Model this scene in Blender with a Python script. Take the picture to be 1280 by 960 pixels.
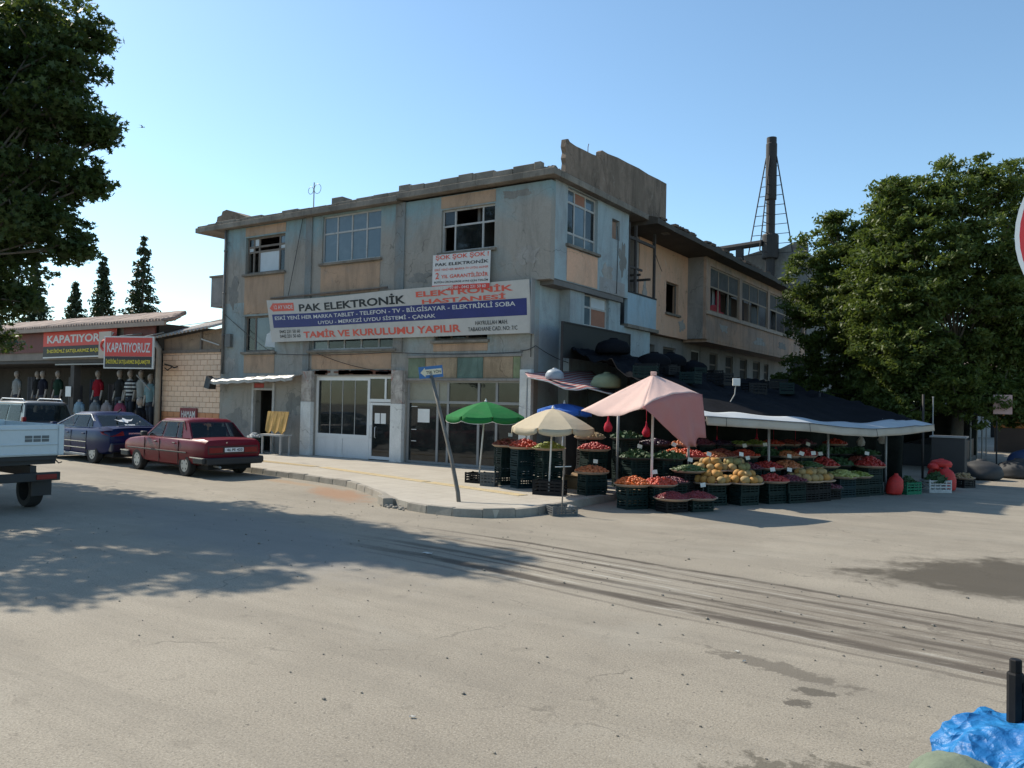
import bpy, math, random
from mathutils import Vector, Matrix, noise as mnoise

for o in list(bpy.data.objects):
    bpy.data.objects.remove(o, do_unlink=True)
scn = bpy.context.scene
COL = scn.collection
rng = random.Random(7)
RAD = math.radians

# ---------------------------------------------------------------- camera
# axes: +X runs along the shop front towards the corner, +Y runs away along the market side of the building
cam_d = bpy.data.cameras.new('camera')
cam = bpy.data.objects.new('camera', cam_d)
COL.objects.link(cam)
cam_d.sensor_width = 36.0
cam_d.lens = 28.125
cam_d.clip_end = 3000
cam_d.clip_start = 0.05
_R = Vector((0.83492985, 0.54995799, 0.02093688))
_U = Vector((-0.0048288, -0.03072061, 0.99951635))
_F = Vector((-0.5503352, 0.83462713, 0.02299392))
cam.matrix_world = Matrix(((_R.x, _U.x, -_F.x, 0), (_R.y, _U.y, -_F.y, 0), (_R.z, _U.z, -_F.z, 2.1), (0, 0, 0, 1)))
scn.camera = cam

# ---------------------------------------------------------------- sky and sun
SUN_EL = RAD(42)
to_sun = Vector((-math.cos(SUN_EL), 0.03 * math.cos(SUN_EL), math.sin(SUN_EL))).normalized()
world = bpy.data.worlds.new('World')
scn.world = world
world.use_nodes = True
wn = world.node_tree
wn.nodes.clear()
w_out = wn.nodes.new('ShaderNodeOutputWorld')
w_bg = wn.nodes.new('ShaderNodeBackground')
w_sky = wn.nodes.new('ShaderNodeTexSky')
w_sky.sky_type = 'NISHITA'
w_sky.sun_disc = False
w_sky.sun_elevation = SUN_EL
w_sky.sun_rotation = math.atan2(to_sun.x, to_sun.y)
w_sky.altitude = 400
w_sky.air_density = 1.0
w_sky.dust_density = 0.6
w_sky.ozone_density = 0.6
w_bg.inputs['Strength'].default_value = 0.13
w_tint = wn.nodes.new('ShaderNodeMix')   # even tint of the whole sky: this day's air is more cyan than the model's
w_tint.data_type = 'RGBA'
w_tint.blend_type = 'MULTIPLY'
w_tint.inputs[0].default_value = 1.0
w_tint.inputs[7].default_value = (0.86, 1.02, 1.04, 1)
wn.links.new(w_sky.outputs[0], w_tint.inputs[6])
wn.links.new(w_tint.outputs[2], w_bg.inputs[0])
wn.links.new(w_bg.outputs[0], w_out.inputs[0])
sun_d = bpy.data.lights.new('sun', 'SUN')
sun_d.energy = 4.3
sun_d.angle = RAD(0.53)
sun_d.color = (1.0, 0.91, 0.77)
sun = bpy.data.objects.new('sun', sun_d)
sun.rotation_euler = (-to_sun).to_track_quat('-Z', 'Y').to_euler()
sun.location = (-20, 0, 30)
COL.objects.link(sun)
vs = scn.view_settings
vs.view_transform = 'Standard'
vs.look = 'None'
vs.exposure = 0.53
vs.gamma = 1.0
vs.use_curve_mapping = False
scn.render.resolution_x = 1024
scn.render.resolution_y = 768

# ---------------------------------------------------------------- material helpers
class NT:
    def __init__(self, name):
        self.m = bpy.data.materials.new(name)
        self.m.use_nodes = True
        self.t = self.m.node_tree
        self.t.nodes.clear()
        self.out = self.t.nodes.new('ShaderNodeOutputMaterial')
        self.b = self.t.nodes.new('ShaderNodeBsdfPrincipled')
        self.link(self.b.outputs[0], self.out.inputs[0])

    def link(self, a, b):
        self.t.links.new(a, b)

    def n(self, kind):
        return self.t.nodes.new('ShaderNode' + kind)

    def put(self, sock, v):
        if hasattr(v, 'is_output'):
            self.link(v, sock)
        elif isinstance(v, (tuple, list)) and len(v) == 3 and sock.type == 'RGBA':
            sock.default_value = (*v, 1)
        else:
            sock.default_value = v

    def math(self, op, a, b=None, c=None, clamp=False):
        k = self.n('Math')
        k.operation = op
        k.use_clamp = clamp
        self.put(k.inputs[0], a)
        if b is not None:
            self.put(k.inputs[1], b)
        if c is not None:
            self.put(k.inputs[2], c)
        return k.outputs[0]

    def mix(self, fac, a, b, blend='MIX'):
        k = self.n('Mix')
        k.data_type = 'RGBA'
        k.blend_type = blend
        self.put(k.inputs[0], fac)
        self.put(k.inputs[6], a)
        self.put(k.inputs[7], b)
        return k.outputs[2]

    def pos(self, kind='Object'):
        k = self.n('TexCoord')
        return k.outputs[kind]

    def wpos(self):
        return self.n('NewGeometry').outputs['Position']

    def sep(self, v):
        k = self.n('SeparateXYZ')
        self.link(v, k.inputs[0])
        return k.outputs

    def scale(self, v, s):
        k = self.n('VectorMath')
        k.operation = 'MULTIPLY'
        self.link(v, k.inputs[0])
        k.inputs[1].default_value = s
        return k.outputs[0]

    def noise(self, v, s, detail=4, rough=0.55, dist=0.0):
        k = self.n('TexNoise')
        if v is not None:
            self.link(v, k.inputs['Vector'])
        k.inputs['Scale'].default_value = s
        k.inputs['Detail'].default_value = detail
        k.inputs['Roughness'].default_value = rough
        k.inputs['Distortion'].default_value = dist
        return k.outputs[0]

    def ramp(self, fac, stops, interp='LINEAR'):
        k = self.n('ValToRGB')
        k.color_ramp.interpolation = interp
        el = k.color_ramp.elements
        while len(el) < len(stops):
            el.new(0.5)
        for e, (p, c) in zip(el, stops):
            e.position = p
            e.color = (*c, 1) if isinstance(c, tuple) else (c, c, c, 1)
        self.put(k.inputs[0], fac)
        return k.outputs[0]

    def step(self, v, lo, hi):
        k = self.n('MapRange')
        k.interpolation_type = 'SMOOTHSTEP'
        self.put(k.inputs[0], v)
        k.inputs[1].default_value = lo
        k.inputs[2].default_value = hi
        return k.outputs[0]

    def bump(self, h, strength=0.3, dist=0.02):
        k = self.n('Bump')
        k.inputs['Strength'].default_value = strength
        k.inputs['Distance'].default_value = dist
        self.link(h, k.inputs['Height'])
        self.link(k.outputs[0], self.b.inputs['Normal'])

    def done(self, col=None, rough=0.8, metal=0.0, spec=None, alpha=None, trans=None):
        if col is not None:
            self.put(self.b.inputs['Base Color'], col)
        self.put(self.b.inputs['Roughness'], rough)
        self.b.inputs['Metallic'].default_value = metal
        if spec is not None:
            self.b.inputs['Specular IOR Level'].default_value = spec
        return self.m


MATS = {}


def mat(name, c, rough=0.8, var=0.18, s=3.0, metal=0.0, bump=0.0, dirt=0.0, dirtc=(0.07, 0.06, 0.05), spec=None, coat=0.0):
    """plain coloured surface with uneven tone, optional dirt patches and fine relief"""
    if name in MATS:
        return MATS[name]
    k = NT(name)
    p = k.pos()
    a = k.noise(p, s, 5, 0.6)
    b = k.noise(p, s * 9, 3, 0.6)
    v = k.math('ADD', k.math('MULTIPLY', a, 0.7), k.math('MULTIPLY', b, 0.3))
    lo = tuple(x * (1 - var) for x in c)
    hi = tuple(min(1, x * (1 + var)) for x in c)
    col = k.ramp(v, [(0.3, lo), (0.7, hi)])
    if dirt:
        d = k.noise(k.scale(p, (1, 1, 0.45)), s * 1.7, 6, 0.7)
        col = k.mix(k.math('MULTIPLY', k.step(d, 0.5, 0.72), dirt), col, dirtc)
    if bump:
        k.bump(b, bump, 0.01)
    rr = k.math('ADD', rough - 0.06, k.math('MULTIPLY', a, 0.12))
    if coat:
        k.b.inputs['Coat Weight'].default_value = coat
        k.b.inputs['Coat Roughness'].default_value = 0.05
    MATS[name] = k.done(col, rr, metal, spec)
    return MATS[name]


def paint(name, c1, c2, c3, s=0.55, zlo=None, zhi=None, streak=0.5, worn=0.5):
    """weathered house paint: two paint tones in big patches, grime runs, bare plaster spots"""
    if name in MATS:
        return MATS[name]
    k = NT(name)
    p = k.wpos()
    big = k.noise(p, s, 5, 0.6, 0.4)
    if zlo is not None:
        z = k.sep(p)[2]
        big = k.math('ADD', k.math('MULTIPLY', big, 1.1), k.math('MULTIPLY', k.step(z, zlo, zhi), 0.55))
        f = k.step(big, 0.62, 0.98)
    else:
        f = k.step(big, 0.4, 0.62)
    col = k.mix(f, c2, c1)
    run = k.noise(k.scale(p, (1.7, 1.7, 0.4)), 1.3, 6, 0.72, 0.8)
    col = k.mix(k.math('MULTIPLY', k.step(run, 0.45, 0.68), streak), col, tuple(x * 0.5 for x in c2))
    med = k.noise(p, 2.3, 6, 0.72, 0.6)
    col = k.mix(k.math('MULTIPLY', k.step(med, 0.58, 0.66), worn), col, c3)
    mot = k.noise(p, 0.95, 7, 0.75, 1.2)
    col = k.mix(k.math('MULTIPLY', k.step(mot, 0.5, 0.72), 0.35), col, tuple(x * 0.55 for x in c2))
    crk = k.n('TexVoronoi')
    crk.feature = 'DISTANCE_TO_EDGE'
    wv = k.n('VectorMath')
    wv.operation = 'ADD'
    k.link(p, wv.inputs[0])
    nz = k.n('TexNoise')
    nz.inputs['Scale'].default_value = 1.7
    k.link(p, nz.inputs['Vector'])
    k.link(nz.outputs[1], wv.inputs[1])
    k.link(wv.outputs[0], crk.inputs['Vector'])
    crk.inputs['Scale'].default_value = 0.42
    col = k.mix(k.math('MULTIPLY', k.math('SUBTRACT', 1.0, k.step(crk.outputs['Distance'], 0.002, 0.008)), k.math('MULTIPLY', k.step(mot, 0.42, 0.6), 0.6)), col, tuple(x * 0.3 for x in c2))
    fine = k.noise(p, 26, 4, 0.7)
    col = k.mix(k.math('MULTIPLY', k.step(fine, 0.35, 0.75), 0.28), col, tuple(x * 0.6 for x in c2))
    k.bump(k.math('ADD', fine, k.math('MULTIPLY', med, 2.0)), 0.35, 0.012)
    MATS[name] = k.done(col, 0.92, spec=0.25)
    return MATS[name]


def glass(name, tint=(0.03, 0.035, 0.04), rough=0.06, alpha=0.55, dust=0.25, dustc=(0.35, 0.34, 0.32)):
    """dusty window pane: part see-through, part reflecting"""
    if name in MATS:
        return MATS[name]
    k = NT(name)
    p = k.wpos()
    d = k.noise(p, 2.2, 6, 0.7, 0.5)
    col = k.mix(k.math('MULTIPLY', k.step(d, 0.4, 0.75), dust), tint, dustc)
    k.done(col, rough, spec=0.6)
    tr = k.n('BsdfTransparent')
    tr.inputs[0].default_value = (0.75, 0.8, 0.8, 1)
    mx = k.n('MixShader')
    mx.inputs[0].default_value = alpha
    k.link(tr.outputs[0], mx.inputs[1])
    k.link(k.b.outputs[0], mx.inputs[2])
    k.link(mx.outputs[0], k.out.inputs[0])
    MATS[name] = k.m
    return k.m


def leaf_mat(name, c, c2, tr=0.35):
    if name in MATS:
        return MATS[name]
    k = NT(name)
    p = k.wpos()
    a = k.noise(p, 0.9, 3, 0.6)
    b = k.noise(p, 9.0, 2, 0.5)
    v = k.math('ADD', k.math('MULTIPLY', a, 0.5), k.math('MULTIPLY', b, 0.5))
    col = k.ramp(v, [(0.35, c), (0.65, c2)])
    k.done(col, 0.55, spec=0.35)
    t = k.n('BsdfTranslucent')
    k.link(k.mix(0.5, col, (0.16, 0.22, 0.03)), t.inputs[0])
    mx = k.n('MixShader')
    mx.inputs[0].default_value = tr
    k.link(k.b.outputs[0], mx.inputs[1])
    k.link(t.outputs[0], mx.inputs[2])
    k.link(mx.outputs[0], k.out.inputs[0])
    MATS[name] = k.m
    return k.m


def cloth_mat(name, c, tr=0.35, dirt=0.2, dirtc=(0.3, 0.25, 0.2), s=2.5):
    if name in MATS:
        return MATS[name]
    k = NT(name)
    p = k.pos()
    a = k.noise(p, s, 6, 0.65, 0.3)
    col = k.mix(k.math('MULTIPLY', k.step(a, 0.42, 0.75), dirt), c, dirtc)
    f = k.noise(p, 60, 2)
    k.bump(k.math('ADD', k.math('MULTIPLY', a, 3.0), k.math('MULTIPLY', f, 0.2)), 0.35, 0.02)
    k.done(col, 0.85, spec=0.2)
    t = k.n('BsdfTranslucent')
    k.link(col, t.inputs[0])
    mx = k.n('MixShader')
    mx.inputs[0].default_value = tr
    k.link(k.b.outputs[0], mx.inputs[1])
    k.link(t.outputs[0], mx.inputs[2])
    k.link(mx.outputs[0], k.out.inputs[0])
    MATS[name] = k.m
    return k.m


# ---------------------------------------------------------------- mesh helpers
class MB:
    def __init__(self):
        self.v = []
        self.f = []

    def add(self, vs, fs):
        k = len(self.v)
        self.v += [tuple(q) for q in vs]
        self.f += [tuple(i + k for i in q) for q in fs]
        return self

    def box(self, x0, x1, y0, y1, z0, z1, rz=0.0, c=None):
        x0, x1 = min(x0, x1), max(x0, x1)
        y0, y1 = min(y0, y1), max(y0, y1)
        z0, z1 = min(z0, z1), max(z0, z1)
        vs = [(x0, y0, z0), (x1, y0, z0), (x1, y1, z0), (x0, y1, z0), (x0, y0, z1), (x1, y0, z1), (x1, y1, z1), (x0, y1, z1)]
        if rz:
            cx, cy = c or ((x0 + x1) / 2, (y0 + y1) / 2)
            cs, sn = math.cos(rz), math.sin(rz)
            vs = [(cx + (x - cx) * cs - (y - cy) * sn, cy + (x - cx) * sn + (y - cy) * cs, z) for x, y, z in vs]
        return self.add(vs, [(0, 3, 2, 1), (4, 5, 6, 7), (0, 1, 5, 4), (1, 2, 6, 5), (2, 3, 7, 6), (3, 0, 4, 7)])

    def quad(self, a, b, c, d):
        return self.add([a, b, c, d], [(0, 1, 2, 3)])

    def prism(self, poly, fn0, fn1):
        """closed prism: poly of 2-d points, fn0/fn1 place them at the two ends"""
        n = len(poly)
        vs = [fn0(*p) for p in poly] + [fn1(*p) for p in poly]
        fs = [tuple(range(n - 1, -1, -1)), tuple(range(n, 2 * n))]
        fs += [(i, (i + 1) % n, n + (i + 1) % n, n + i) for i in range(n)]
        return self.add(vs, fs)

    def tube(self, pts, r, seg=6, cap=True):
        pts = [Vector(p) for p in pts]
        rs = r if isinstance(r, (list, tuple)) else [r] * len(pts)
        rings = []
        ref = None
        for i, p in enumerate(pts):
            d = (pts[min(i + 1, len(pts) - 1)] - pts[max(i - 1, 0)])
            d = d.normalized() if d.length > 1e-9 else Vector((0, 0, 1))
            if ref is None:
                ref = d.orthogonal().normalized()
            u = ref - d * ref.dot(d)
            u = u.normalized() if u.length > 1e-6 else d.orthogonal().normalized()
            ref = u
            w = d.cross(u)
            rings.append([p + (u * math.cos(2 * math.pi * j / seg) + w * math.sin(2 * math.pi * j / seg)) * rs[i] for j in range(seg)])
        vs = [q for ring in rings for q in ring]
        fs = []
        for i in range(len(pts) - 1):
            for j in range(seg):
                a, b = i * seg + j, i * seg + (j + 1) % seg
                fs.append((a, b, b + seg, a + seg))
        if cap:
            fs.append(tuple(range(seg - 1, -1, -1)))
            k = (len(pts) - 1) * seg
            fs.append(tuple(range(k, k + seg)))
        return self.add(vs, fs)

    def lathe(self, prof, seg=16, c=(0, 0, 0), axis='z', cap=True):
        vs = []
        for r, h in prof:
            for j in range(seg):
                a = 2 * math.pi * j / seg
                x, y = r * math.cos(a), r * math.sin(a)
                if axis == 'z':
                    vs.append((c[0] + x, c[1] + y, c[2] + h))
                elif axis == 'y':
                    vs.append((c[0] + x, c[1] + h, c[2] + y))
                else:
                    vs.append((c[0] + h, c[1] + x, c[2] + y))
        fs = []
        for i in range(len(prof) - 1):
            for j in range(seg):
                a, b = i * seg + j, i * seg + (j + 1) % seg
                fs.append((a, b, b + seg, a + seg))
        if not cap:
            return self.add(vs, fs)
        fs.append(tuple(range(seg - 1, -1, -1)))
        k = (len(prof) - 1) * seg
        fs.append(tuple(range(k, k + seg)))
        return self.add(vs, fs)

    def ball(self, c, rx, ry=None, rz=None, seg=8, rings=5, jit=0.0):
        ry = rx if ry is None else ry
        rz = rx if rz is None else rz
        vs = [(c[0], c[1], c[2] - rz)]
        for i in range(1, rings):
            t = math.pi * i / rings
            for j in range(seg):
                a = 2 * math.pi * j / seg
                q = 1 + (rng.uniform(-jit, jit) if jit else 0)
                vs.append((c[0] + rx * math.sin(t) * math.cos(a) * q, c[1] + ry * math.sin(t) * math.sin(a) * q, c[2] - rz * math.cos(t) * q))
        vs.append((c[0], c[1], c[2] + rz))
        fs = []
        for j in range(seg):
            fs.append((0, 1 + (j + 1) % seg, 1 + j))
            for i in range(rings - 2):
                a, b = 1 + i * seg + j, 1 + i * seg + (j + 1) % seg
                fs.append((a, b, b + seg, a + seg))
            k = 1 + (rings - 2) * seg
            fs.append((k + j, k + (j + 1) % seg, len(vs) - 1))
        return self.add(vs, fs)

    def grid(self, nu, nv, fn, thick=None):
        vs = [fn(i / nu, j / nv) for j in range(nv + 1) for i in range(nu + 1)]
        fs = [(j * (nu + 1) + i, j * (nu + 1) + i + 1, (j + 1) * (nu + 1) + i + 1, (j + 1) * (nu + 1) + i) for j in range(nv) for i in range(nu)]
        return self.add(vs, fs)

    def loft(self, rings, closed=True, cap=True):
        n = len(rings[0])
        vs = [q for r in rings for q in r]
        fs = []
        for i in range(len(rings) - 1):
            for j in range(n if closed else n - 1):
                a, b = i * n + j, i * n + (j + 1) % n
                fs.append((a, b, b + n, a + n))
        if cap and closed:
            fs.append(tuple(range(n - 1, -1, -1)))
            k = (len(rings) - 1) * n
            fs.append(tuple(range(k, k + n)))
        return self.add(vs, fs)

    def mesh(self, name, org=(0, 0, 0), smooth=False):
        me = bpy.data.meshes.new(name)
        ox, oy, oz = org
        me.from_pydata([(x - ox, y - oy, z - oz) for x, y, z in self.v], [], self.f)
        if smooth:
            me.polygons.foreach_set('use_smooth', [True] * len(me.polygons))
        me.update()
        return me

    def build(self, name, m, parent=None, smooth=False, bevel=0.0, thick=0.0, sub=0, loc=None, angle=None):
        """link as ONE mesh object; a parent built in world coordinates shifts the vertices by its base point"""
        org = ORG.get(parent.name, (0, 0, 0)) if parent is not None else (loc or (0, 0, 0))
        me = self.mesh(name, org, smooth)
        me.materials.append(m)
        o = bpy.data.objects.new(name, me)
        COL.objects.link(o)
        if parent is not None:
            o.parent = parent
            ORG[o.name] = org
        elif loc is not None:
            o.location = loc
            ORG[o.name] = loc
        if thick:
            k = o.modifiers.new('solid', 'SOLIDIFY')
            k.thickness = thick
            k.offset = 0
        if bevel:
            k = o.modifiers.new('bevel', 'BEVEL')
            k.width = bevel
            k.segments = 1 if bevel < 0.01 else 2
            k.limit_method = 'ANGLE'
        if sub:
            k = o.modifiers.new('sub', 'SUBSURF')
            k.levels = sub
            k.render_levels = sub
        return o


ORG = {}


def tag(o, label, cat, group=None, kind=None):
    if label:
        o['label'] = label
    if cat:
        o['category'] = cat
    if group:
        o['group'] = group
    if kind:
        o['kind'] = kind
    return o


def thing(name, label, cat, loc=(0, 0, 0), rz=0.0, group=None, local=False):
    """an Empty at the thing's base; local=True: parts are modelled in its own axes"""
    o = bpy.data.objects.new(name, None)
    o.empty_display_size = 0.3
    COL.objects.link(o)
    o.location = loc
    o.rotation_euler = (0, 0, rz)
    ORG[o.name] = (0, 0, 0) if local else tuple(loc)
    return tag(o, label, cat, group)


def struct(o):
    o['kind'] = 'structure'
    return o


def copy_tree(o, parent=None):
    c = o.copy()
    COL.objects.link(c)
    c.parent = parent
    for ch in o.children:
        copy_tree(ch, c)
    return c


def fb(m, ax, pl, u0, u1, z0, z1, d0, d1):
    """box on a facade: ax 'y' = the plane y=pl seen from -Y (u is x); ax 'x' = the plane x=pl seen from +X (u is y); d runs outwards"""
    if ax == 'y':
        return m.box(u0, u1, pl - d1, pl - d0, z0, z1)
    return m.box(pl + d0, pl + d1, u0, u1, z0, z1)


def wall(m, ax, pl, th, u0, u1, z0, z1, holes=()):
    """a wall slab of thickness th behind the plane with real openings"""
    us = sorted({u0, u1, *[h[0] for h in holes], *[h[1] for h in holes]})
    zs = sorted({z0, z1, *[h[2] for h in holes], *[h[3] for h in holes]})
    us = [u for u in us if u0 <= u <= u1]
    zs = [z for z in zs if z0 <= z <= z1]

    def solid(i, j):
        if i < 0 or j < 0 or i >= len(us) - 1 or j >= len(zs) - 1:
            return False
        cu, cz = (us[i] + us[i + 1]) / 2, (zs[j] + zs[j + 1]) / 2
        return not any(h[0] < cu < h[1] and h[2] < cz < h[3] for h in holes)

    def P(u, d, z):
        return (u, pl + d, z) if ax == 'y' else (pl - d, u, z)
    for i in range(len(us) - 1):
        for j in range(len(zs) - 1):
            if not solid(i, j):
                continue
            a, b, c, d = us[i], us[i + 1], zs[j], zs[j + 1]
            m.quad(P(a, 0, c), P(b, 0, c), P(b, 0, d), P(a, 0, d))
            m.quad(P(b, th, c), P(a, th, c), P(a, th, d), P(b, th, d))
            if not solid(i - 1, j):
                m.quad(P(a, th, c), P(a, 0, c), P(a, 0, d), P(a, th, d))
            if not solid(i + 1, j):
                m.quad(P(b, 0, c), P(b, th, c), P(b, th, d), P(b, 0, d))
            if not solid(i, j - 1):
                m.quad(P(a, th, c), P(b, th, c), P(b, 0, c), P(a, 0, c))
            if not solid(i, j + 1):
                m.quad(P(a, 0, d), P(b, 0, d), P(b, th, d), P(a, th, d))
    return m


def window(root, ax, pl, u0, u1, z0, z1, cols, rows, fm, panes, bar=0.05, rec=0.12, sill=True, sillm=None, name='window'):
    """frame with bars as a part; every pane a sub-part. cols/rows: fractions; panes[r][c] material or None when gone"""
    m = MB()
    t = 0.05
    fb(m, ax, pl, u0, u0 + bar, z0, z1, -rec - t, -rec)
    fb(m, ax, pl, u1 - bar, u1, z0, z1, -rec - t, -rec)
    fb(m, ax, pl, u0 + bar, u1 - bar, z0, z0 + bar, -rec - t, -rec)
    fb(m, ax, pl, u0 + bar, u1 - bar, z1 - bar, z1, -rec - t, -rec)
    us = [u0 + (u1 - u0) * c for c in cols]
    zs = [z0 + (z1 - z0) * r for r in rows]
    for u in us[1:-1]:
        fb(m, ax, pl, u - bar / 2, u + bar / 2, z0 + bar, z1 - bar, -rec - t + 0.004, -rec - 0.003)
    for z in zs[1:-1]:
        fb(m, ax, pl, u0 + bar, u1 - bar, z - bar / 2, z + bar / 2, -rec - t + 0.008, -rec - 0.006)
    w = m.build(name, fm, root)
    for j in range(len(zs) - 1):
        for i in range(len(us) - 1):
            pm = panes[j % len(panes)][i % len(panes[j % len(panes)])]
            if pm is None:
                continue
            k = MB()
            fb(k, ax, pl, us[i] + 0.01, us[i + 1] - 0.01, zs[j] + 0.01, zs[j + 1] - 0.01, -rec - 0.03, -rec - 0.024)
            k.build('pane', pm, w)
    if sill:
        k = MB()
        fb(k, ax, pl, u0 - 0.09, u1 + 0.09, z0 - 0.09, z0 - 0.003, -rec, 0.1)
        k.build('sill', sillm or fm, w, bevel=0.012)
    return w


_TXT = {}


def glyphs(s, bold=0.012, space=1.0):
    key = (s, bold)
    if key in _TXT:
        return _TXT[key]
    cu = bpy.data.curves.new('t', 'FONT')
    cu.body = s
    cu.offset = bold
    cu.resolution_u = 3
    cu.fill_mode = 'FRONT'
    o = bpy.data.objects.new('t', cu)
    COL.objects.link(o)
    bpy.context.view_layer.update()
    me = bpy.data.meshes.new_from_object(o.evaluated_get(bpy.context.evaluated_depsgraph_get()))
    vs = [tuple(v.co) for v in me.vertices]
    fs = [tuple(p.vertices) for p in me.polygons]
    bpy.data.objects.remove(o)
    bpy.data.curves.remove(cu)
    bpy.data.meshes.remove(me)
    x0, x1 = min(v[0] for v in vs), max(v[0] for v in vs)
    y0, y1 = min(v[1] for v in vs), max(v[1] for v in vs)
    vs = [((v[0] - x0) / (x1 - x0), (v[1] - y0) / (y1 - y0)) for v in vs]
    _TXT[key] = (vs, fs)
    return _TXT[key]


def lettering(root, s, u0, u1, v0, v1, place, m, bold=0.012, name='lettering', eps=0.006):
    """print laid flat on a board: place(u, v, d) is the board's surface, u and v from 0 to 1, d outwards"""
    vs, fs = glyphs(s, bold)
    k = MB()
    k.add([place(u0 + (u1 - u0) * a, v0 + (v1 - v0) * b, eps) for a, b in vs], fs)
    return k.build(name, m, root)


def patch(root, u0, u1, v0, v1, place, m, name, eps=0.004, n=1):
    k = MB()
    k.grid(max(n, 1), 1, lambda a, b: place(u0 + (u1 - u0) * a, v0 + (v1 - v0) * b, eps))
    return k.build(name, m, root)


def bilerp(c00, c10, c11, c01, nrm, wave=0.0):
    c00, c10, c11, c01 = map(Vector, (c00, c10, c11, c01))
    nrm = Vector(nrm).normalized()

    def f(u, v, d):
        p = (c00 * (1 - u) + c10 * u) * (1 - v) + (c01 * (1 - u) + c11 * u) * v
        w = wave * (math.sin(u * 17 + v * 2) * 0.5 + math.sin(u * 7.3 - v * 3) * 0.5) if wave else 0
        return p + nrm * (d + w)
    return f
# ================================================================ THE SETTING: road, pavement, kerb
def road_material():
    k = NT('road_surface')
    p = k.wpos()
    X, Y, _ = k.sep(p)
    big = k.noise(p, 0.16, 5, 0.6, 0.5)
    med = k.noise(p, 1.1, 6, 0.65, 0.4)
    fine = k.noise(p, 24, 3, 0.7)
    col = k.ramp(k.math('ADD', k.math('MULTIPLY', big, 0.6), k.math('MULTIPLY', med, 0.4)),
                 [(0.3, (0.215, 0.188, 0.148)), (0.5, (0.278, 0.245, 0.193)), (0.7, (0.34, 0.302, 0.24))])
    # aggregate grains, bitumen showing through
    vo = k.n('TexVoronoi')
    k.link(p, vo.inputs['Vector'])
    vo.inputs['Scale'].default_value = 42
    gr = k.step(vo.outputs['Distance'], 0.0, 0.45)
    col = k.mix(k.math('MULTIPLY', k.math('SUBTRACT', 1.0, gr), 0.22), col, (0.10, 0.09, 0.075))
    sp = k.noise(p, 7.5, 4, 0.75)
    col = k.mix(k.math('MULTIPLY', k.step(sp, 0.64, 0.72), 0.55), col, (0.085, 0.075, 0.06))
    sp2 = k.noise(p, 16.0, 2, 0.6)
    col = k.mix(k.math('MULTIPLY', k.step(sp2, 0.69, 0.74), 0.6), col, (0.05, 0.045, 0.04))
    sp3 = k.noise(p, 48.0, 3, 0.8)
    col = k.mix(k.math('MULTIPLY', k.step(sp3, 0.47, 0.62), 0.42), col, (0.10, 0.088, 0.07))
    sp4 = k.noise(p, 71.0, 2, 0.7)
    col = k.mix(k.math('MULTIPLY', k.step(sp4, 0.52, 0.64), 0.35), col, (0.50, 0.455, 0.38))
    lane = k.noise(k.scale(p, (0.22, 1.9, 1)), 1.0, 6, 0.68, 0.6)
    col = k.mix(k.math('MULTIPLY', k.step(lane, 0.42, 0.68), 0.34), col, (0.165, 0.148, 0.12))
    pit = k.noise(p, 3.4, 5, 0.7)
    col = k.mix(k.math('MULTIPLY', k.step(pit, 0.58, 0.66), 0.3), col, (0.15, 0.132, 0.105))
    # drag marks left by tyres, sweeping across the junction
    wob = k.noise(k.scale(p, (0.35, 1.6, 1)), 1.0, 4, 0.7)
    v = k.math('ADD', k.math('ADD', Y, k.math('MULTIPLY', X, 0.13)), k.math('MULTIPLY', k.math('SUBTRACT', wob, 0.5), 0.26))
    bend = k.math('MULTIPLY', k.math('POWER', k.math('MAXIMUM', k.math('SUBTRACT', -5.5, X), 0.0), 2.0), 0.018)
    v = k.math('ADD', v, bend)
    t = k.math('DIVIDE', k.math('SUBTRACT', v, 6.9), 3.0)
    st = []

    def band(c, w, a):
        st.extend([((c - w * 1.5 - 6.9) / 3, 0.0), ((c - w * 0.7 - 6.9) / 3, a), ((c + w * 0.7 - 6.9) / 3, a), ((c + w * 1.5 - 6.9) / 3, 0.0)])
    for c, w, a in [(7.25, .03, .5), (7.56, .10, 1.0), (7.92, .03, .7), (8.12, .055, .95), (8.44, .02, .6), (8.80, .05, .95), (9.08, .02, .7), (9.38, .045, 1.0)]:
        band(c, w, a)
    bands = k.ramp(t, st)
    brk = k.noise(k.scale(p, (0.5, 3.0, 1)), 2.2, 5, 0.75)
    fade = k.math('MULTIPLY', k.step(X, -9.8, -6.0), k.step(brk, 0.3, 0.5))
    mark = k.math('MULTIPLY', bands, fade)
    col = k.mix(k.math('MULTIPLY', mark, 0.95), col, (0.07, 0.058, 0.046))
    st2 = []
    for c, w, a in [(7.42, .012, .8), (7.74, .02, .9), (8.28, .018, 1.0), (8.62, .014, .9), (8.93, .02, 1.0), (9.22, .012, .7)]:
        st2.extend([((c - w * 1.5 - 6.9) / 3, 0.0), ((c - w * 0.7 - 6.9) / 3, a), ((c + w * 0.7 - 6.9) / 3, a), ((c + w * 1.5 - 6.9) / 3, 0.0)])
    brk2 = k.noise(k.scale(p, (0.6, 4.0, 1)), 1.4, 4, 0.7)
    col = k.mix(k.math('MULTIPLY', k.math('MULTIPLY', k.ramp(t, st2), k.step(brk2, 0.42, 0.58)), k.math('MULTIPLY', k.step(X, -8.0, -4.0), 0.75)), col, (0.42, 0.40, 0.35))
    # cracks and patched edges
    ck = k.n('TexVoronoi')
    ck.feature = 'DISTANCE_TO_EDGE'
    nz = k.n('TexNoise')
    nz.inputs['Scale'].default_value = 1.3
    nz.inputs['Detail'].default_value = 6
    k.link(p, nz.inputs['Vector'])
    ad = k.n('VectorMath')
    k.link(p, ad.inputs[0])
    k.link(nz.outputs[1], ad.inputs[1])
    k.link(ad.outputs[0], ck.inputs['Vector'])
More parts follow.
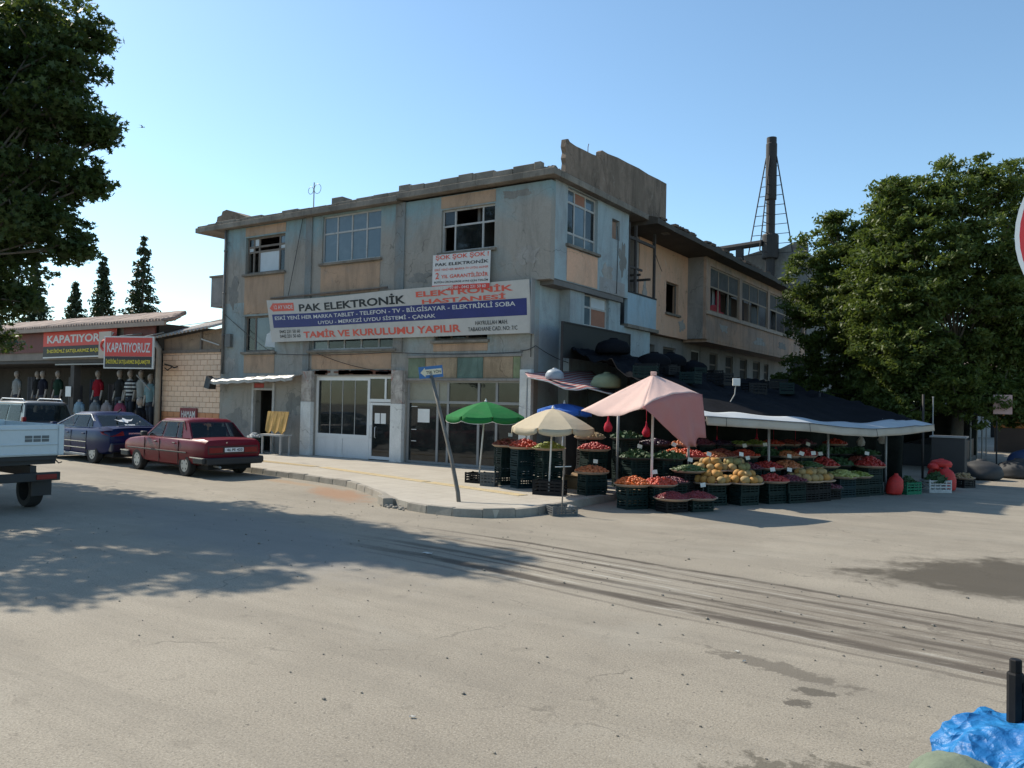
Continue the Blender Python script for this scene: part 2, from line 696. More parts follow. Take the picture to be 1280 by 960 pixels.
    ck.inputs['Scale'].default_value = 0.33
    crack = k.math('MULTIPLY', k.math('SUBTRACT', 1.0, k.step(ck.outputs['Distance'], 0.001, 0.006)), k.step(med, 0.45, 0.6))
    col = k.mix(k.math('MULTIPLY', crack, 0.55), col, (0.10, 0.088, 0.07))
    dust = k.noise(k.scale(p, (0.5, 1.0, 1)), 0.45, 6, 0.7, 1.0)
    col = k.mix(k.math('MULTIPLY', k.step(dust, 0.52, 0.7), 0.3), col, (0.32, 0.295, 0.245))
    # soaked area where the marks come together
    inb = k.math('MULTIPLY', k.step(t, 0.05, 0.25), k.math('SUBTRACT', 1.0, k.step(t, 0.72, 0.95)))
    soak = k.math('MULTIPLY', k.math('MULTIPLY', inb, k.step(X, -5.0, -0.8)), k.step(brk, 0.3, 0.6))
    col = k.mix(k.math('MULTIPLY', soak, 0.62), col, (0.11, 0.09, 0.07))

    def blot(cx, cy, rx, ry, rot, colr, amt, edge=0.35, sc=1.3, amp=1.5):
        nonlocal col
        dx, dy = k.math('SUBTRACT', X, cx), k.math('SUBTRACT', Y, cy)
        c, s = math.cos(rot), math.sin(rot)
        a = k.math('DIVIDE', k.math('ADD', k.math('MULTIPLY', dx, c), k.math('MULTIPLY', dy, s)), rx)
        b = k.math('DIVIDE', k.math('SUBTRACT', k.math('MULTIPLY', dy, c), k.math('MULTIPLY', dx, s)), ry)
        r = k.math('SQRT', k.math('ADD', k.math('POWER', a, 2.0), k.math('POWER', b, 2.0)))
        n = k.noise(p, sc, 6, 0.7)
        r = k.math('ADD', r, k.math('MULTIPLY', k.math('SUBTRACT', n, 0.5), amp))
        f = k.math('SUBTRACT', 1.0, k.step(r, 1 - edge, 1.0))
        col = k.mix(k.math('MULTIPLY', f, amt), col, colr)
        return f
    wet = blot(0.2, 12.2, 2.7, 1.5, 0.5, (0.062, 0.05, 0.033), 0.85)
    blot(-0.9, 4.7, 1.0, 0.42, 0.5, (0.10, 0.088, 0.066), 0.8, 0.25, 5.0, 2.4)
    blot(-1.75, 6.65, 0.75, 0.16, -0.25, (0.11, 0.095, 0.075), 0.7, 0.4, 5.0, 3.4)
    blot(-1.42, 5.95, 0.12, 0.1, 0.0, (0.08, 0.07, 0.055), 0.8, 0.3, 9.0, 2.6)
    blot(-1.38, 6.25, 0.16, 0.09, 0.3, (0.08, 0.07, 0.055), 0.8, 0.3, 9.0, 2.6)
    # red earth washed up against the kerb
    blot(-12.9, 12.7, 1.9, 0.65, -0.5, (0.30, 0.16, 0.085), 0.7, 0.6, 1.6)
    blot(-15.5, 13.6, 2.0, 0.3, -0.15, (0.33, 0.22, 0.13), 0.6, 0.6, 1.6)
    # greyer stretch along the lane under the tree
    blot(-10.5, 8.2, 5.5, 1.5, -0.25, (0.20, 0.195, 0.185), 0.55, 0.6, 0.7)
    rough = k.math('SUBTRACT', 0.9, k.math('MULTIPLY', wet, 0.25))
    k.bump(k.math('ADD', k.math('MULTIPLY', fine, 0.6), k.math('ADD', gr, k.math('MULTIPLY', med, 1.2))), 0.25, 0.008)
    return k.done(col, rough, spec=0.3)


m = MB()
m.quad((-500, -200, 0), (400, -200, 0), (400, 700, 0), (-500, 700, 0))
struct(m.build('road', road_material()))

KERB = [(-34, 17.2), (-24, 15.6), (-17.97, 14.51), (-15.6, 14.2), (-13.93, 13.89), (-12.9, 13.42), (-11.86, 12.78), (-10.9, 12.05), (-10.1, 11.72), (-9.45, 11.6), (-8.84, 11.65),
        (-8.18, 11.97), (-7.9, 12.5), (-7.79, 13.15), (-7.75, 16), (-8.0, 22), (-8.6, 50)]


def sidewalk_material():
    k = NT('pavement_concrete')
    p = k.wpos()
    br = k.n('TexBrick')
    mp = k.n('Mapping')
    mp.inputs['Rotation'].default_value = (0, 0, 0.16)
    k.link(p, mp.inputs[0])
    k.link(mp.outputs[0], br.inputs[0])
    br.inputs['Scale'].default_value = 1.0
    br.inputs['Brick Width'].default_value = 0.4
    br.inputs['Row Height'].default_value = 0.4
    br.inputs['Mortar Size'].default_value = 0.006
    br.offset = 0
    br.inputs['Color1'].default_value = (0.40, 0.365, 0.31, 1)
    br.inputs['Color2'].default_value = (0.43, 0.395, 0.335, 1)
    br.inputs['Mortar'].default_value = (0.27, 0.24, 0.2, 1)
    a = k.noise(p, 0.9, 6, 0.65, 0.4)
    col = k.mix(k.math('MULTIPLY', k.step(a, 0.4, 0.75), 0.45), br.outputs[0], (0.30, 0.265, 0.215))
    b = k.noise(p, 6, 5, 0.7)
    col = k.mix(k.math('MULTIPLY', k.step(b, 0.6, 0.72), 0.4), col, (0.17, 0.15, 0.125))
    k.bump(k.math('ADD', k.noise(p, 40, 3), br.outputs[1]), 0.3, 0.006)
    return k.done(col, 0.9, spec=0.25)


m = MB()
inner = [(x, y + (0.12 if i < 10 else 0)) for i, (x, y) in enumerate(KERB)]
poly = []
for i, (x, y) in enumerate(KERB):
    a = Vector(KERB[max(i - 1, 0)])
    b = Vector(KERB[min(i + 1, len(KERB) - 1)])
    d = (b - a).normalized()
    poly.append((x - d.y * 0.09, y + d.x * 0.09))
poly += [(-13, 50), (-13, 19.6), (-34, 19.6)]
m.prism(poly, lambda x, y: (x, y, -0.02), lambda x, y: (x, y, 0.14))
sw = struct(m.build('sidewalk', sidewalk_material()))

# kerb stones, one by one along the edge
km = mat('kerb_concrete', (0.27, 0.245, 0.205), 0.92, 0.25, 2.2, bump=0.5, dirt=0.5, dirtc=(0.13, 0.11, 0.09))
path = [Vector((*p, 0)) for p in KERB[1:15]]
acc, stones, i, pos = 0.0, [], 0, path[0].copy()
seg_len = 0.62
pts = [path[0]]
for a, b in zip(path, path[1:]):
    n = max(1, round((b - a).length / 0.25))
    pts += [a.lerp(b, (q + 1) / n) for q in range(n)]
d = [0.0]
for a, b in zip(pts, pts[1:]):
    d.append(d[-1] + (b - a).length)


def along(s):
    for q in range(len(d) - 1):
        if d[q + 1] >= s:
            return pts[q].lerp(pts[q + 1], (s - d[q]) / max(1e-6, d[q + 1] - d[q]))
    return pts[-1]


s = 0.0
while s < d[-1] - 0.3:
    L = rng.uniform(0.55, 0.7)
    a, b = along(s + 0.008), along(min(s + L, d[-1]) - 0.008)
    s += L
    if abs(a.x + 10.45) < 0.35 and a.y < 13:      # the gap left by the knocked-out stone
        continue
    t = (b - a).normalized()
    nrm = Vector((-t.y, t.x, 0))
    h = 0.15 + rng.uniform(-0.012, 0.012)
    tw = rng.uniform(-0.012, 0.012)
    k = MB()
    q0 = [a, b, b + nrm * 0.15, a + nrm * 0.15]
    q1 = [a + nrm * 0.02, b + nrm * (0.02 + tw), b + nrm * 0.15, a + nrm * 0.15]
    k.add([(q.x, q.y, -0.02) for q in q0] + [(q.x, q.y, h + rng.uniform(-0.004, 0.004)) for q in q1], [(0, 3, 2, 1), (4, 5, 6, 7), (0, 1, 5, 4), (1, 2, 6, 5), (2, 3, 7, 6), (3, 0, 4, 7)])
    k.build('kerb_stone', km, sw, bevel=0.012)
k = MB()   # the loose end stone, turned out of line, and the rubble beside it
k.box(-11.15, -10.62, 11.9, 12.1, -0.01, 0.17, -0.62)
o = tag(k.build('loose_kerb_stone', km, bevel=0.012), 'loose kerb stone twisted out of line at the broken pavement corner', 'kerb stone')
k = MB()
for q in range(26):
    x, y, r = rng.gauss(-10.42, 0.22), rng.gauss(11.75, 0.13), rng.uniform(0.015, 0.06)
    k.ball((x, y, r * 0.4), r, r * 0.8, r * 0.6, 6, 4, 0.25)
tag(k.build('rubble', km), 'crumbled concrete rubble in the gap of the broken kerb', 'rubble', kind='stuff')

# the yellow guide tiles across the pavement
tm = mat('guide_tile', (0.56, 0.45, 0.27), 0.9, 0.15, 3.0, dirt=0.5, dirtc=(0.36, 0.30, 0.22))
ta, tb = Vector((-22.5, 16.55, 0)), Vector((-8.9, 14.25, 0))
tp = [ta, Vector((-17.0, 16.1, 0)), Vector((-12.2, 15.0, 0)), tb]
tile = None
for a, b in zip(tp, tp[1:]):
    n = int((b - a).length / 0.4)
    t = (b - a).normalized()
    for q in range(n):
        if tile is None:
            k = MB()
            k.box(-0.193, 0.193, -0.15, 0.15, 0, 0.006)
            for r in range(4):
                k.box(-0.18, 0.18, -0.115 + r * 0.07, -0.085 + r * 0.07, 0.006, 0.0105)
            tile = k.build('guide_tile', tm, sw)
            o = tile
        else:
            o = tile.copy()
            COL.objects.link(o)
        c = a + t * (0.4 * q + 0.2)
        o.location = (c.x, c.y, 0.1435)
        o.rotation_euler = (0, 0, math.atan2(t.y, t.x) + rng.uniform(-0.01, 0.01))

# small litter and stones on the road
k = MB()
for q in range(420):
    x, y = rng.uniform(-14, 0.5), rng.uniform(3.9, 12)
    r = rng.uniform(0.004, 0.013) if rng.random() < 0.93 else rng.uniform(0.013, 0.024)
    k.ball((x, y, r * 0.45), r, r * rng.uniform(0.6, 1), r * 0.6, 5, 3, 0.2)
tag(k.build('gravel', mat('grit', (0.2, 0.18, 0.15), 0.9, 0.5, 30)), 'loose grit and pebbles scattered on the dusty road', 'gravel', kind='stuff')
for x, y, w, a, lab in [(-2.15, 6.85, 0.03, 0.3, 'scrap of white paper lying on the road near the wet spots'), (-2.02, 6.62, 0.022, 1.2, 'small crumpled white paper beside the wet spots on the road'),
                        (-7.0, 8.6, 0.1, 0.1, 'white paper strip lying in the tree shade on the road'), (-3.45, 4.12, 0.03, 0.5, 'small white litter scrap at the bottom of the road')]:
    k = MB()
    k.grid(4, 3, lambda u, v: ((u - 0.5) * w * 1.3, (v - 0.5) * w * .7, 0.006 + 0.012 * math.sin(u * 5 + v * 3) ** 2))
    o = k.build('paper_scrap', mat('litter_paper', (0.5, 0.48, 0.44), 0.8, 0.05), thick=0.001)
    o.location = (x, y, 0)
    o.rotation_euler = (0, 0, a)
    tag(o, lab, 'litter')
# ================================================================ THE CORNER BUILDING
BX, AY = -11.5, 19.25
B = thing('corner_building', 'weathered blue and peach three storey corner building with broken windows', 'building', (-18.7, AY, 0))
P_A = paint('paint_shop_side', (0.30, 0.37, 0.375), (0.33, 0.305, 0.27), (0.41, 0.385, 0.35), 0.42, 2.0, 6.0, 0.5, 0.45)
P_AT = paint('paint_shop_side_upper', (0.24, 0.345, 0.365), (0.34, 0.31, 0.27), (0.40, 0.375, 0.34), 0.42, 6.6, 9.0, 0.4, 0.35)
P_B = paint('paint_market_side', (0.36, 0.44, 0.46), (0.33, 0.36, 0.365), (0.40, 0.39, 0.37), 0.6, None, None, 0.35, 0.3)
P_BL = paint('paint_balcony', (0.33, 0.45, 0.52), (0.34, 0.42, 0.46), (0.36, 0.36, 0.35), 0.8, None, None, 0.35, 0.4)
PEACH = paint('paint_peach_panel', (0.50, 0.33, 0.22), (0.42, 0.29, 0.20), (0.33, 0.28, 0.235), 0.8, None, None, 0.45, 0.35)
PEACH_B = paint('paint_peach_market', (0.74, 0.44, 0.295), (0.66, 0.42, 0.29), (0.64, 0.52, 0.42), 0.7, None, None, 0.3, 0.35)
PEACH_C = paint('paint_peach_bay', (0.52, 0.335, 0.235), (0.38, 0.28, 0.22), (0.42, 0.36, 0.29), 0.6, None, None, 0.55, 0.55)
GREYP = paint('bare_render', (0.30, 0.28, 0.26), (0.24, 0.225, 0.21), (0.33, 0.31, 0.28), 0.7, None, None, 0.4, 0.4)
CONC = paint('raw_concrete', (0.27, 0.235, 0.195), (0.20, 0.175, 0.145), (0.31, 0.28, 0.24), 0.9, None, None, 0.6, 0.5)
BLACKISH = mat('near_black', (0.035, 0.032, 0.03), 0.95, 0.3, 2)  # even near-black for undersides, capping and walls behind openings
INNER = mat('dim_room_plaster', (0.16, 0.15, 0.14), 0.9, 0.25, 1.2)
WOODF = mat('weathered_timber', (0.17, 0.14, 0.115), 0.8, 0.3, 6, bump=0.3)
PALEF = mat('pale_frame_paint', (0.42, 0.41, 0.39), 0.6, 0.15, 5, dirt=0.5)
WHITEF = mat('white_shopfront_alu', (0.68, 0.68, 0.67), 0.4, 0.06, 2, dirt=0.12)
GREYF = mat('grey_shopfront_alu', (0.26, 0.26, 0.255), 0.45, 0.1, 2)
GL_SKY = glass('pane_hazy', (0.10, 0.14, 0.17), 0.10, 0.85, 0.3, (0.24, 0.29, 0.33))
GL_DARK = glass('pane_dark', (0.012, 0.014, 0.016), 0.05, 0.7, 0.25, (0.10, 0.10, 0.10))
GL_SHOP = glass('shop_pane', (0.02, 0.024, 0.024), 0.03, 0.72, 0.35, (0.12, 0.12, 0.105))
BOARD_W = mat('white_board', (0.52, 0.56, 0.58), 0.7, 0.1, 2)
BOARD_R = mat('red_brown_board', (0.30, 0.14, 0.09), 0.8, 0.2, 2)

# ---- walls along the shop side (faces -Y)
m = MB()
wall(m, 'y', AY, 0.25, -25.95, -11.97, 0.0, 5.6, [(-23.9, -22.95, 0.14, 2.35), (-20.8, -17.22, 0.14, 2.86), (-16.68, -12.36, 0.14, 2.72),
     (-24.63, -22.93, 3.76, 5.08), (-21.1, -17.2, 3.75, 5.05), (-15.6, -13.6, 3.95, 5.1)])
m.build('wall', P_A, B)
m = MB()
wall(m, 'y', AY, 0.25, -25.95, BX, 5.6, 8.4, [(-24.68, -22.53, 6.64, 8.0), (-20.64, -17.93, 6.73, 8.34), (-15.42, -13.42, 6.65, 7.97)])
m.build('wall', P_AT, B)
# ---- walls along the market side (face +X)
m = MB()
wall(m, 'x', BX, 0.25, AY + 0.25, 24.35, 5.65, 8.6, [(20.2, 22.1, 6.76, 8.44), (23.1, 23.66, 7.45, 8.1)])
m.box(-14, BX - 0.25, 24.1, 24.35, 5.65, 8.6)
m.build('wall', P_B, B)
m = MB()
wall(m, 'x', -11.97, 0.25, AY + 0.25, 20.66, 0, 5.6)
m.box(-12.2, -11.62, 20.66, 20.9, 0, 5.59)
wall(m, 'x', -11.62, 0.25, 20.9, 26.5, 0, 4.74, [(21.55, 23.22, 4.5, 4.74)])
wall(m, 'x', -11.62, 0.25, 20.9, 24.05, 4.74, 5.59, [(21.55, 23.22, 4.74, 5.5)])
m.build('wall', P_B, B)
m = MB()
wall(m, 'x', -12.6, 0.25, 26.5, 49.6, 0, 4.85, [(28.72, 29.2, 3.3, 4.47), (30.06, 31.4, 3.3, 4.47), (33.15, 34.35, 3.5, 4.56), (35.47, 36.6, 3.5, 4.58), (37.71, 38.84, 3.47, 4.58),
     (39.93, 41.1, 3.47, 4.56), (42.1, 43.4, 3.6, 4.55), (44.14, 45.0, 3.6, 4.5)])
m.build('wall', GREYP, B)
m = MB()
wall(m, 'x', -12.3, 0.25, 27.0, 31.85, 4.86, 8.3, [(29.55, 30.85, 5.78, 7.02)])
m.build('wall', PEACH_B, B)
m = MB()   # the side of the bay
m.box(-12.3, BX - 0.12, 31.85, 32.05, 4.9, 8.3)
m.build('wall', GREYP, B)
m = MB()   # the closed-in bay
wall(m, 'x', BX, 0.12, 32.05, 48.6, 4.9, 8.3, [(32.35, 36.25, 6.08, 7.98), (36.65, 40.85, 6.08, 7.98), (41.2, 45.9, 6.08, 7.98), (46.3, 48.3, 6.08, 7.98)])
m.box(BX - 0.12, BX, 31.85, 32.05, 4.9, 8.3)
m.box(-12.55, BX - 0.01, 32.06, 48.6, 4.78, 4.9)
m.build('wall', PEACH_C, B)
m = MB()   # sill band of the bay
m.box(BX, BX + 0.07, 31.86, 48.6, 5.93, 6.07)
m.build('sill_band', mat('band_render', (0.42, 0.33, 0.26), 0.9, 0.2, 3, dirt=0.4), B, bevel=0.01)
# left end and rear walls, floors, roof
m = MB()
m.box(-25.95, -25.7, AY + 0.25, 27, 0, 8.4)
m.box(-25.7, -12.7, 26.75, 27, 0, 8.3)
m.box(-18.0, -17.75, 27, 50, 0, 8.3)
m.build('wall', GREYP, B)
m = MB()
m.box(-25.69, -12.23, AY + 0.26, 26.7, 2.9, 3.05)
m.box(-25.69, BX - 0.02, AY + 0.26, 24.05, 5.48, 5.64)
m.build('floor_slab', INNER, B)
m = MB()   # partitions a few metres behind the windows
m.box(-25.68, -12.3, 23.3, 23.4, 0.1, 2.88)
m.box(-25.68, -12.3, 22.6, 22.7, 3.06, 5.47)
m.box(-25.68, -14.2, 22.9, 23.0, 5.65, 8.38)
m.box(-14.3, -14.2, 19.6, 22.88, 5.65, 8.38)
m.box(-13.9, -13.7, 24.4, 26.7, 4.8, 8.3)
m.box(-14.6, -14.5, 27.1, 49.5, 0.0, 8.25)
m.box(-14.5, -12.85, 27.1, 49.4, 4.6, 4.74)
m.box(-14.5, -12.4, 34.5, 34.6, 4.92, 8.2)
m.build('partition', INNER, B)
# balcony in the gap between the block and the peach wall
m = MB()
m.box(BX - 0.12, BX, 24.36, 26.75, 4.82, 5.87)
m.box(-12.28, BX - 0.12, 26.63, 26.75, 4.82, 5.87)
m.build('balcony_parapet', P_BL, B)
m = MB()
m.box(-13.7, BX + 0.02, 24.36, 26.98, 4.7, 4.815)
m.build('balcony_floor', CONC, B)
m = MB()
m.box(-13.68, -13.6, 24.4, 25.2, 4.82, 8.2)
m.box(-13.68, -13.6, 25.2, 26.2, 7.1, 8.2)
m.box(-13.68, -13.6, 26.2, 26.98, 4.82, 8.2)
m.box(-13.6, -12.32, 26.76, 26.98, 4.82, 8.28)
m.build('balcony_back_wall', mat('stained_render', (0.30, 0.27, 0.25), 0.9, 0.3, 1.5, dirt=0.5), B)
m = MB()   # remains of the glazing frame across the balcony opening
for y in (24.46, 25.02, 26.62):
    m.box(BX - 0.11, BX - 0.03, y, y + 0.09, 5.88, 8.25)
m.box(BX - 0.10, BX - 0.04, 24.55, 26.62, 7.72, 7.82)
m.box(BX - 0.10, BX - 0.04, 24.55, 25.6, 6.74, 6.81)
m.box(-12.3, BX - 0.11, 25.55, 25.61, 6.60, 6.67)
m.box(-13.0, BX - 0.11, 26.4, 26.47, 6.55, 6.63)
m.box(-12.9, -12.84, 25.3, 26.5, 7.3, 7.36)
m.build('balcony_frame', mat('charred_timber', (0.06, 0.05, 0.045), 0.85, 0.4, 5), B)
m = MB()
m.box(BX - 0.13, BX + 0.015, 24.36, 26.75, 5.872, 5.93)
m.build('balcony_capping', BLACKISH, B)

# ---- roof slab, broken parapets
m = MB()
m.box(-27.4, -17.05, 18.98, 27.0, 8.41, 8.6)
m.box(-17.05, -11.25, 18.98, 27.1, 8.47, 8.66)
m.build('roof_slab', CONC, B, bevel=0.015)
m = MB()   # ragged coping over the shop side
x = -17.0
while x < -11.75:
    w = rng.uniform(0.35, 0.8)
    m.box(x, min(x + w, -11.72) - 0.006, 19.0 + rng.uniform(0, 0.03), 19.22, 8.662, 8.86 + rng.uniform(-0.04, 0.05))
    x += w
m.build('coping', CONC, B, bevel=0.02)
m = MB()
x = -27.3
while x < -17.1:
    w = rng.uniform(0.3, 0.9)
    m.box(x, x + w - 0.01, 19.0, 19.25, 8.601, 8.66 + rng.uniform(0, 0.07))
    x += w
m.build('coping', CONC, B, bevel=0.015)


def ragged(poly, ax, a, b, m):
    if ax == 'x':
        m.prism(poly, lambda u, z: (a, u, z), lambda u, z: (b, u, z))
    else:
        m.prism(poly, lambda u, z: (u, b, z), lambda u, z: (u, a, z))


P_PAR = paint('parapet_plaster', (0.255, 0.19, 0.145), (0.19, 0.145, 0.11), (0.30, 0.25, 0.20), 1.1, None, None, 0.8, 0.6)
top = [(21.72, 9.62), (21.6, 9.66), (21.2, 9.62), (20.6, 9.6), (20.2, 9.58), (19.85, 9.6), (19.75, 9.66), (19.62, 9.62), (19.58, 9.4), (19.66, 9.25), (19.6, 9.08), (19.66, 8.95), (19.6, 8.67)]
m = MB()
ragged([(21.72, 8.67)] + top, 'x', -11.42, -11.27, m)
m.build('parapet', P_PAR, B)
top = [(27.0, 10.12), (26.2, 10.1), (25.4, 10.06), (24.6, 10.07), (23.7, 10.02), (23.0, 10.0), (22.3, 9.93), (21.9, 9.93), (21.78, 9.86), (21.76, 9.6)]
m = MB()
ragged([(21.76, 8.67), (27.0, 8.67)] + top, 'x', -11.44, -11.29, m)
m.box(-13.5, -11.44, 26.86, 27.0, 8.67, 10.1)
m.build('parapet', P_PAR, B)
m = MB()
m.box(-11.44, -11.2, 26.9, 27.2, 8.3, 8.46)
for q in range(9):
    x, y, r = rng.uniform(-11.75, -11.4), rng.uniform(19.2, 19.65), rng.uniform(0.05, 0.12)
    m.ball((x, y, 8.66 + r * 0.6), r, r, r * 0.7, 6, 4, 0.25)
m.build('broken_edge', CONC, B)
m = MB()   # lump of fallen gable at the left end
ragged([(-27.0, 8.6), (-24.4, 8.6), (-24.5, 8.72), (-25.2, 8.95), (-26.0, 9.24), (-26.35, 9.34), (-26.6, 9.3), (-26.66, 9.16), (-26.9, 9.12), (-26.95, 8.92), (-27.1, 8.86)], 'y', 19.6, 20.4, m)
m.build('gable_remnant', P_PAR, B)
for x0, x1, z1 in ((-23.2, -22.35, 8.93), (-20.72, -20.2, 9.12), (-21.75, -21.2, 8.84)):
    m = MB()
    m.box(x0, x1, 19.7, 20.2, 8.6, z1)
    m.build('roof_kerb', CONC, B, bevel=0.02)
m = MB()
m.tube([(-11.55, 21.45, 9.0), (-11.55, 21.46, 9.95), (-11.53, 21.47, 10.05)], 0.012, 5)
m.build('reinforcing_bar', mat('rusty_steel', (0.12, 0.07, 0.045), 0.8, 0.3, 8), B)

# eave over the market side
m = MB()
ys = [25.4 + q * 0.9 for q in range(26)]
ring = []
for y in ys:
    dz = rng.uniform(-0.03, 0.05)
    dx = rng.uniform(-0.04, 0.04)
    ring.append([(-10.9 + dx, y, 8.33), (-10.9 + dx, y, 8.52 + dz), (-11.4, y, 8.66 + dz), (-17.8, y, 9.3), (-17.8, y, 9.1), (-12.4, y, 8.31)])
m.loft(ring)
m.build('eave', mat('old_eave', (0.075, 0.062, 0.05), 0.95, 0.4, 1.6, bump=0.5), B)
m = MB()
for q in range(40):
    y = rng.uniform(25.6, 47)
    m.box(-11.3, -10.92, y, y + rng.uniform(0.15, 0.4), 8.55, 8.62 + rng.uniform(0, 0.05), rng.uniform(-0.3, 0.3))
m.build('eave_tiles', mat('old_roof_tile', (0.11, 0.08, 0.06), 0.95, 0.3, 3), B)

# ---- pilasters and plaster bands
for x0, x1, z0 in ((-17.26, -16.88, 3.62), (-21.42, -21.12, 3.05)):
    m = MB()
    m.box(x0, x1, AY - 0.05, AY - 0.001, z0, 8.405)
    m.build('pilaster', paint('pilaster_paint', (0.215, 0.245, 0.25), (0.25, 0.23, 0.205), (0.32, 0.30, 0.26), 0.8, None, None, 0.5, 0.4), B)
for x0, x1, z0, z1 in [(-24.68, -22.53, 5.15, 6.52), (-24.7, -22.5, 8.05, 8.37), (-20.66, -17.93, 5.62, 6.61), (-15.44, -13.4, 8.02, 8.38), (-24.6, -22.93, 2.98, 3.64), (-21.0, -17.35, 3.1, 3.62), (-15.62, -13.58, 3.62, 3.84)]:
    m = MB()
    m.box(x0, x1, AY - 0.014, AY - 0.001, z0, z1)
    m.build('peach_panel', PEACH, B)
m = MB()
m.box(BX + 0.001, BX + 0.014, 20.2, 22.12, 5.68, 6.64)
m.build('peach_panel', PEACH_B, B)
m = MB()
fb(m, 'x', BX, 22.3, 24.1, 5.66, 6.1, 0.001, 0.008)
m.build('repair_patch', paint('cement_patch', (0.30, 0.28, 0.26), (0.34, 0.33, 0.32), (0.36, 0.38, 0.38), 1.1, None, None, 0.3, 0.6), B)
# painted frieze over the corner shop
FR = [(-16.6, -15.92, (0.21, 0.26, 0.18)), (-15.9, -14.68, (0.40, 0.31, 0.21)), (-14.66, -13.72, (0.17, 0.25, 0.215)), (-13.7, -12.66, (0.41, 0.30, 0.20)), (-12.64, -12.42, (0.28, 0.31, 0.18))]
for q, (x0, x1, c) in enumerate(FR):
    m = MB()
    m.box(x0, x1, AY - 0.03, AY - 0.001, 2.8, 3.42)
    m.build('frieze_panel', paint('frieze_paint_%d' % q, c, tuple(x * 0.75 for x in c), (0.25, 0.22, 0.19), 1.2, None, None, 0.6, 0.5), B)
m = MB()
m.box(-16.65, -12.36, AY - 0.07, AY - 0.002, 2.72, 2.79)
m.box(-16.65, -12.36, AY - 0.06, AY - 0.002, 3.43, 3.5)
m.build('frieze_moulding', GREYP, B)
m = MB()
for q in range(60):
    x = rng.uniform(-20.9, -17.3)
    m.box(x, x + rng.uniform(0.08, 0.5), AY - 0.02, AY - 0.002, 3.0 - rng.uniform(0.02, 0.1), 3.0 + rng.uniform(0.0, 0.07))
m.build('rusted_lintel', mat('rust_scab', (0.13, 0.055, 0.035), 0.95, 0.4, 5), B)

# ---- ragged cement repairs and places where the paint has come off
def ragged_patch(ax, pl, u, z, ru, rz, m_, seed):
    g = random.Random(seed)
    n = 44
    off = Vector((seed * 1.7, 0, 0))
    pts = []
    for q in range(n):
        a = 2 * math.pi * q / n
        f = .8 + .55 * mnoise.noise(off + Vector((math.cos(a) * 1.5, math.sin(a) * 1.5, 0))) + .3 * mnoise.noise(off + Vector((math.cos(a) * 4, math.sin(a) * 4, 3))) + g.uniform(-.04, .04)
        pts.append((u + ru * f * math.cos(a), z + rz * f * math.sin(a)))
    m = MB()
    if ax == 'y':
        m.prism(pts, lambda a, b: (a, pl - 0.001, b), lambda a, b: (a, pl - 0.007, b))
    else:
        m.prism(pts, lambda a, b: (pl + 0.001, a, b), lambda a, b: (pl + 0.007, a, b))
    return m.build('plaster_patch', m_, B)


PB = paint('bare_plaster', (0.40, 0.375, 0.34), (0.33, 0.305, 0.275), (0.44, 0.42, 0.39), 1.6, None, None, .3, .4)
PD = paint('damp_plaster', (0.265, 0.255, 0.235), (0.225, 0.215, 0.195), (0.30, 0.285, 0.26), 1.6, None, None, .4, .4)
for q, (ax, pl, u, z, ru, rz, mm) in enumerate([('y', AY, -12.2, 6.3, .5, .35, PB), ('y', AY, -25.3, 6.0, .35, .6, PD), ('y', AY, -12.7, 8.15, .6, .14, PD), ('y', AY, -19.0, 6.35, .0001, .0001, PB), ('y', AY, -16.2, 5.95, .45, .22, PD),
        ('y', AY, -25.4, 3.3, .4, .4, PB), ('y', AY, -24.9, 1.2, .6, .5, PD), ('y', AY, -21.9, 1.9, .35, .5, PD), ('y', AY, -12.15, 4.6, .1, .3, PD),
        ('x', BX, 22.8, 6.3, .4, .4, PB), ('x', BX, 23.9, 6.9, .3, .6, PD), ('x', -11.62, 24.6, 3.6, .4, .5, PB), ('x', -12.3, 27.5, 6.2, .25, .7, PB), ('x', -12.3, 31.2, 5.4, .4, .3, PB),
        ('x', BX, 34.2, 5.5, .7, .22, PB), ('x', BX, 39.5, 5.3, 1.2, .2, PB), ('x', BX, 43.5, 5.4, .9, .25, PD), ('x', -12.6, 32.2, 4.0, .5, .4, PD)]):
    if ru > .01:
        ragged_patch(ax, pl, u, z, ru, rz, mm, 300 + q)
m = MB()
m.tube([(-25.78, AY - .07, 8.4), (-25.78, AY - .07, 2.95)], .05, 8)
for z in (4.4, 6.0, 7.6):
    m.lathe([(.062, -.03), (.062, .03)], 8, (-25.78, AY - .07, z))
m.build('downpipe', mat('old_pipe', (0.16, 0.15, 0.14), .7, .3, 4, dirt=.5), B, smooth=True)
m = MB()
m.box(-25.6, -25.3, AY - .12, AY - .001, 3.95, 4.45)
m.build('meter_box', mat('meter_grey', (0.13, 0.13, 0.125), .7, .2, 4), B, bevel=.01)

# ---- piers of the shop row
WHP = paint('pier_whitewash', (0.76, 0.75, 0.72), (0.68, 0.67, 0.64), (0.42, 0.34, 0.30), 1.4, None, None, 0.2, 0.25)
PIE = paint('pier_posters', (0.55, 0.50, 0.45), (0.34, 0.30, 0.27), (0.38, 0.14, 0.11), 3.0, None, None, 0.4, 0.8)
for x0, x1 in ((-21.33, -20.83), (-17.2, -16.72), (-12.34, -11.95)):
    m = MB()
    m.box(x0, x1, AY - 0.16, AY - 0.001, 0.14, 1.98)
    m.build('pier', WHP, B, bevel=0.01)
    m = MB()
    m.box(x0 + 0.004, x1 - 0.004, AY - 0.155, AY - 0.001, 1.981, 3.04)
    m.build('pier_upper', PIE if x0 < -13 else WHP, B, bevel=0.01)

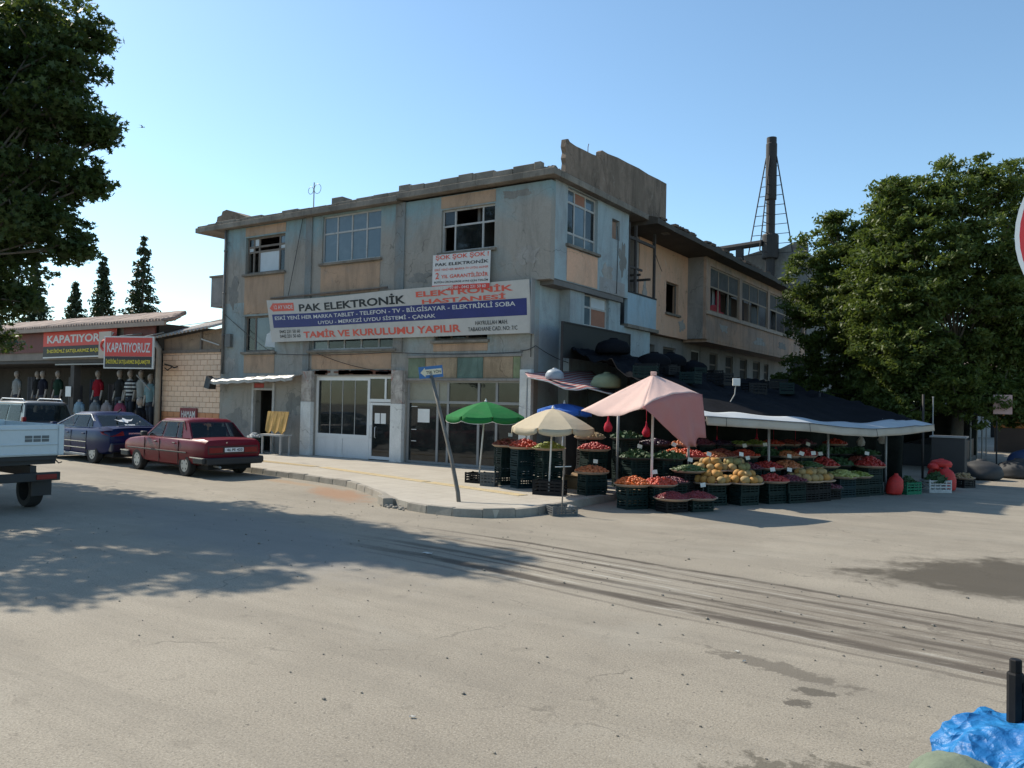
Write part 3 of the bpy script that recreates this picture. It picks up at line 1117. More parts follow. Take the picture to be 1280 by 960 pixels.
# ---- upper windows, shop side
D0, S0 = GL_DARK, GL_SKY
window(B, 'y', AY, -24.68, -22.53, 6.64, 8.0, [0, .16, .3, .82, 1], [0, .6, .74, 1], WOODF, [[None, None, BOARD_W, GL_DARK], [BOARD_W, None, None, BOARD_W], [D0, BOARD_W, None, S0]], 0.07, 0.1, True, CONC)
window(B, 'y', AY, -20.64, -17.93, 6.73, 8.34, [0, .25, .5, .75, 1], [0, .63, 1], PALEF, [[S0, S0, S0, S0], [S0, S0, S0, S0]], 0.055, 0.06, True, CONC)
window(B, 'y', AY, -15.42, -13.42, 6.65, 7.97, [0, .24, .76, 1], [0, .62, 1], PALEF, [[None, GL_DARK, None], [GL_DARK, None, GL_DARK]], 0.055, 0.08, True, CONC)
window(B, 'y', AY, -24.63, -22.93, 3.76, 5.08, [0, .3, 1], [0, 1], WOODF, [[D0, GL_SKY]], 0.07, 0.1, True, CONC)
window(B, 'y', AY, -21.1, -17.2, 3.75, 5.05, [0, .2, .4, .6, .8, 1], [0, 1], PALEF, [[S0, D0, D0, D0, D0]], 0.06, 0.08, True, CONC)
window(B, 'y', AY, -15.6, -13.6, 3.95, 5.1, [0, .3, .6, 1], [0, 1], WOODF, [[D0, D0, D0]], 0.06, 0.08, True, CONC)
m = MB()   # torn paper stuck inside the lower left window, jug and bottle on the big sill
m.add([(-23.6, AY + 0.1, 3.95), (-23.05, AY + 0.1, 3.9), (-23.02, AY + 0.1, 4.6), (-23.2, AY + 0.1, 4.75), (-23.35, AY + 0.1, 4.45), (-23.5, AY + 0.1, 4.4)], [(0, 1, 2, 3, 4, 5)])
m.build('torn_paper', mat('window_paper', (0.6, 0.62, 0.62), 0.8, 0.1, 3), B)
# ---- windows, market side
window(B, 'x', BX, 20.2, 22.1, 6.76, 8.44, [0, .3, .66, 1], [0, .22, .76, 1], PALEF,
       [[S0, S0, S0], [D0, GL_SKY, D0], [GL_SKY, BOARD_R, GL_SKY]], 0.06, 0.1, True, CONC)
m = MB()
fb(m, 'x', BX, 23.14, 23.62, 7.49, 8.06, -0.2, -0.12)
m.build('niche_board', mat('niche_wood', (0.27, 0.17, 0.12), 0.8, 0.3, 4), B)
window(B, 'x', -11.62, 21.55, 23.22, 4.5, 5.5, [0, .36, 1], [0, .6, 1], PALEF, [[GL_SKY, BOARD_R], [GL_SKY, BOARD_W]], 0.06, 0.1, True, CONC)
window(B, 'x', -12.3, 29.55, 30.85, 5.78, 7.02, [0, 1], [0, 1], WOODF, [[None]], 0.06, 0.1, True, CONC)
# the bay: sooty upper lights over open lower lights with rags behind
DARKPANE = mat('dark_room_pane', (0.035, 0.034, 0.032), 0.75, 0.4, 3, spec=0.15)  # opaque matt panes: the unlit room is painted in, sky reflection left out
TANF = mat('tan_frame_paint', (0.33, 0.245, 0.175), 0.8, 0.2, 4, dirt=0.4)
SOOTG = mat('sooted_sheet', (0.085, 0.08, 0.075), 0.9, 0.5, 1.4)
for y0, y1 in ((32.35, 36.25), (36.65, 40.85), (41.2, 45.9), (46.3, 48.3)):
    window(B, 'x', BX, y0, y1, 6.08, 7.98, [0, .3, .64, 1], [0, .56, 1], TANF, [[None], [SOOTG]], 0.07, 0.05, False)
RAG = [(32.6, 33.2, (0.22, 0.22, 0.21)), (33.35, 33.7, (0.36, 0.37, 0.36)), (33.8, 34.45, (0.40, 0.035, 0.06)), (35.2, 35.9, (0.10, 0.11, 0.1)), (37.2, 37.8, (0.08, 0.07, 0.07)), (39.0, 40.4, (0.16, 0.17, 0.17)), (42.6, 43.5, (0.06, 0.06, 0.06))]
for q, (y0, y1, c) in enumerate(RAG):
    m = MB()
    m.grid(14, 5, lambda u, v, y0=y0, y1=y1: (BX - 0.32 + 0.05 * math.sin(u * 14 + v * 2), y0 + (y1 - y0) * u, 6.1 + v * 1.12))
    m.build('curtain', cloth_mat('curtain_cloth_%d' % q, c, 0.2), B, smooth=True, thick=0.006)
m = MB()
m.grid(12, 4, lambda u, v: (BX - 0.2 - 0.04 * math.sin(u * 11), 32.95 + 1.6 * u, 6.1 + 0.38 * v * (0.7 + 0.3 * math.sin(u * 5))))
m.build('curtain', cloth_mat('rag_red', (0.5, 0.06, 0.07), 0.2), B, smooth=True, thick=0.006)
# openings in the low wall behind the stalls
for y0, y1, z0, z1 in ((30.06, 31.4, 3.3, 4.47), (33.15, 34.35, 3.5, 4.56), (35.47, 36.6, 3.5, 4.58), (37.71, 38.84, 3.47, 4.58), (39.93, 41.1, 3.47, 4.56), (42.1, 43.4, 3.6, 4.55), (44.14, 45.0, 3.6, 4.5)):
    window(B, 'x', -12.6, y0, y1, z0, z1, [0, 1], [0, .5, 1], WOODF if y0 != 33.15 else PALEF, [[DARKPANE], [DARKPANE]], 0.07, 0.08, y0 > 33, CONC)

# ---- side balcony at the left end
m = MB()
m.box(-26.88, -25.96, 19.4, 19.55, 5.68, 6.68)
m.box(-26.88, -26.73, 19.55, 22, 5.68, 6.68)
m.box(-26.88, -25.96, 19.4, 22, 5.55, 5.675)
m.build('side_balcony', GREYP, B)
m = MB()
m.box(-26.95, -25.97, 19.34, 19.6, 6.685, 6.76)
m.build('side_balcony_coping', CONC, B, bevel=0.015)

# ---- ground floor: left shop with canopy
m = MB()
for x in (-24.06, -22.94):
    m.box(x, x + 0.1, AY - 0.05, AY - 0.001, 0.14, 2.62)
m.box(-23.96, -22.94, AY - 0.05, AY - 0.001, 2.36, 2.42)
m.build('door_frame', PALEF, B)
m = MB()
m.box(-24.0, -23.45, AY - 0.02, AY - 0.003, 2.44, 2.6)
o = m.build('shop_plate', mat('plate_red', (0.42, 0.07, 0.06), 0.6, 0.2), B)
GALV = mat('galvanised_sheet', (0.36, 0.36, 0.35), 0.55, 0.25, 2.5, dirt=0.5, metal=0.2)
m = MB()
rr = []
for q in range(25):
    u = q / 24
    x = -25.95 + u * 4.6
    z = 2.66 + u * 0.16 + 0.02 * math.sin(q * 1.9)
    rr.append([(x, AY - 0.01, z + 0.12), (x, AY - 0.45, z + 0.06 + 0.015 * math.sin(q * 2.3)), (x, AY - 0.56, z - 0.02), (x, AY - 0.55, z - 0.13 + 0.012 * math.sin(q * 3.1)), (x, AY - 0.5, z - 0.05), (x, AY - 0.4, z + 0.02), (x, AY - 0.01, z + 0.08)])
m.loft(rr)
m.build('sheet_canopy', GALV, B)
m = MB()
m.add([(-26.1, AY - 0.62, 2.42), (-25.8, AY - 0.62, 2.36), (-25.78, AY - 0.55, 2.7), (-26.05, AY - 0.55, 2.86), (-26.1, AY - 0.3, 2.42), (-25.8, AY - 0.3, 2.36), (-25.78, AY - 0.3, 2.7), (-26.05, AY - 0.3, 2.86)],
      [(0, 1, 2, 3), (7, 6, 5, 4), (0, 4, 5, 1), (1, 5, 6, 2), (2, 6, 7, 3), (3, 7, 4, 0)])
m.build('canopy_wedge', mat('wedge_black', (0.03, 0.03, 0.03), 0.6), B)  # dark three-cornered box at the canopy end, gives no light

# ---- ground floor: the white shopfront
y = AY + 0.06
SF = MB()
SF.box(-20.8, -18.3, y, y + 0.06, 2.72, 2.86)
SF.box(-20.8, -20.7, y, y + 0.06, 0.14, 2.72)
SF.box(-18.4, -18.3, y, y + 0.06, 0.14, 2.72)
SF.box(-20.7, -18.4, y, y + 0.06, 0.78, 0.92)
SF.box(-20.7, -18.4, y + 0.004, y + 0.056, 0.14, 0.2)
SF.box(-18.3, -17.22, y, y + 0.06, 2.78, 2.86)
SF.box(-18.3, -17.22, y, y + 0.06, 2.02, 2.12)
SF.box(-17.3, -17.22, y, y + 0.06, 2.12, 2.78)
SF.box(-17.66, -17.58, y + 0.004, y + 0.056, 2.12, 2.78)
front = SF.build('shopfront', WHITEF, B)
for q in range(4):
    x0 = -20.7 + q * 0.575
    m = MB()
    m.box(x0 + 0.006, x0 + 0.569, y + 0.025, y + 0.031, 0.92, 2.72)
    m.build('pane', GL_SHOP, front)
    m = MB()
    m.box(x0 - 0.01, x0 + 0.012, y + 0.015, y + 0.045, 0.92, 2.72)
    m.build('glazing_bar', PALEF, front)
for x0, x1 in ((-20.7, -19.52), (-19.5, -18.4)):
    m = MB()
    m.box(x0, x1, y + 0.012, y + 0.048, 0.2, 0.78)
    m.build('base_panel', WHITEF, front)
for x0, x1 in ((-18.3, -17.66), (-17.58, -17.3)):
    m = MB()
    m.box(x0, x1, y + 0.025, y + 0.031, 2.12, 2.78)
    m.build('pane', GL_DARK, front)
dm = MB()
for a in ((-18.28, -18.17, 0.16, 2.0), (-17.36, -17.26, 0.16, 2.0)):
    dm.box(a[0], a[1], y - 0.01, y + 0.05, a[2], a[3])
dm.box(-18.17, -17.36, y - 0.006, y + 0.046, 0.16, 0.26)
dm.box(-18.17, -17.36, y - 0.006, y + 0.046, 1.92, 2.0)
door = dm.build('shop_door', WHITEF, B)
m = MB()
m.box(-18.17, -17.36, y + 0.015, y + 0.021, 0.26, 1.92)
m.build('pane', GL_SHOP, door)
m = MB()
m.tube([(-18.2, y - 0.01, 0.85), (-18.2, y - 0.08, 0.87), (-18.2, y - 0.08, 1.23), (-18.2, y - 0.01, 1.25)], 0.014, 6)
m.tube([(-18.0, y + 0.01, 0.85), (-18.0, y - 0.05, 0.87), (-18.0, y - 0.05, 1.2), (-18.0, y + 0.01, 1.22)], 0.012, 6)
m.build('door_handle', WHITEF, door, smooth=True)
NOTE = mat('paper_notice', (0.72, 0.72, 0.70), 0.8, 0.05)
for x0, x1 in ((-18.06, -17.84), (-17.8, -17.58)):
    m = MB()
    m.box(x0, x1, y + 0.006, y + 0.012, 1.32, 1.66)
    m.build('notice', NOTE, door)

# ---- ground floor: the dark corner shopfront
SF = MB()
for x in (-16.68, -15.5, -15.1, -13.95, -13.3, -12.44):
    SF.box(x, x + 0.08, y, y + 0.06, 0.14, 2.72)
SF.box(-16.6, -12.44, y + 0.004, y + 0.056, 2.02, 2.1)
SF.box(-16.6, -12.44, y + 0.004, y + 0.056, 0.14, 0.22)
SF.box(-16.6, -12.44, y + 0.004, y + 0.056, 2.66, 2.72)
front = SF.build('shopfront', GREYF, B)
for x0, x1 in ((-16.6, -15.5), (-15.42, -15.1), (-15.02, -13.95), (-13.87, -13.3), (-13.22, -12.44)):
    m = MB()
    m.box(x0, x1, y + 0.025, y + 0.031, 0.22, 2.02)
    m.build('pane', GL_SHOP, front)
    m = MB()
    m.box(x0, x1, y + 0.025, y + 0.031, 2.1, 2.66)
    m.build('pane', GL_SHOP if x0 > -15.2 else mat('painted_pane', (0.26, 0.25, 0.20), 0.5, 0.2, 1.5), front)
m = MB()
m.box(-16.25, -15.78, y + 0.012, y + 0.02, 1.42, 1.84)
m.build('notice', NOTE, front)
for x, w in ((-16.5, 0.2), (-16.5, 0.2), (-16.52, 0.24)):
    m = MB()
    z = 1.9 - 0.36 * rng.randint(0, 3)
    m.box(x, x + w, y + 0.013, y + 0.019, z, z + 0.02)
    m.build('sticker_strip', NOTE, front)
m = MB()
m.ball((-14.2, AY + 0.9, 2.4), 0.05, 0.05, 0.08, 8, 6)
m.tube([(-14.2, AY + 0.9, 2.46), (-14.2, AY + 0.9, 2.88)], 0.012, 5)
m.build('hanging_bulb', mat('bulb_white', (0.6, 0.6, 0.58), 0.3), B)

# ---- cables along the facade
CAB = mat('black_cable', (0.02, 0.02, 0.02), 0.7)


def cable(pts, sag, label, r=0.011, n=10):
    m = MB()
    P = []
    for a, b in zip(pts, pts[1:]):
        a, b = Vector(a), Vector(b)
        for q in range(n + 1):
            u = q / n
            p = a.lerp(b, u)
            p.z -= sag * 4 * u * (1 - u)
            if not P or (p - P[-1]).length > 1e-4:
                P.append(p)
    m.tube(P, r, 5)
    return tag(m.build('cable', CAB, smooth=True), label, 'cable', 'cables on the building')


cable([(-25.9, AY - 0.05, 5.3), (-22.9, AY - 0.07, 3.66), (-17.3, AY - 0.12, 3.62), (-12.3, AY - 0.06, 3.55)], 0.06, 'thin black cable slung along the facade under the long banner')
cable([(-21.6, AY - 0.04, 8.38), (-22.2, AY - 0.08, 5.7)], 0.0, 'thin black cable hanging from the roof left of the big window')
cable([(-20.9, AY - 0.06, 3.72), (-17.4, AY - 0.08, 3.0)], 0.12, 'drooping black cable over the white shopfront')
cable([(-12.4, AY - 0.05, 3.6), (-11.9, AY - 0.03, 3.72), (-11.55, 20.5, 3.3)], 0.05, 'black cable bent round the building corner beside the dark board')
cable([(-12.05, AY - 0.04, 5.5), (-12.05, AY - 0.04, 3.4)], 0.0, 'black cable running down the corner at the end of the banner')
cable([(-11.47, 23.4, 7.9), (-11.47, 23.5, 7.4), (-11.47, 23.45, 5.7)], 0.0, 'thin black cable down the blue wall under the small niche')
cable([(-25.8, AY - 0.06, 5.6), (-25.8, AY - 0.06, 3.9)], 0.0, 'black cable beside the lower left window', 0.03)
cable([(-12.0, 27.4, 8.2), (-12.0, 28.4, 7.2)], 0.1, 'loose black cable dangling on the peach wall under the eave')
cable([(-26.0, 19.3, 5.0), (-60, 24, 6.3)], 0.5, 'overhead wire running left from the building over the tin roof', 0.012, 16)

# ---- aerial on the roof
t = thing('roof_aerial', 'thin wire television aerial with round loops on the roof edge', 'aerial', (-21.5, 19.6, 8.84))
m = MB()
m.tube([(-21.5, 19.6, 8.84), (-21.5, 19.6, 9.75)], 0.02, 6)
m.build('mast', GREYF, t)
m = MB()
for c, r in (((-21.32, 19.6, 9.5), 0.17), ((-21.66, 19.6, 9.48), 0.13)):
    m.tube([(c[0] + r * math.cos(a * math.pi / 8), c[1], c[2] + r * math.sin(a * math.pi / 8)) for a in range(17)], 0.01, 5, False)
m.build('loops', GREYF, t)

# ---- chimney stack with its guy ladders
STEEL = mat('sooty_steel', (0.035, 0.032, 0.032), 0.7, 0.3, 2, metal=0.3)
t = thing('chimney_stack', 'tall black steel chimney stack with lattice stays above the roof', 'chimney', (-13.9, 49.7, 8.5))
m = MB()
m.lathe([(0.27, 8.5), (0.27, 14.9), (0.33, 14.95), (0.33, 18.4), (0.3, 18.45), (0.3, 18.8)], 18, (-13.9, 49.7, 0))
m.build('flue', STEEL, t, smooth=False)
m = MB()
m.lathe([(0.48, 11.3), (0.5, 11.4), (0.5, 12.7), (0.44, 12.8)], 18, (-13.9, 49.7, 0))
m.build('collar', STEEL, t)
m = MB()
for sx, sy in ((-1, 0), (1, 0), (0, -1)):
    a0, a1 = (-13.9 + sx * 1.35 + sy * 0.25, 49.7 + sy * 1.35, 11.6), (-13.9 + sx * 0.32, 49.7 + sy * 0.32, 17.6)
    b0, b1 = (a0[0] + (0.0 if sx else 0.3), a0[1] - (0.3 if sx else 0), 11.6), (a1[0], a1[1] - 0.1, 17.6)
    m.tube([a0, a1], 0.04, 5)
    for q in range(10):
        u = q / 10
        p = Vector(a0).lerp(Vector(a1), u)
        m.tube([p, (-13.9, 49.7, p.z)], 0.025, 4)
m.build('stays', STEEL, t)
m = MB()
m.tube([(-18.2, 49.4, 12.0), (-14.3, 49.4, 12.25)], 0.2, 8)
m.box(-15.9, -15.5, 49.2, 49.6, 11.0, 12.0)
m.build('flue_duct', STEEL, t)

# ---- taller bare concrete building behind
t = thing('concrete_building', 'bare grey concrete building rising behind the eave beside the chimney', 'building', (-15, 50.2, 0))
m = MB()
top = [(-21, 11.7), (-18.3, 11.7), (-17.2, 11.62), (-15.6, 11.72), (-14.6, 11.95), (-13.4, 11.98), (-12.6, 12.3), (-11.9, 12.32), (-11.8, 11.9)]
m.prism([(-21, 0), (-11.8, 0)] + top[::-1], lambda x, z: (x, 50.5, z), lambda x, z: (x, 50.2, z))
m.box(-12.1, -11.8, 50.5, 85, 0, 11.6)
m.box(-21, -20.7, 50.5, 85, 0, 11.5)
m.box(-20.6, -12.2, 50.6, 85, 11.2, 11.4)
m.build('wall', paint('grey_concrete_far', (0.25, 0.24, 0.225), (0.19, 0.18, 0.165), (0.33, 0.32, 0.30), 0.5, None, None, 0.7, 0.4), t)
m = MB()
m.box(-12.5, -12.2, 50.05, 50.18, 11.9, 12.1)
m.build('roof_lump', CONC, t)
# ================================================================ BANNERS AND SIGNS
RED = mat('print_red', (0.62, 0.055, 0.04), 0.6, 0.08, 2)
INK_RED = mat('ink_red', (0.66, 0.10, 0.06), 0.6, 0.08, 2)
BLUE = mat('print_blue', (0.022, 0.028, 0.15), 0.6, 0.15, 2)
BLACK = mat('print_black', (0.012, 0.012, 0.012), 0.6, 0.1, 2)
WHITE = mat('print_white', (0.62, 0.61, 0.58), 0.65, 0.06, 2)
VINYL = mat('banner_vinyl', (0.50, 0.47, 0.43), 0.6, 0.1, 1.2, dirt=0.3, dirtc=(0.30, 0.27, 0.23))
YEL = mat('print_yellow', (0.66, 0.52, 0.03), 0.6, 0.08, 2)

# the long shop banner
yb = AY - 0.16
t = thing('shop_banner', 'long white and blue electronics repair banner across the facade', 'banner', (-17.5, yb, 4.05))
pl = bilerp((-22.9, yb, 4.07), (-11.99, yb, 4.07), (-12.06, yb - 0.03, 5.6), (-23.2, yb - 0.03, 5.58), (0, -1, 0), 0.022)


def plb(u, v, d):
    p = pl(u, v, d)
    p.z -= 0.05 * math.sin(min(1, u / 0.5) * math.pi) * v * (1 if u < 0.5 else 0)
    return p


m = MB()
m.grid(48, 4, lambda u, v: plb(u, v, 0))
m.build('sheet', VINYL, t, thick=0.004)
patch(t, 0.018, 0.99, 0.335, 0.655, plb, BLUE, 'blue_band', 0.006, 48)
k = MB()
k.add([plb(0.01, 0.8, 0.008), plb(0.03, 0.71, 0.008), plb(0.03, 0.73, 0.008), plb(0.122, 0.73, 0.008), plb(0.122, 0.92, 0.008), plb(0.03, 0.92, 0.008), plb(0.03, 0.94, 0.008)], [(0, 1, 2, 3, 4, 5, 6)])
k.build('red_arrow', INK_RED, t)
lettering(t, '12 AY VADE', 0.032, 0.118, 0.78, 0.87, plb, WHITE, 0.01, eps=0.012)
lettering(t, 'PAK ELEKTRONİK', 0.145, 0.585, 0.70, 0.93, plb, BLACK, 0.03, eps=0.008)
lettering(t, 'ELEKTRONİK', 0.625, 0.95, 0.81, 0.96, plb, INK_RED, 0.03, eps=0.008)
lettering(t, 'HASTANESİ', 0.645, 0.925, 0.665, 0.785, plb, INK_RED, 0.03, eps=0.008)
lettering(t, 'ESKİ YENİ HER MARKA TABLET - TELEFON - TV - BİLGİSAYAR - ELEKTRİKLİ SOBA', 0.03, 0.955, 0.52, 0.635, plb, WHITE, 0.012, eps=0.012)
lettering(t, 'UYDU - MERKEZİ UYDU SİSTEMİ - ÇANAK', 0.225, 0.69, 0.36, 0.48, plb, WHITE, 0.012, eps=0.012)
lettering(t, 'TAMİR VE KURULUMU YAPILIR', 0.155, 0.775, 0.07, 0.27, plb, INK_RED, 0.03, eps=0.008)
lettering(t, '0442 231 50 60', 0.045, 0.14, 0.2, 0.28, plb, BLACK, 0.01, eps=0.008)
lettering(t, '0442 231 50 60', 0.045, 0.14, 0.09, 0.17, plb, BLACK, 0.01, eps=0.008)
lettering(t, 'HAYRULLAH MAH.', 0.825, 0.93, 0.19, 0.27, plb, BLACK, 0.01, eps=0.008)
lettering(t, 'TABAKHANE CAD. NO: 7/C', 0.80, 0.96, 0.07, 0.15, plb, BLACK, 0.01, eps=0.008)
m = MB()
m.box(-12.0, -11.96, AY - 0.2, AY - 0.02, 4.05, 5.62)
m.build('end_batten', GREYF, t)
k = MB()
k.tube([(-23.1, AY - 0.1, 5.66), (-20.5, AY - 0.12, 5.68), (-17.5, AY - 0.1, 5.72)], 0.035, 5)
k.build('top_pole', WOODF, t)

# the small poster under the window
yp = AY - 0.2
t = thing('shop_poster', 'small white poster with red lettering hung under the dark window', 'poster', (-14.5, yp, 5.4))
pl = bilerp((-15.58, yp, 5.47), (-13.42, yp, 5.42), (-13.4, yp, 6.54), (-15.56, yp, 6.56), (0, -1, 0))
m = MB()
m.grid(6, 2, lambda u, v: pl(u, v, 0))
m.build('sheet', mat('poster_sheet', (0.62, 0.60, 0.58), 0.6, 0.06, 2, dirt=0.15), t, thick=0.003)
patch(t, 0, 1, 0.0, 0.14, pl, RED, 'red_band', 0.006)
lettering(t, '0442 231 50 60 - 0442 231 50 60', 0.06, 0.94, 0.03, 0.11, pl, WHITE, 0.01, eps=0.011)
lettering(t, 'ŞOK ŞOK ŞOK !', 0.05, 0.97, 0.83, 0.985, pl, INK_RED, 0.02, eps=0.008)
lettering(t, 'PAK ELEKTRONİK', 0.05, 0.97, 0.68, 0.79, pl, BLACK, 0.02, eps=0.008)
lettering(t, 'ESKİ YENİ HER MARKA TV UYDU ALINIR', 0.04, 0.97, 0.545, 0.62, pl, INK_RED, 0.01, eps=0.008)
lettering(t, '2', 0.06, 0.12, 0.32, 0.5, pl, INK_RED, 0.02, eps=0.008)
lettering(t, 'YIL GARANTİLİDİR', 0.16, 0.97, 0.33, 0.46, pl, INK_RED, 0.02, eps=0.008)
lettering(t, 'BÜTÜN ÜRÜNLERDE AYNI GÜN TESLİM', 0.04, 0.97, 0.2, 0.27, pl, BLACK, 0.012, eps=0.008)

# blank dark board over the stalls
t = thing('dark_board', 'blank black signboard in a thin frame over the market stalls', 'signboard', (-11.1, 21.5, 3.4))
m = MB()
m.box(-11.16, -11.12, 19.4, 23.75, 3.42, 4.36)
m.build('board', mat('board_black', (0.018, 0.019, 0.018), 0.55, 0.2, 2), t)
m = MB()
m.box(-11.17, -11.1, 19.36, 19.4, 2.5, 4.4)
m.box(-11.17, -11.1, 23.75, 23.79, 2.5, 4.4)
m.box(-11.17, -11.1, 19.4, 23.75, 4.36, 4.4)
m.box(-11.17, -11.1, 19.4, 23.75, 3.38, 3.42)
m.build('frame', STEEL, t)

# leaning one-way sign
t = thing('one_way_sign', 'leaning pole with blue and white one way arrow plate at the kerb', 'sign', (-9.42, 12.52, 0.14))
m = MB()
m.tube([(-9.42, 12.52, 0.0), (-9.50, 12.56, 0.32), (-9.80, 12.72, 0.95), (-10.42, 13.05, 2.0), (-10.78, 13.24, 2.62)], [0.042, 0.042, 0.04, 0.038, 0.036], 8)
m.build('pole', mat('pole_paint', (0.13, 0.115, 0.095), 0.6, 0.35, 6, dirt=0.5, dirtc=(0.28, 0.22, 0.16)), t, smooth=True)
sgn = Vector((0.62, 0.785, 0)).normalized()
nrm = Vector((0.785, -0.62, 0)).normalized()
c0 = Vector((-10.83, 13.26, 2.71)) + nrm * 0.045
tl = 0.13
U_ = (sgn * math.cos(tl) + Vector((0, 0, 1)) * math.sin(tl))
V_ = (Vector((0, 0, 1)) * math.cos(tl) - sgn * math.sin(tl))


def ps(u, v, d):
    return c0 + U_ * ((u - 0.5) * 0.52) + V_ * ((v - 0.5) * 0.25) + nrm * d


m = MB()
for d in (0, 0.004):
    pass
m.add([ps(0, 0, -0.004), ps(1, 0, -0.004), ps(1, 1, -0.004), ps(0, 1, -0.004), ps(0, 0, 0), ps(1, 0, 0), ps(1, 1, 0), ps(0, 1, 0)],
      [(3, 2, 1, 0), (4, 5, 6, 7), (0, 1, 5, 4), (1, 2, 6, 5), (2, 3, 7, 6), (3, 0, 4, 7)])
m.build('plate', mat('sign_blue', (0.03, 0.13, 0.33), 0.5, 0.12, 4), t)
m = MB()
m.add([ps(a, b, 0.003) for a, b in [(0.06, 0.5), (0.26, 0.9), (0.26, 0.74), (0.95, 0.74), (0.95, 0.26), (0.26, 0.26), (0.26, 0.1)]], [(0, 6, 5, 4, 3, 2, 1)])
m.build('arrow', mat('sign_cream', (0.62, 0.57, 0.42), 0.55, 0.1, 5), t)
lettering(t, 'TEK YÖN', 0.3, 0.92, 0.36, 0.66, ps, BLACK, 0.015, eps=0.005)
m = MB()
m.tube([(-10.74, 13.22, 2.55), (-10.83, 13.26, 2.71), (-10.90, 13.30, 2.83)], 0.03, 6)
m.build('bracket', GREYF, t)

# round traffic sign at the right edge, close to the camera
t = thing('round_traffic_sign', 'red round traffic sign with white rim cut by the right picture edge', 'sign', (0.25, 2.81, 0))
cc = Vector((0.236, 2.775, 2.625))
fw = Vector((-0.15, -2.1, -0.4)).normalized()
fw = Vector((-0.07, -1, 0)).normalized()
sx = Vector((1, -0.07, 0)).normalized()


def disc(r0, r1, d0, d1, nm, mt):
    m = MB()
    n = 48
    rings = []
    for r, d in ((r0, d0), (r1, d0), (r1, d1), (r0, d1)):
        rings.append([cc + (sx * math.cos(2 * math.pi * q / n) + Vector((0, 0, 1)) * math.sin(2 * math.pi * q / n)) * r + fw * d for q in range(n)])
    if r0 <= 0.001:
        m.loft([rings[1], rings[2]])
    else:
        m.loft(rings + [rings[0]], cap=False)
    return m.build(nm, mt, t)


disc(0, 0.3, -0.004, 0.0, 'plate', mat('sign_back', (0.5, 0.5, 0.5), 0.4))
disc(0.288, 0.3, 0.0, 0.003, 'rim', mat('sign_white', (0.78, 0.78, 0.77), 0.4, 0.03))
disc(0, 0.288, 0.0, 0.003, 'red_face', mat('sign_red', (0.62, 0.03, 0.035), 0.4, 0.06))
m = MB()
pp = [cc + sx * a + Vector((0, 0, 1)) * b + fw * 0.005 for a, b in ((-0.2, -0.05), (0.2, -0.05), (0.2, 0.05), (-0.2, 0.05))]
m.quad(*pp)
m.build('white_bar', mat('sign_white', (0.78, 0.78, 0.77)), t)
m = MB()
m.tube([cc + Vector((0.02, 0.04, 0.35)), (cc.x + 0.02, cc.y + 0.04, 0.0)], 0.03, 8)
m.build('post', GREYF, t)
# ================================================================ LOW SHOP ROW AT THE LEFT
S = thing('clothing_shop', 'low clothes shop with tiled roof and open dark front at left', 'shop', (-38, 19.2, 0))
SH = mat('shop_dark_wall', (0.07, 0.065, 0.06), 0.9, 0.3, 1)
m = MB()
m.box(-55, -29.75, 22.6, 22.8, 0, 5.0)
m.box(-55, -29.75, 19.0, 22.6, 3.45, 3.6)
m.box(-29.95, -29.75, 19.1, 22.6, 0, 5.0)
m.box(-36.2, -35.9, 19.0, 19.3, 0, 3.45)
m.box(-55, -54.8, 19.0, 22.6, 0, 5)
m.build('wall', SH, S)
m = MB()
m.box(-55, -29.95, 18.95, 19.15, 3.6, 4.95)
m.build('fascia', mat('shop_fascia', (0.20, 0.17, 0.145), 0.8, 0.2, 1.5, dirt=0.5), S)
m = MB()
m.box(-55, -38.4, 18.88, 18.95, 3.95, 4.85)
fs = m.build('name_board', mat('name_board_red', (0.13, 0.035, 0.03), 0.7, 0.3, 2), S)
m = MB()
m.box(-31.9, -29.7, 18.88, 18.95, 4.3, 4.95)
m.build('name_board', mat('name_board_red', (0.13, 0.035, 0.03), 0.7, 0.3, 2), S)
m = MB()
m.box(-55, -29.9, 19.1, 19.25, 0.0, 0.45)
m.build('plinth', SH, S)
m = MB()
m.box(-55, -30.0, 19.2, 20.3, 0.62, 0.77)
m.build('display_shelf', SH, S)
m = MB()
m.box(-37.5, -33.2, 18.97, 19.08, 3.36, 3.42)
m.build('shutter_rail', mat('rail_pale', (0.30, 0.30, 0.28), 0.6), S)
# tiled roof: courses of pan tiles as ribs
m = MB()
x = -55.0
n = 0
while x < -28.7:
    z = rng.uniform(-0.015, 0.015)
    pts = []
    vm = min(1.0, 0.15 + (-28.6 - x) / 3.4)
    for r in range(7):
        v = r / 6 * vm
        pts.append((x, 18.55 + v * 2.9, 5.02 + v * 0.75 + z + (0.02 if r % 2 else 0)))
    m.tube(pts, [0.1] * 7, 6)
    x += 0.21
m.build('roof_tiles', mat('pan_tiles', (0.25, 0.19, 0.16), 0.9, 0.4, 2.5, dirt=0.6, dirtc=(0.17, 0.145, 0.13)), S, smooth=True)
m = MB()
m.add([(-55, 18.6, 4.93), (-28.5, 18.6, 4.93), (-31.6, 21.5, 5.68), (-55, 21.5, 5.68), (-55, 18.6, 4.98), (-28.5, 18.6, 4.98), (-31.6, 21.5, 5.73), (-55, 21.5, 5.73)],
      [(3, 2, 1, 0), (4, 5, 6, 7), (0, 1, 5, 4), (1, 2, 6, 5), (2, 3, 7, 6), (3, 0, 4, 7)])
m.build('roof_deck', BLACKISH, S)
m = MB()
m.box(-55, -28.5, 18.5, 18.6, 4.84, 5.0)
m.build('eave_board', mat('eave_board', (0.33, 0.25, 0.2), 0.8, 0.2, 3), S)
m = MB()
m.tube([(-30.9, 18.9, 2.9), (-30.0, 18.95, 2.3)], 0.025, 6)
m.build('brace', GREYF, S)
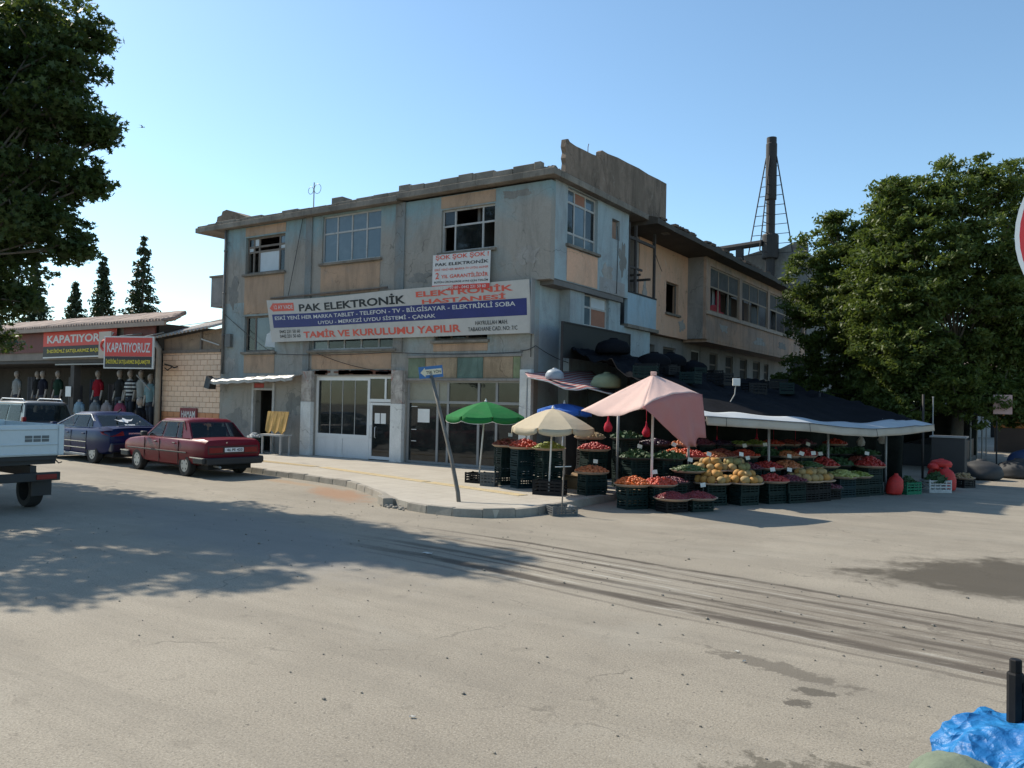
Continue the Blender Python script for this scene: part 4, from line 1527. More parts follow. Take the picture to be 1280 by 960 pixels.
m = MB()
m.tube([(-29.55, 19.0, 0), (-29.55, 19.0, 3.95), (-29.8, 18.95, 4.25)], 0.1, 10)
m.build('rain_pipe', mat('pipe_beige', (0.32, 0.28, 0.23), 0.7, 0.2, 3), S, smooth=True)

# banners of the shop
t = thing('wide_sale_banner', 'wide red and black sale banner stretched above the shop opening', 'banner', (-35.4, 18.8, 3.7))
pl = bilerp((-38.25, 18.8, 3.7), (-32.3, 18.8, 3.72), (-32.25, 18.8, 4.86), (-38.25, 18.8, 4.86), (0, -1, 0))
m = MB()
m.grid(8, 2, lambda u, v: pl(u, v, 0))
m.build('sheet', BLACK, t, thick=0.006)
patch(t, 0, 1, 0.43, 1, pl, RED, 'red_field', 0.008)
patch(t, 0, 1, -0.03, 0.02, pl, WHITE, 'hem', 0.008)
lettering(t, 'KAPATIYORUZ', 0.06, 0.97, 0.55, 0.86, pl, WHITE, 0.03, eps=0.014)
lettering(t, 'İNDİRİMLİ SATIŞLARIMIZ BAŞLAMIŞTIR', 0.06, 0.98, 0.14, 0.34, pl, YEL, 0.02, eps=0.014)
t = thing('shop_logo_panel', 'cream panel with a red curl mark between the two sale signs', 'sign', (-32.3, 18.5, 3.6))
m = MB()
m.box(-33.0, -32.1, 18.45, 18.5, 3.6, 4.7)
m.build('panel', mat('cream_panel', (0.5, 0.42, 0.34), 0.7, 0.1, 2), t)
m = MB()
arc = [(-32.5 + 0.27 * math.cos(a) , 18.44, 4.12 + 0.2 * math.sin(a)) for a in [0.6 + q * 0.35 for q in range(15)]]
m.tube(arc, 0.06, 6)
m.build('curl_mark', RED, t)
t = thing('square_sale_sign', 'white framed red and black sale sign hung at the shop corner', 'sign', (-30.2, 18.0, 3.1))
a, b = Vector((-31.35, 17.75, 0)), Vector((-28.6, 18.15, 0))
pl = bilerp((a.x, a.y, 3.12), (b.x, b.y, 3.1), (b.x, b.y, 4.36), (a.x, a.y, 4.42), (0.14, -1, 0))
m = MB()
bk = [pl(u, v, -0.06) for u, v in ((0, 0), (1, 0), (1, 1), (0, 1))] + [pl(u, v, 0) for u, v in ((0, 0), (1, 0), (1, 1), (0, 1))]
m.add(bk, [(3, 2, 1, 0), (4, 5, 6, 7), (0, 1, 5, 4), (1, 2, 6, 5), (2, 3, 7, 6), (3, 0, 4, 7)])
m.build('frame', WHITE, t)
patch(t, 0.025, 0.975, 0.38, 0.96, pl, RED, 'red_field', 0.006)
patch(t, 0.025, 0.975, 0.04, 0.375, pl, BLACK, 'black_field', 0.006)
lettering(t, 'KAPATIYORUZ', 0.07, 0.94, 0.5, 0.8, pl, WHITE, 0.02, eps=0.011)
lettering(t, 'İNDİRİMLİ SATIŞLARIMIZ BAŞLAMIŞTIR', 0.05, 0.95, 0.12, 0.31, pl, YEL, 0.02, eps=0.011)
m = MB()
m.tube([(-30.6, 17.95, 4.4), (-30.6, 18.95, 4.6)], 0.03, 6)
m.tube([(-29.2, 18.15, 4.36), (-29.2, 18.95, 4.6)], 0.03, 6)
m.build('hanger', GREYF, t)

# mannequins in the opening
SKIN = mat('mannequin_cream', (0.30, 0.25, 0.21), 0.5, 0.05)  # cream darkened: the eave's shade is put into the colour
JEAN = mat('dark_trousers', (0.02, 0.022, 0.03), 0.8, 0.2)


def ell(cx, cy, z, rx, ry, n=10):
    return [(cx + rx * math.cos(2 * math.pi * q / n), cy + ry * math.sin(2 * math.pi * q / n), z) for q in range(n)]


def mannequin(x, y, z, label, shirt, full=True, head=True, stripes=False, rz=0.0, arm=0.0):
    t = thing('mannequin', label, 'mannequin', (x, y, z), rz, 'mannequins of the clothes shop', local=True)
    t.scale = (1.38, 1.3, 1.32)
    m = MB()
    b = 0.9 if full else 0.35
    m.loft([ell(0, 0, b - 0.05, .15, .1), ell(0, 0, b + .12, .14, .1), ell(0, 0, b + .3, .165, .11), ell(0, 0, b + .47, .19, .1), ell(0, 0, b + .55, .13, .075), ell(0, 0, b + .58, .055, .055), ell(0, 0, b + .66, .05, .05)]
           + ([ell(0, -.01, b + .68, .065, .075), ell(0, -.01, b + .74, .08, .095), ell(0, -.01, b + .82, .078, .092), ell(0, 0, b + .89, .045, .055)] if head else []))
    for s in (-1, 1):
        m.tube([(s * .19, 0, b + .48), (s * .235, 0, b + .2), (s * (.25 + arm * .1), -.05 - arm * .2, b - .02 + arm * .15), (s * (.25 + arm * .1), -.07 - arm * .3, b - .12 + arm * .15)], [.05, .042, .034, .028], 7)
    m.build('body', SKIN, t, smooth=True)
    m = MB()
    m.loft([ell(0, 0, b - 0.08, .172, .122), ell(0, 0, b + .12, .158, .118), ell(0, 0, b + .3, .182, .127), ell(0, 0, b + .47, .205, .117), ell(0, 0, b + .56, .135, .09), ell(0, 0, b + .585, .075, .07)])
    for s in (-1, 1):
        m.tube([(s * .17, 0, b + .49), (s * .225, 0, b + .34), (s * .243, -.01, b + .22)], [.07, .062, .058], 7)
    m.build('shirt', shirt, t, smooth=True)
    if full:
        m = MB()
        m.loft([ell(0, 0, b + .02, .168, .118), ell(0, 0, b - .1, .18, .13), ell(0, 0, b - .14, .15, .11)])
        for s in (-1, 1):
            m.tube([(s * .085, 0, b - .08), (s * .09, -.01, .45), (s * .1, 0, .05)], [.095, .075, .06], 8)
        m.build('trousers', JEAN, t, smooth=True)
    else:
        m = MB()
        m.tube([(0, 0, 0), (0, 0, b)], 0.025, 6)
        m.lathe([(0.16, 0.0), (0.16, 0.02), (0.03, 0.03)], 12)
        m.build('stand', GREYF, t)
    return t


def shirt(nm, c):
    return mat('shirt_' + nm, tuple(x * .6 for x in c), 0.9, 0.25, 6, spec=.1)  # shirt colours dimmed to carry the shade under the eave


k = NT('shirt_striped')
z = k.sep(k.pos())[2]
k.done(k.mix(k.step(k.math('SINE', k.math('MULTIPLY', z, 52)), 0.0, 0.2), (0.02, 0.02, 0.025), (0.5, 0.5, 0.48)), 0.85)
MATS['shirt_striped'] = k.m
yy = 19.55
mannequin(-42.2, yy, 0.78, 'mannequin in a pale grey shirt at the far left of the shop', shirt('pale', (0.4, 0.4, 0.38)))
mannequin(-40.6, yy + 0.2, 0.78, 'black clothed mannequin beside the pale grey shirt', shirt('black', (0.02, 0.02, 0.02)))
mannequin(-39.7, yy, 0.78, 'mannequin in a dark navy shirt left of the dark green one', shirt('navy', (0.03, 0.03, 0.045)))
mannequin(-38.3, yy, 0.78, 'mannequin in a dark green shirt in the shop front', shirt('green', (0.025, 0.06, 0.04)))
mannequin(-34.9, yy, 0.78, 'mannequin in a bright red shirt in the shop front', shirt('red', (0.42, 0.02, 0.035)))
mannequin(-33.2, yy, 0.78, 'dark dressed mannequin just left of the striped jumper', shirt('char', (0.04, 0.04, 0.04)))
mannequin(-32.4, yy, 0.78, 'mannequin in a black and white striped jumper', MATS['shirt_striped'], rz=0.0)
mannequin(-31.75, yy + 0.1, 0.78, 'mannequin in an open jacket over a white shirt', shirt('white', (0.45, 0.47, 0.45)))
mannequin(-30.6, yy - 0.2, 0.6, 'mannequin in a light blue shirt at the shop corner', shirt('sky', (0.25, 0.40, 0.44)))
for x, c, lab in ((-35.0, (0.30, 0.42, 0.5), 'low torso form in a pale blue denim shirt'), (-33.75, (0.22, 0.23, 0.24), 'low torso form in a grey shirt'), (-32.85, (0.34, 0.30, 0.30), 'low torso form in a beige shirt'),
                  (-31.85, (0.36, 0.08, 0.13), 'low torso form in a dark pink shirt')):
    mannequin(x, 18.8, 0.5, lab, shirt(lab[-12:].replace(' ', '_'), c), False, False)
mannequin(-29.95, 18.5, 0.35, 'white headed torso form in a black top beside the rain pipe', shirt('ink', (0.015, 0.015, 0.018)), False, True, arm=1.0)
# folded goods and price sheet
m = MB()
m.box(-36.45, -36.0, 18.93, 18.95, 1.95, 2.4)
tag(m.build('price_sheet', NOTE), 'white price sheet taped between the green and red shirts', 'notice')
for x, h, c, lab in ((-41.2, 1.6, (0.06, 0.06, 0.065), 'dark coats hanging at the far left of the shop'), (-39.0, 1.5, (0.05, 0.035, 0.03), 'brown clothes hanging between navy and green shirts'), (-37.4, 1.6, (0.10, 0.10, 0.10), 'grey clothes hanging right of the green shirt'), (-35.6, 1.5, (0.04, 0.045, 0.06), 'navy clothes hanging left of the red shirt'), (-32.05, 1.6, (0.03, 0.03, 0.03), 'black jackets hanging behind the striped jumper'), (-31.1, 1.5, (0.10, 0.09, 0.085), 'taupe clothes hanging left of the light blue shirt'), (-30.15, 1.5, (0.2, 0.2, 0.21), 'grey clothes hanging in the shop corner by the rain pipe'), (-36.9, 1.2, (0.03, 0.03, 0.035), 'black clothes hanging on a rail behind the white price sheet'), (-34.1, 1.3, (0.05, 0.04, 0.04), 'dark clothes hanging right of the red shirt')):
    m = MB()
    m.grid(18, 4, lambda u, v, x=x, h=h: (x - 0.35 + 0.7 * u, 19.75 + 0.06 * math.sin(u * 25), 1.25 + h * v))
    tag(m.build('hanging_clothes', mat('garment_%d' % int(-x * 10), c, 0.9, 0.3, 5), thick=0.03), lab, 'clothes')
t = thing('plinth_box', 'pale box standing by the shop corner under the black top', 'box', (-29.9, 18.5, 0.14))
m = MB()
m.box(-30.2, -29.6, 18.25, 18.75, 0.14, 0.36)
m.build('body', mat('box_pale', (0.45, 0.40, 0.34), 0.8), t, bevel=0.01)
m = MB()
m.box(-30.22, -29.58, 18.23, 18.77, 0.36, 0.40)
m.build('lid', mat('box_pale', (0.45, 0.40, 0.34), 0.8), t, bevel=0.01)

# ---- the peach painted block wall between shop and building, block by block
W = thing('block_wall', 'peach painted block wall with orange base beside the building', 'wall', (-27.8, 19.4, 0))
m = MB()
m.box(-29.7, -25.96, 19.29, 19.5, 0, 3.84)
m.build('mortar', mat('mortar_peach', (0.36, 0.24, 0.16), 0.95, 0.15, 6), W)
BM = [mat('block_peach_%d' % q, (0.76 + 0.03 * q, 0.54 + 0.02 * q, 0.385 + 0.015 * q), 0.9, 0.12, 2.2, bump=0.3, dirt=0.2, dirtc=(0.42, 0.29, 0.2)) for q in range(3)]
BO = mat('block_orange', (0.60, 0.27, 0.13), 0.9, 0.15, 3, bump=0.3, dirt=0.3)
z, r = 0.02, 0
meshes = {}
while z < 3.8:
    h = 0.205
    x = -29.68 - (0.2 if r % 2 else 0)
    while x < -25.98:
        x1 = min(x + 0.405, -25.965)
        x0 = max(x, -29.69)
        if x1 - x0 > 0.06:
            key = (round(x1 - x0, 2), z < 1.35, rng.randint(0, 2))
            if key not in meshes:
                k = MB()
                w = (x1 - x0) / 2 - 0.006
                k.add([(-w, 0.02, 0), (w, 0.02, 0), (w, 0.02, h - 0.012), (-w, 0.02, h - 0.012), (-w + .006, -0.012, .005), (w - .006, -0.012, .005), (w - .006, -0.012, h - .017), (-w + .006, -0.012, h - .017)],
                      [(4, 5, 6, 7), (0, 1, 5, 4), (1, 2, 6, 5), (2, 3, 7, 6), (3, 0, 4, 7)])
                me = k.mesh('block')
                me.materials.append(BO if key[1] else BM[key[2]])
                meshes[key] = me
            o = bpy.data.objects.new('block', meshes[key])
            COL.objects.link(o)
            o.parent = W
            o.location = ((x0 + x1) / 2 + 27.8, 19.282 - 19.4 + rng.uniform(-0.004, 0.002), z)
        x += 0.41
    z += h
    r += 1
m = MB()
m.add([(-29.7, 19.32, 3.84), (-25.96, 19.32, 3.84), (-25.96, 19.32, 4.72), (-29.7, 19.32, 4.36), (-29.7, 19.5, 3.84), (-25.96, 19.5, 3.84), (-25.96, 19.5, 4.72), (-29.7, 19.5, 4.36)],
      [(0, 1, 2, 3), (7, 6, 5, 4), (0, 4, 5, 1), (1, 5, 6, 2), (2, 6, 7, 3), (3, 7, 4, 0)])
m.build('upper_plaster', paint('brown_plaster', (0.40, 0.29, 0.20), (0.30, 0.22, 0.16), (0.42, 0.35, 0.28), 0.9, None, None, 0.5, 0.4), W)
m = MB()
m.box(-29.7, -25.97, 19.22, 19.32, 3.78, 3.9)
m.box(-27.3, -27.2, 19.26, 19.318, 3.9, 4.6)
m.build('timber_beam', WOODF, W)
m = MB()
m.add([(-27.1, 19.2, 4.28), (-25.98, 19.2, 4.02), (-25.98, 19.2, 4.06), (-27.1, 19.2, 4.33), (-27.1, 19.17, 4.28), (-25.98, 19.17, 4.02), (-25.98, 19.17, 4.06), (-27.1, 19.17, 4.33)], [(3, 2, 1, 0), (4, 5, 6, 7), (0, 1, 5, 4), (2, 3, 7, 6)])
m.build('pale_batten', PALEF, W)
t = thing('tin_roof', 'corrugated pale tin roof above the block wall', 'roof', (-27.8, 20.4, 4.4))
m = MB()
n = 46
m.grid(n * 4, 6, lambda u, v: (-30.1 + 4.13 * u, 18.85 + 3.3 * v, 4.38 + 0.36 * u + 1.05 * v + 0.045 * math.sin(u * n * 2 * math.pi / 2.6) - (0.012 if v == 0 else 0)))
m.build('corrugated_sheet', mat('tin_pale', (0.40, 0.37, 0.345), 0.85, 0.25, 1.5, dirt=0.6, dirtc=(0.2, 0.13, 0.1)), t, smooth=True, thick=0.008)
t = thing('bath_house_sign', 'small dark red sign with white lettering on the block wall', 'sign', (-27.9, 19.2, 1.2))
pl = bilerp((-28.35, 19.2, 1.15), (-27.3, 19.2, 1.15), (-27.3, 19.2, 1.62), (-28.35, 19.2, 1.62), (0, -1, 0))
m = MB()
m.box(-28.35, -27.3, 19.2, 19.26, 1.15, 1.62)
m.build('board', mat('sign_maroon', (0.20, 0.03, 0.035), 0.6, 0.2), t)
lettering(t, 'HAMAM', 0.1, 0.92, 0.2, 0.75, pl, WHITE, 0.02)
t = thing('wall_cable_bunch', 'knot of black cables on a bracket at the block wall corner', 'cables', (-29.0, 19.2, 3.3))
m = MB()
m.tube([(-29.45, 19.2, 3.35), (-28.95, 19.12, 3.28), (-28.75, 19.15, 3.2), (-28.6, 19.2, 3.24)], 0.03, 5)
m.tube([(-29.45, 19.2, 3.2), (-29.1, 19.1, 3.1), (-28.9, 19.15, 3.22)], 0.02, 5)
m.build('strands', CAB, t)

# trestle with an upturned yellow board, and crates, by the left doorway
t = thing('trestle_table', 'small trestle with an upturned yellow wooden board by the left doorway', 'table', (-21.9, 18.55, 0.14))
m = MB()
m.box(-22.45, -21.4, 18.3, 18.8, 0.78, 0.84)
m.build('top', PALEF, t)
for x, yq in ((-22.4, 18.34), (-21.48, 18.34), (-22.4, 18.72), (-21.48, 18.72)):
    m = MB()
    m.box(x, x + 0.05, yq, yq + 0.05, 0.14, 0.78)
    m.build('leg', PALEF, t)
BW = mat('yellow_board', (0.46, 0.27, 0.07), 0.7, 0.3, 3, dirt=0.25)
for q in range(6):
    m = MB()
    x0 = -22.42 + q * 0.17
    m.add([(x0, 18.5, 0.85 if q % 2 else 0.95), (x0 + 0.155, 18.5, 0.85 if q % 2 == 0 else 0.97), (x0 + 0.165 + (q - 2) * 0.01, 18.62, 1.62), (x0 - 0.005 + (q - 2) * 0.01, 18.62, 1.62),
           (x0, 18.53, 0.85 if q % 2 else 0.95), (x0 + 0.155, 18.53, 0.85 if q % 2 == 0 else 0.97), (x0 + 0.165 + (q - 2) * 0.01, 18.65, 1.62), (x0 - 0.005 + (q - 2) * 0.01, 18.65, 1.62)],
          [(0, 1, 2, 3), (7, 6, 5, 4), (0, 4, 5, 1), (1, 5, 6, 2), (2, 6, 7, 3), (3, 7, 4, 0)])
    m.build('board_slat', BW, t)
# ================================================================ VEHICLES
TYRE = mat('tyre_rubber', (0.018, 0.018, 0.018), 0.85, 0.2, 8)
DARKP = mat('dark_plastic', (0.022, 0.022, 0.023), 0.6, 0.2, 4)
UNDER = mat('underbody', (0.012, 0.012, 0.012), 0.9)
CGLASS = glass('car_glass', (0.02, 0.03, 0.032), 0.03, 0.4, 0.12, (0.2, 0.2, 0.2))
CHROME = mat('bright_trim', (0.62, 0.62, 0.6), 0.25, 0.1, 3, metal=0.8)
RIMM = mat('alloy_rim', (0.36, 0.36, 0.355), 0.4, 0.1, 4, metal=0.3)
LAMPR = mat('tail_lamp_red', (0.20, 0.01, 0.012), 0.2, 0.1, 4)


def carve(o, arches, r):
    cut = MB()
    for x, zc in arches:
        cut.lathe([(r, -2), (r, 2)], 28, (x, 0, zc), 'y')
    c = cut.build('cut', UNDER)
    k = o.modifiers.new('b', 'BOOLEAN')
    k.operation = 'DIFFERENCE'
    k.object = c
    k.solver = 'EXACT'
    bpy.context.view_layer.update()
    me = bpy.data.meshes.new_from_object(o.evaluated_get(bpy.context.evaluated_depsgraph_get()))
    o.modifiers.clear()
    old = o.data
    o.data = me
    bpy.data.meshes.remove(old)
    bpy.data.objects.remove(c)
    me.polygons.foreach_set('use_smooth', [True] * len(me.polygons))
    me.set_sharp_from_angle(angle=RAD(32))


def wheel(t, x, y, r, w, style=5):
    s = 1 if y > 0 else -1
    m = MB()
    m.lathe([(r * 0.62, -w / 2), (r * 0.93, -w / 2), (r, -w * 0.36), (r, w * 0.36), (r * 0.93, w / 2), (r * 0.62, w / 2), (r * 0.6, w * .2), (r * 0.6, -w * .2), (r * 0.62, -w / 2)], 28, (x, y, r), 'y', False)
    ty = m.build('wheel', TYRE, t, smooth=False)
    m = MB()
    m.lathe([(r * 0.66, s * w * 0.47), (r * 0.6, s * w * 0.36), (r * 0.56, s * w * 0.28)], 28, (x, y, r), 'y')
    m.lathe([(r * 0.62, s * w * 0.38), (r * 0.58, s * w * 0.44), (r * 0.2, s * w * 0.40), (r * 0.16, s * w * 0.46), (r * 0.04, s * w * 0.47)], 24, (x, y, r), 'y')
    m.build('rim', RIMM, ty)
    m = MB()
    for q in range(style):
        a = 2 * math.pi * q / style + 0.3
        m.ball((x + math.cos(a) * r * 0.40, y + s * w * 0.415, r + math.sin(a) * r * 0.40), r * 0.155, w * 0.07, r * 0.155, 10, 6)
    m.build('rim_holes', UNDER, ty)
    return ty


def car(name, label, loc, rz, sp):
    """local axes: +X forwards, +Y left, origin on the ground under the middle"""
    t = thing(name, label, 'car', loc, rz, local=True)
    body = sp['paint']
    rings = []
    for x, w, zb, zs, zt in sp['st']:
        half = [(0, zb), (.78 * w, zb), (.94 * w, zb + .05), (.985 * w, zb + .16), (w, (zb + zs) / 2), (.99 * w, zs - .05), (.955 * w, zs + .0), (.87 * w, zt - .004), (.5 * w, zt + .012)]
        ring = [(x, y, z) for y, z in half] + [(x, 0, zt + .018)] + [(x, -y, z) for y, z in half[:0:-1]]
        rings.append(ring)
    m = MB()
    m.loft(rings)
    o = m.build('body', body, t)
    r = sp['r']
    carve(o, [(sp['xf'], r), (sp['xr'], r)], r * 1.18)
    xs = [s[0] for s in sp['st']]
    m = MB()
    m.box(min(xs) + .15, max(xs) - .15, -sp['w'] * .72, sp['w'] * .72, .2, .62)
    m.build('underbody', UNDER, t)
    # cabin
    g = sp['cab']

    def ring(x0, x1, w, z, c):
        return [(x1 - c, -w, z), (x1, -w + c * 1.6, z), (x1 + c * .25, 0, z), (x1, w - c * 1.6, z), (x1 - c, w, z), ((x0 + x1) / 2, w + .008, z), (x0 + c, w, z), (x0, w - c * 1.6, z), (x0 - c * .25, 0, z), (x0, -w + c * 1.6, z), (x0 + c, -w, z), ((x0 + x1) / 2, -w - .008, z)]
    zb, zr = g['zb'], g['zr']
    vr = .86

    def mid(v):
        L = lambda a, b: a + (b - a) * v
        return ring(L(g['r0'], g['r1']), L(g['f0'], g['f1']), L(g['wb'], g['wt']), zb + (zr - .045 - zb) * v, .06)
    m = MB()
    m.loft([mid(vr), mid(1), ring(g['r1'] + .06, g['f1'] - .07, g['wt'] - .07, zr - .008, .07), ring(g['r1'] + .4, g['f1'] - .4, g['wt'] - .3, zr + .01, .07)])
    cb = m.build('roof', body, t, smooth=True)
    cb.data.set_sharp_from_angle(angle=RAD(28))
    m = MB()
    m.loft([ring(g['r0'], g['f0'], g['wb'], zb - .06, .06), mid(0), mid(.07)], cap=False)
    m.build('waist_rail', body, t, smooth=True)
    m = MB()
    m.box(g['r0'] + .12, g['f0'] - .12, -g['wb'] + .05, g['wb'] - .05, zb - .2, zb + .035)
    m.build('cabin_floor', UNDER, t)

    def side(u, v, s, d=.006):
        # u is x given at base and roof height, blended by v
        xb = u[0] + (u[1] - u[0]) * v
        return (xb, s * (g['wb'] + (g['wt'] - g['wb']) * v + .008 + d), zb + (zr - .045 - zb) * v)
    for s in (-1, 1):
        for (b0, t0, b1, t1) in g['sw']:
            v0, v1 = .06, .88
            f = lambda b, tt, v: side((b, tt), v, s)
            m = MB()
            q = [f(b0, t0, v0), f(b1, t1, v0), f(b1, t1, v1), f(b0, t0, v1)]
            m.add(q if s < 0 else q[::-1], [(0, 1, 2, 3)])
            m.build('side_window', CGLASS, t)
        edges = [(g['f0'] + .02, g['f1'] + .02)] + [e for b0, t0, b1, t1 in g['sw'] for e in ((b0, t0), (b1, t1))] + [(g['r0'] - .02, g['r1'] - .02)]
        for q in range(0, len(edges), 2):
            a, b = edges[q], edges[q + 1]
            m = MB()
            P4 = [side(a, .0, s, -.012), side(b, .0, s, -.012), side(b, .9, s, -.012), side(a, .9, s, -.012)]
            P8 = P4 + [(x_, y_ - s * .045, z_) for x_, y_, z_ in P4]
            m.add(P8, [(0, 1, 2, 3), (7, 6, 5, 4), (0, 4, 5, 1), (1, 5, 6, 2), (2, 6, 7, 3), (3, 7, 4, 0)])
            m.build('pillar', body, t)
        if g.get('trim'):
            m = MB()
            m.tube([side((g['f0'] - .12, g['f1'] - .12), .02, s, .004), side((g['f0'] - .12, g['f1'] - .12), .9, s, .004), side((g['r0'] + .3, g['r1'] + .15), .95, s, .004), side((g['r0'] + .25, g['r1'] + .1), .5, s, .004)], .012, 5)
            m.build('window_trim', CHROME if g['trim'] == 2 else DARKP, t)

    def end(x0, x1, u, v, d):
        w = g['wb'] * 1.0 + (g['wt'] * 1.0 - g['wb'] * 1.0) * v
        bulge = .015 * (1 - (2 * u - 1) ** 2)
        return (x0 + (x1 - x0) * v + (d + bulge) * (1 if x0 > 0 else -1), (u - .5) * 2 * w * .94, zb + (zr - .045 - zb) * v + .004)
    for nm, x0, x1 in (('windscreen', g['f0'], g['f1']), ('rear_window', g['r0'], g['r1'])):
        m = MB()
        m.grid(6, 3, lambda u, v: end(x0, x1, u, .07 + .85 * v, .012))
        m.build(nm, CGLASS, t, smooth=True)
    for x in (sp['xf'], sp['xr']):
        for s in (-1, 1):
            wheel(t, x, s * (sp['w'] - .11), r, .19, sp.get('spokes', 5))
    # interior
    for x in sp['seats']:
        for s in (-1, 1):
            m = MB()
            m.box(x - .08, x + .06, s * .38 - .24, s * .38 + .24, .45, zb + .3)
            m.box(x - .04, x + .04, s * .38 - .12, s * .38 + .12, zb + .28, zb + .42)
            m.build('seat', UNDER, t, bevel=.03)
    return t


# ---- dark red saloon
PRED = mat('paint_dark_red', (0.135, 0.004, 0.014), 0.4, 0.1, 2, coat=0.12, spec=0.15)
sp = dict(paint=PRED, w=.86, r=.295, xf=1.33, xr=-1.27, seats=(.25, -.75), spokes=5,
          st=[(-2.2, .72, .46, .82, .86), (-2.17, .80, .40, .90, .96), (-2.0, .835, .36, .93, .985), (-1.6, .85, .30, .94, .995), (-1.0, .86, .26, .945, .99), (0, .865, .25, .945, .97), (.8, .86, .26, .94, .965), (1.2, .85, .28, .915, .95), (1.6, .84, .32, .88, .915), (2.0, .82, .36, .83, .865), (2.17, .79, .40, .79, .82), (2.22, .72, .45, .72, .75)],
          cab=dict(zb=.96, zr=1.48, r0=-1.5, f0=1.0, r1=-1.02, f1=.34, wb=.79, wt=.64, trim=1,
                   sw=[(.86, .27, .05, .02), (-.02, -.03, -.72, -.62), (-.76, -.66, -1.02, -.82)]))
car1 = car('parked_car', 'dark red saloon car parked at the kerb with its tail to the camera', (-19.75, 13.72, 0), RAD(174), sp)
m = MB()
m.box(-2.33, -2.1, -.8, .8, .34, .52)
for s in (-1, 1):
    m.box(-2.25, -1.75, s * .78, s * .885, .36, .52)
m.build('rear_bumper', DARKP, car1, bevel=.03)
m = MB()
m.box(2.1, 2.33, -.8, .8, .34, .52)
for s in (-1, 1):
    m.box(1.8, 2.25, s * .76, s * .875, .36, .52)
m.build('front_bumper', DARKP, car1, bevel=.03)
m = MB()
for s in (-1, 1):
    m.box(-2.2, -1.62, s * .888, s * .893, .505, .53)
    m.box(1.85, 2.25, s * .878, s * .884, .505, .53)
m.build('bumper_trim', CHROME, car1)
for s in (-1, 1):
    m = MB()
    m.box(-2.225, -2.15, s * .5 - .19, s * .5 + .19, .64, .78)
    m.build('tail_light', LAMPR, car1, bevel=.01)
    m = MB()
    m.box(2.1, 2.235, s * .55 - .16, s * .55 + .16, .58, .72)
    m.build('headlight', mat('lamp_clear', (0.6, 0.6, 0.58), 0.15), car1, bevel=.01)
    m = MB()
    m.box(-1.4, 1.85, s * .868, s * .88, .6, .635)
    m.build('side_moulding', DARKP, car1, bevel=.004)
    for x0, x1 in ((.86, .875), (.02, .035), (-.98, -.965)):
        m = MB()
        m.box(x0, x1, s * .855, s * .8685, .3, .93)
        m.build('door_gap', UNDER, car1)
    for x in (.18, -.82):
        m = MB()
        m.box(x, x + .14, s * .862, s * .885, .83, .86)
        m.build('door_handle', DARKP, car1, bevel=.006)
    m = MB()
    m.box(.72, .86, s * .84, s * 1.0, .97, 1.1)
    m.build('mirror', DARKP, car1, bevel=.03)
    m = MB()
    m.box(-1.27 - .36, -1.27 + .36, s * .8655, s * .873, .57, .6)
m = MB()
m.box(-2.215, -2.16, -.72, .72, .6, .82)
m.build('rear_panel', mat('panel_maroon_black', (0.05, 0.008, 0.01), 0.4), car1, bevel=.01)
m = MB()
m.box(-2.245, -2.225, -.27, .27, .66, .77)
pk = m.build('number_plate', mat('plate_white', (0.72, 0.72, 0.72), 0.5), car1)
lettering(car1, '46 PE 420', .1, .93, .18, .84, lambda u, v, d: (-2.245 - d, .27 - .54 * u, .66 + .11 * v), BLACK, 0.015, 'plate_lettering')
m = MB()
m.tube([(-2.0, .45, .3), (-2.35, .45, .28)], .03, 8)
m.build('exhaust', GREYF, car1)
m = MB()
m.tube([(-2.18, .2, .905), (-2.205, .2, .9)], .02, 8)
m.build('lock', CHROME, car1)

# ---- blue saloon
PBLUE = mat('paint_deep_blue', (0.004, 0.011, 0.06), 0.35, 0.08, 2, coat=0.08, spec=0.12)
sp = dict(paint=PBLUE, w=.88, r=.32, xf=1.36, xr=-1.34, seats=(.2, -.75), spokes=7,
          st=[(-2.26, .70, .48, .84, .9), (-2.2, .80, .38, .92, 1.02), (-2.0, .855, .30, .95, 1.06), (-1.5, .88, .25, .96, 1.06), (-.8, .885, .22, .95, 1.03), (0, .885, .22, .935, 1.0), (.8, .88, .22, .92, .99), (1.3, .875, .24, .88, .95), (1.8, .85, .27, .80, .87), (2.1, .79, .32, .70, .76), (2.28, .66, .38, .6, .64)],
          cab=dict(zb=1.0, zr=1.46, r0=-1.72, f0=1.28, r1=-.86, f1=.2, wb=.80, wt=.61, trim=2,
                   sw=[(.92, .1, .0, -.03), (-.06, -.07, -.86, -.72), (-.92, -.78, -1.22, -.84)]))
car2 = car('parked_car', 'dark blue saloon car with a white sticker on its rear window', (-25.2, 14.25, 0), RAD(176), sp)
car2.scale = (1.07, 1.08, 1.05)
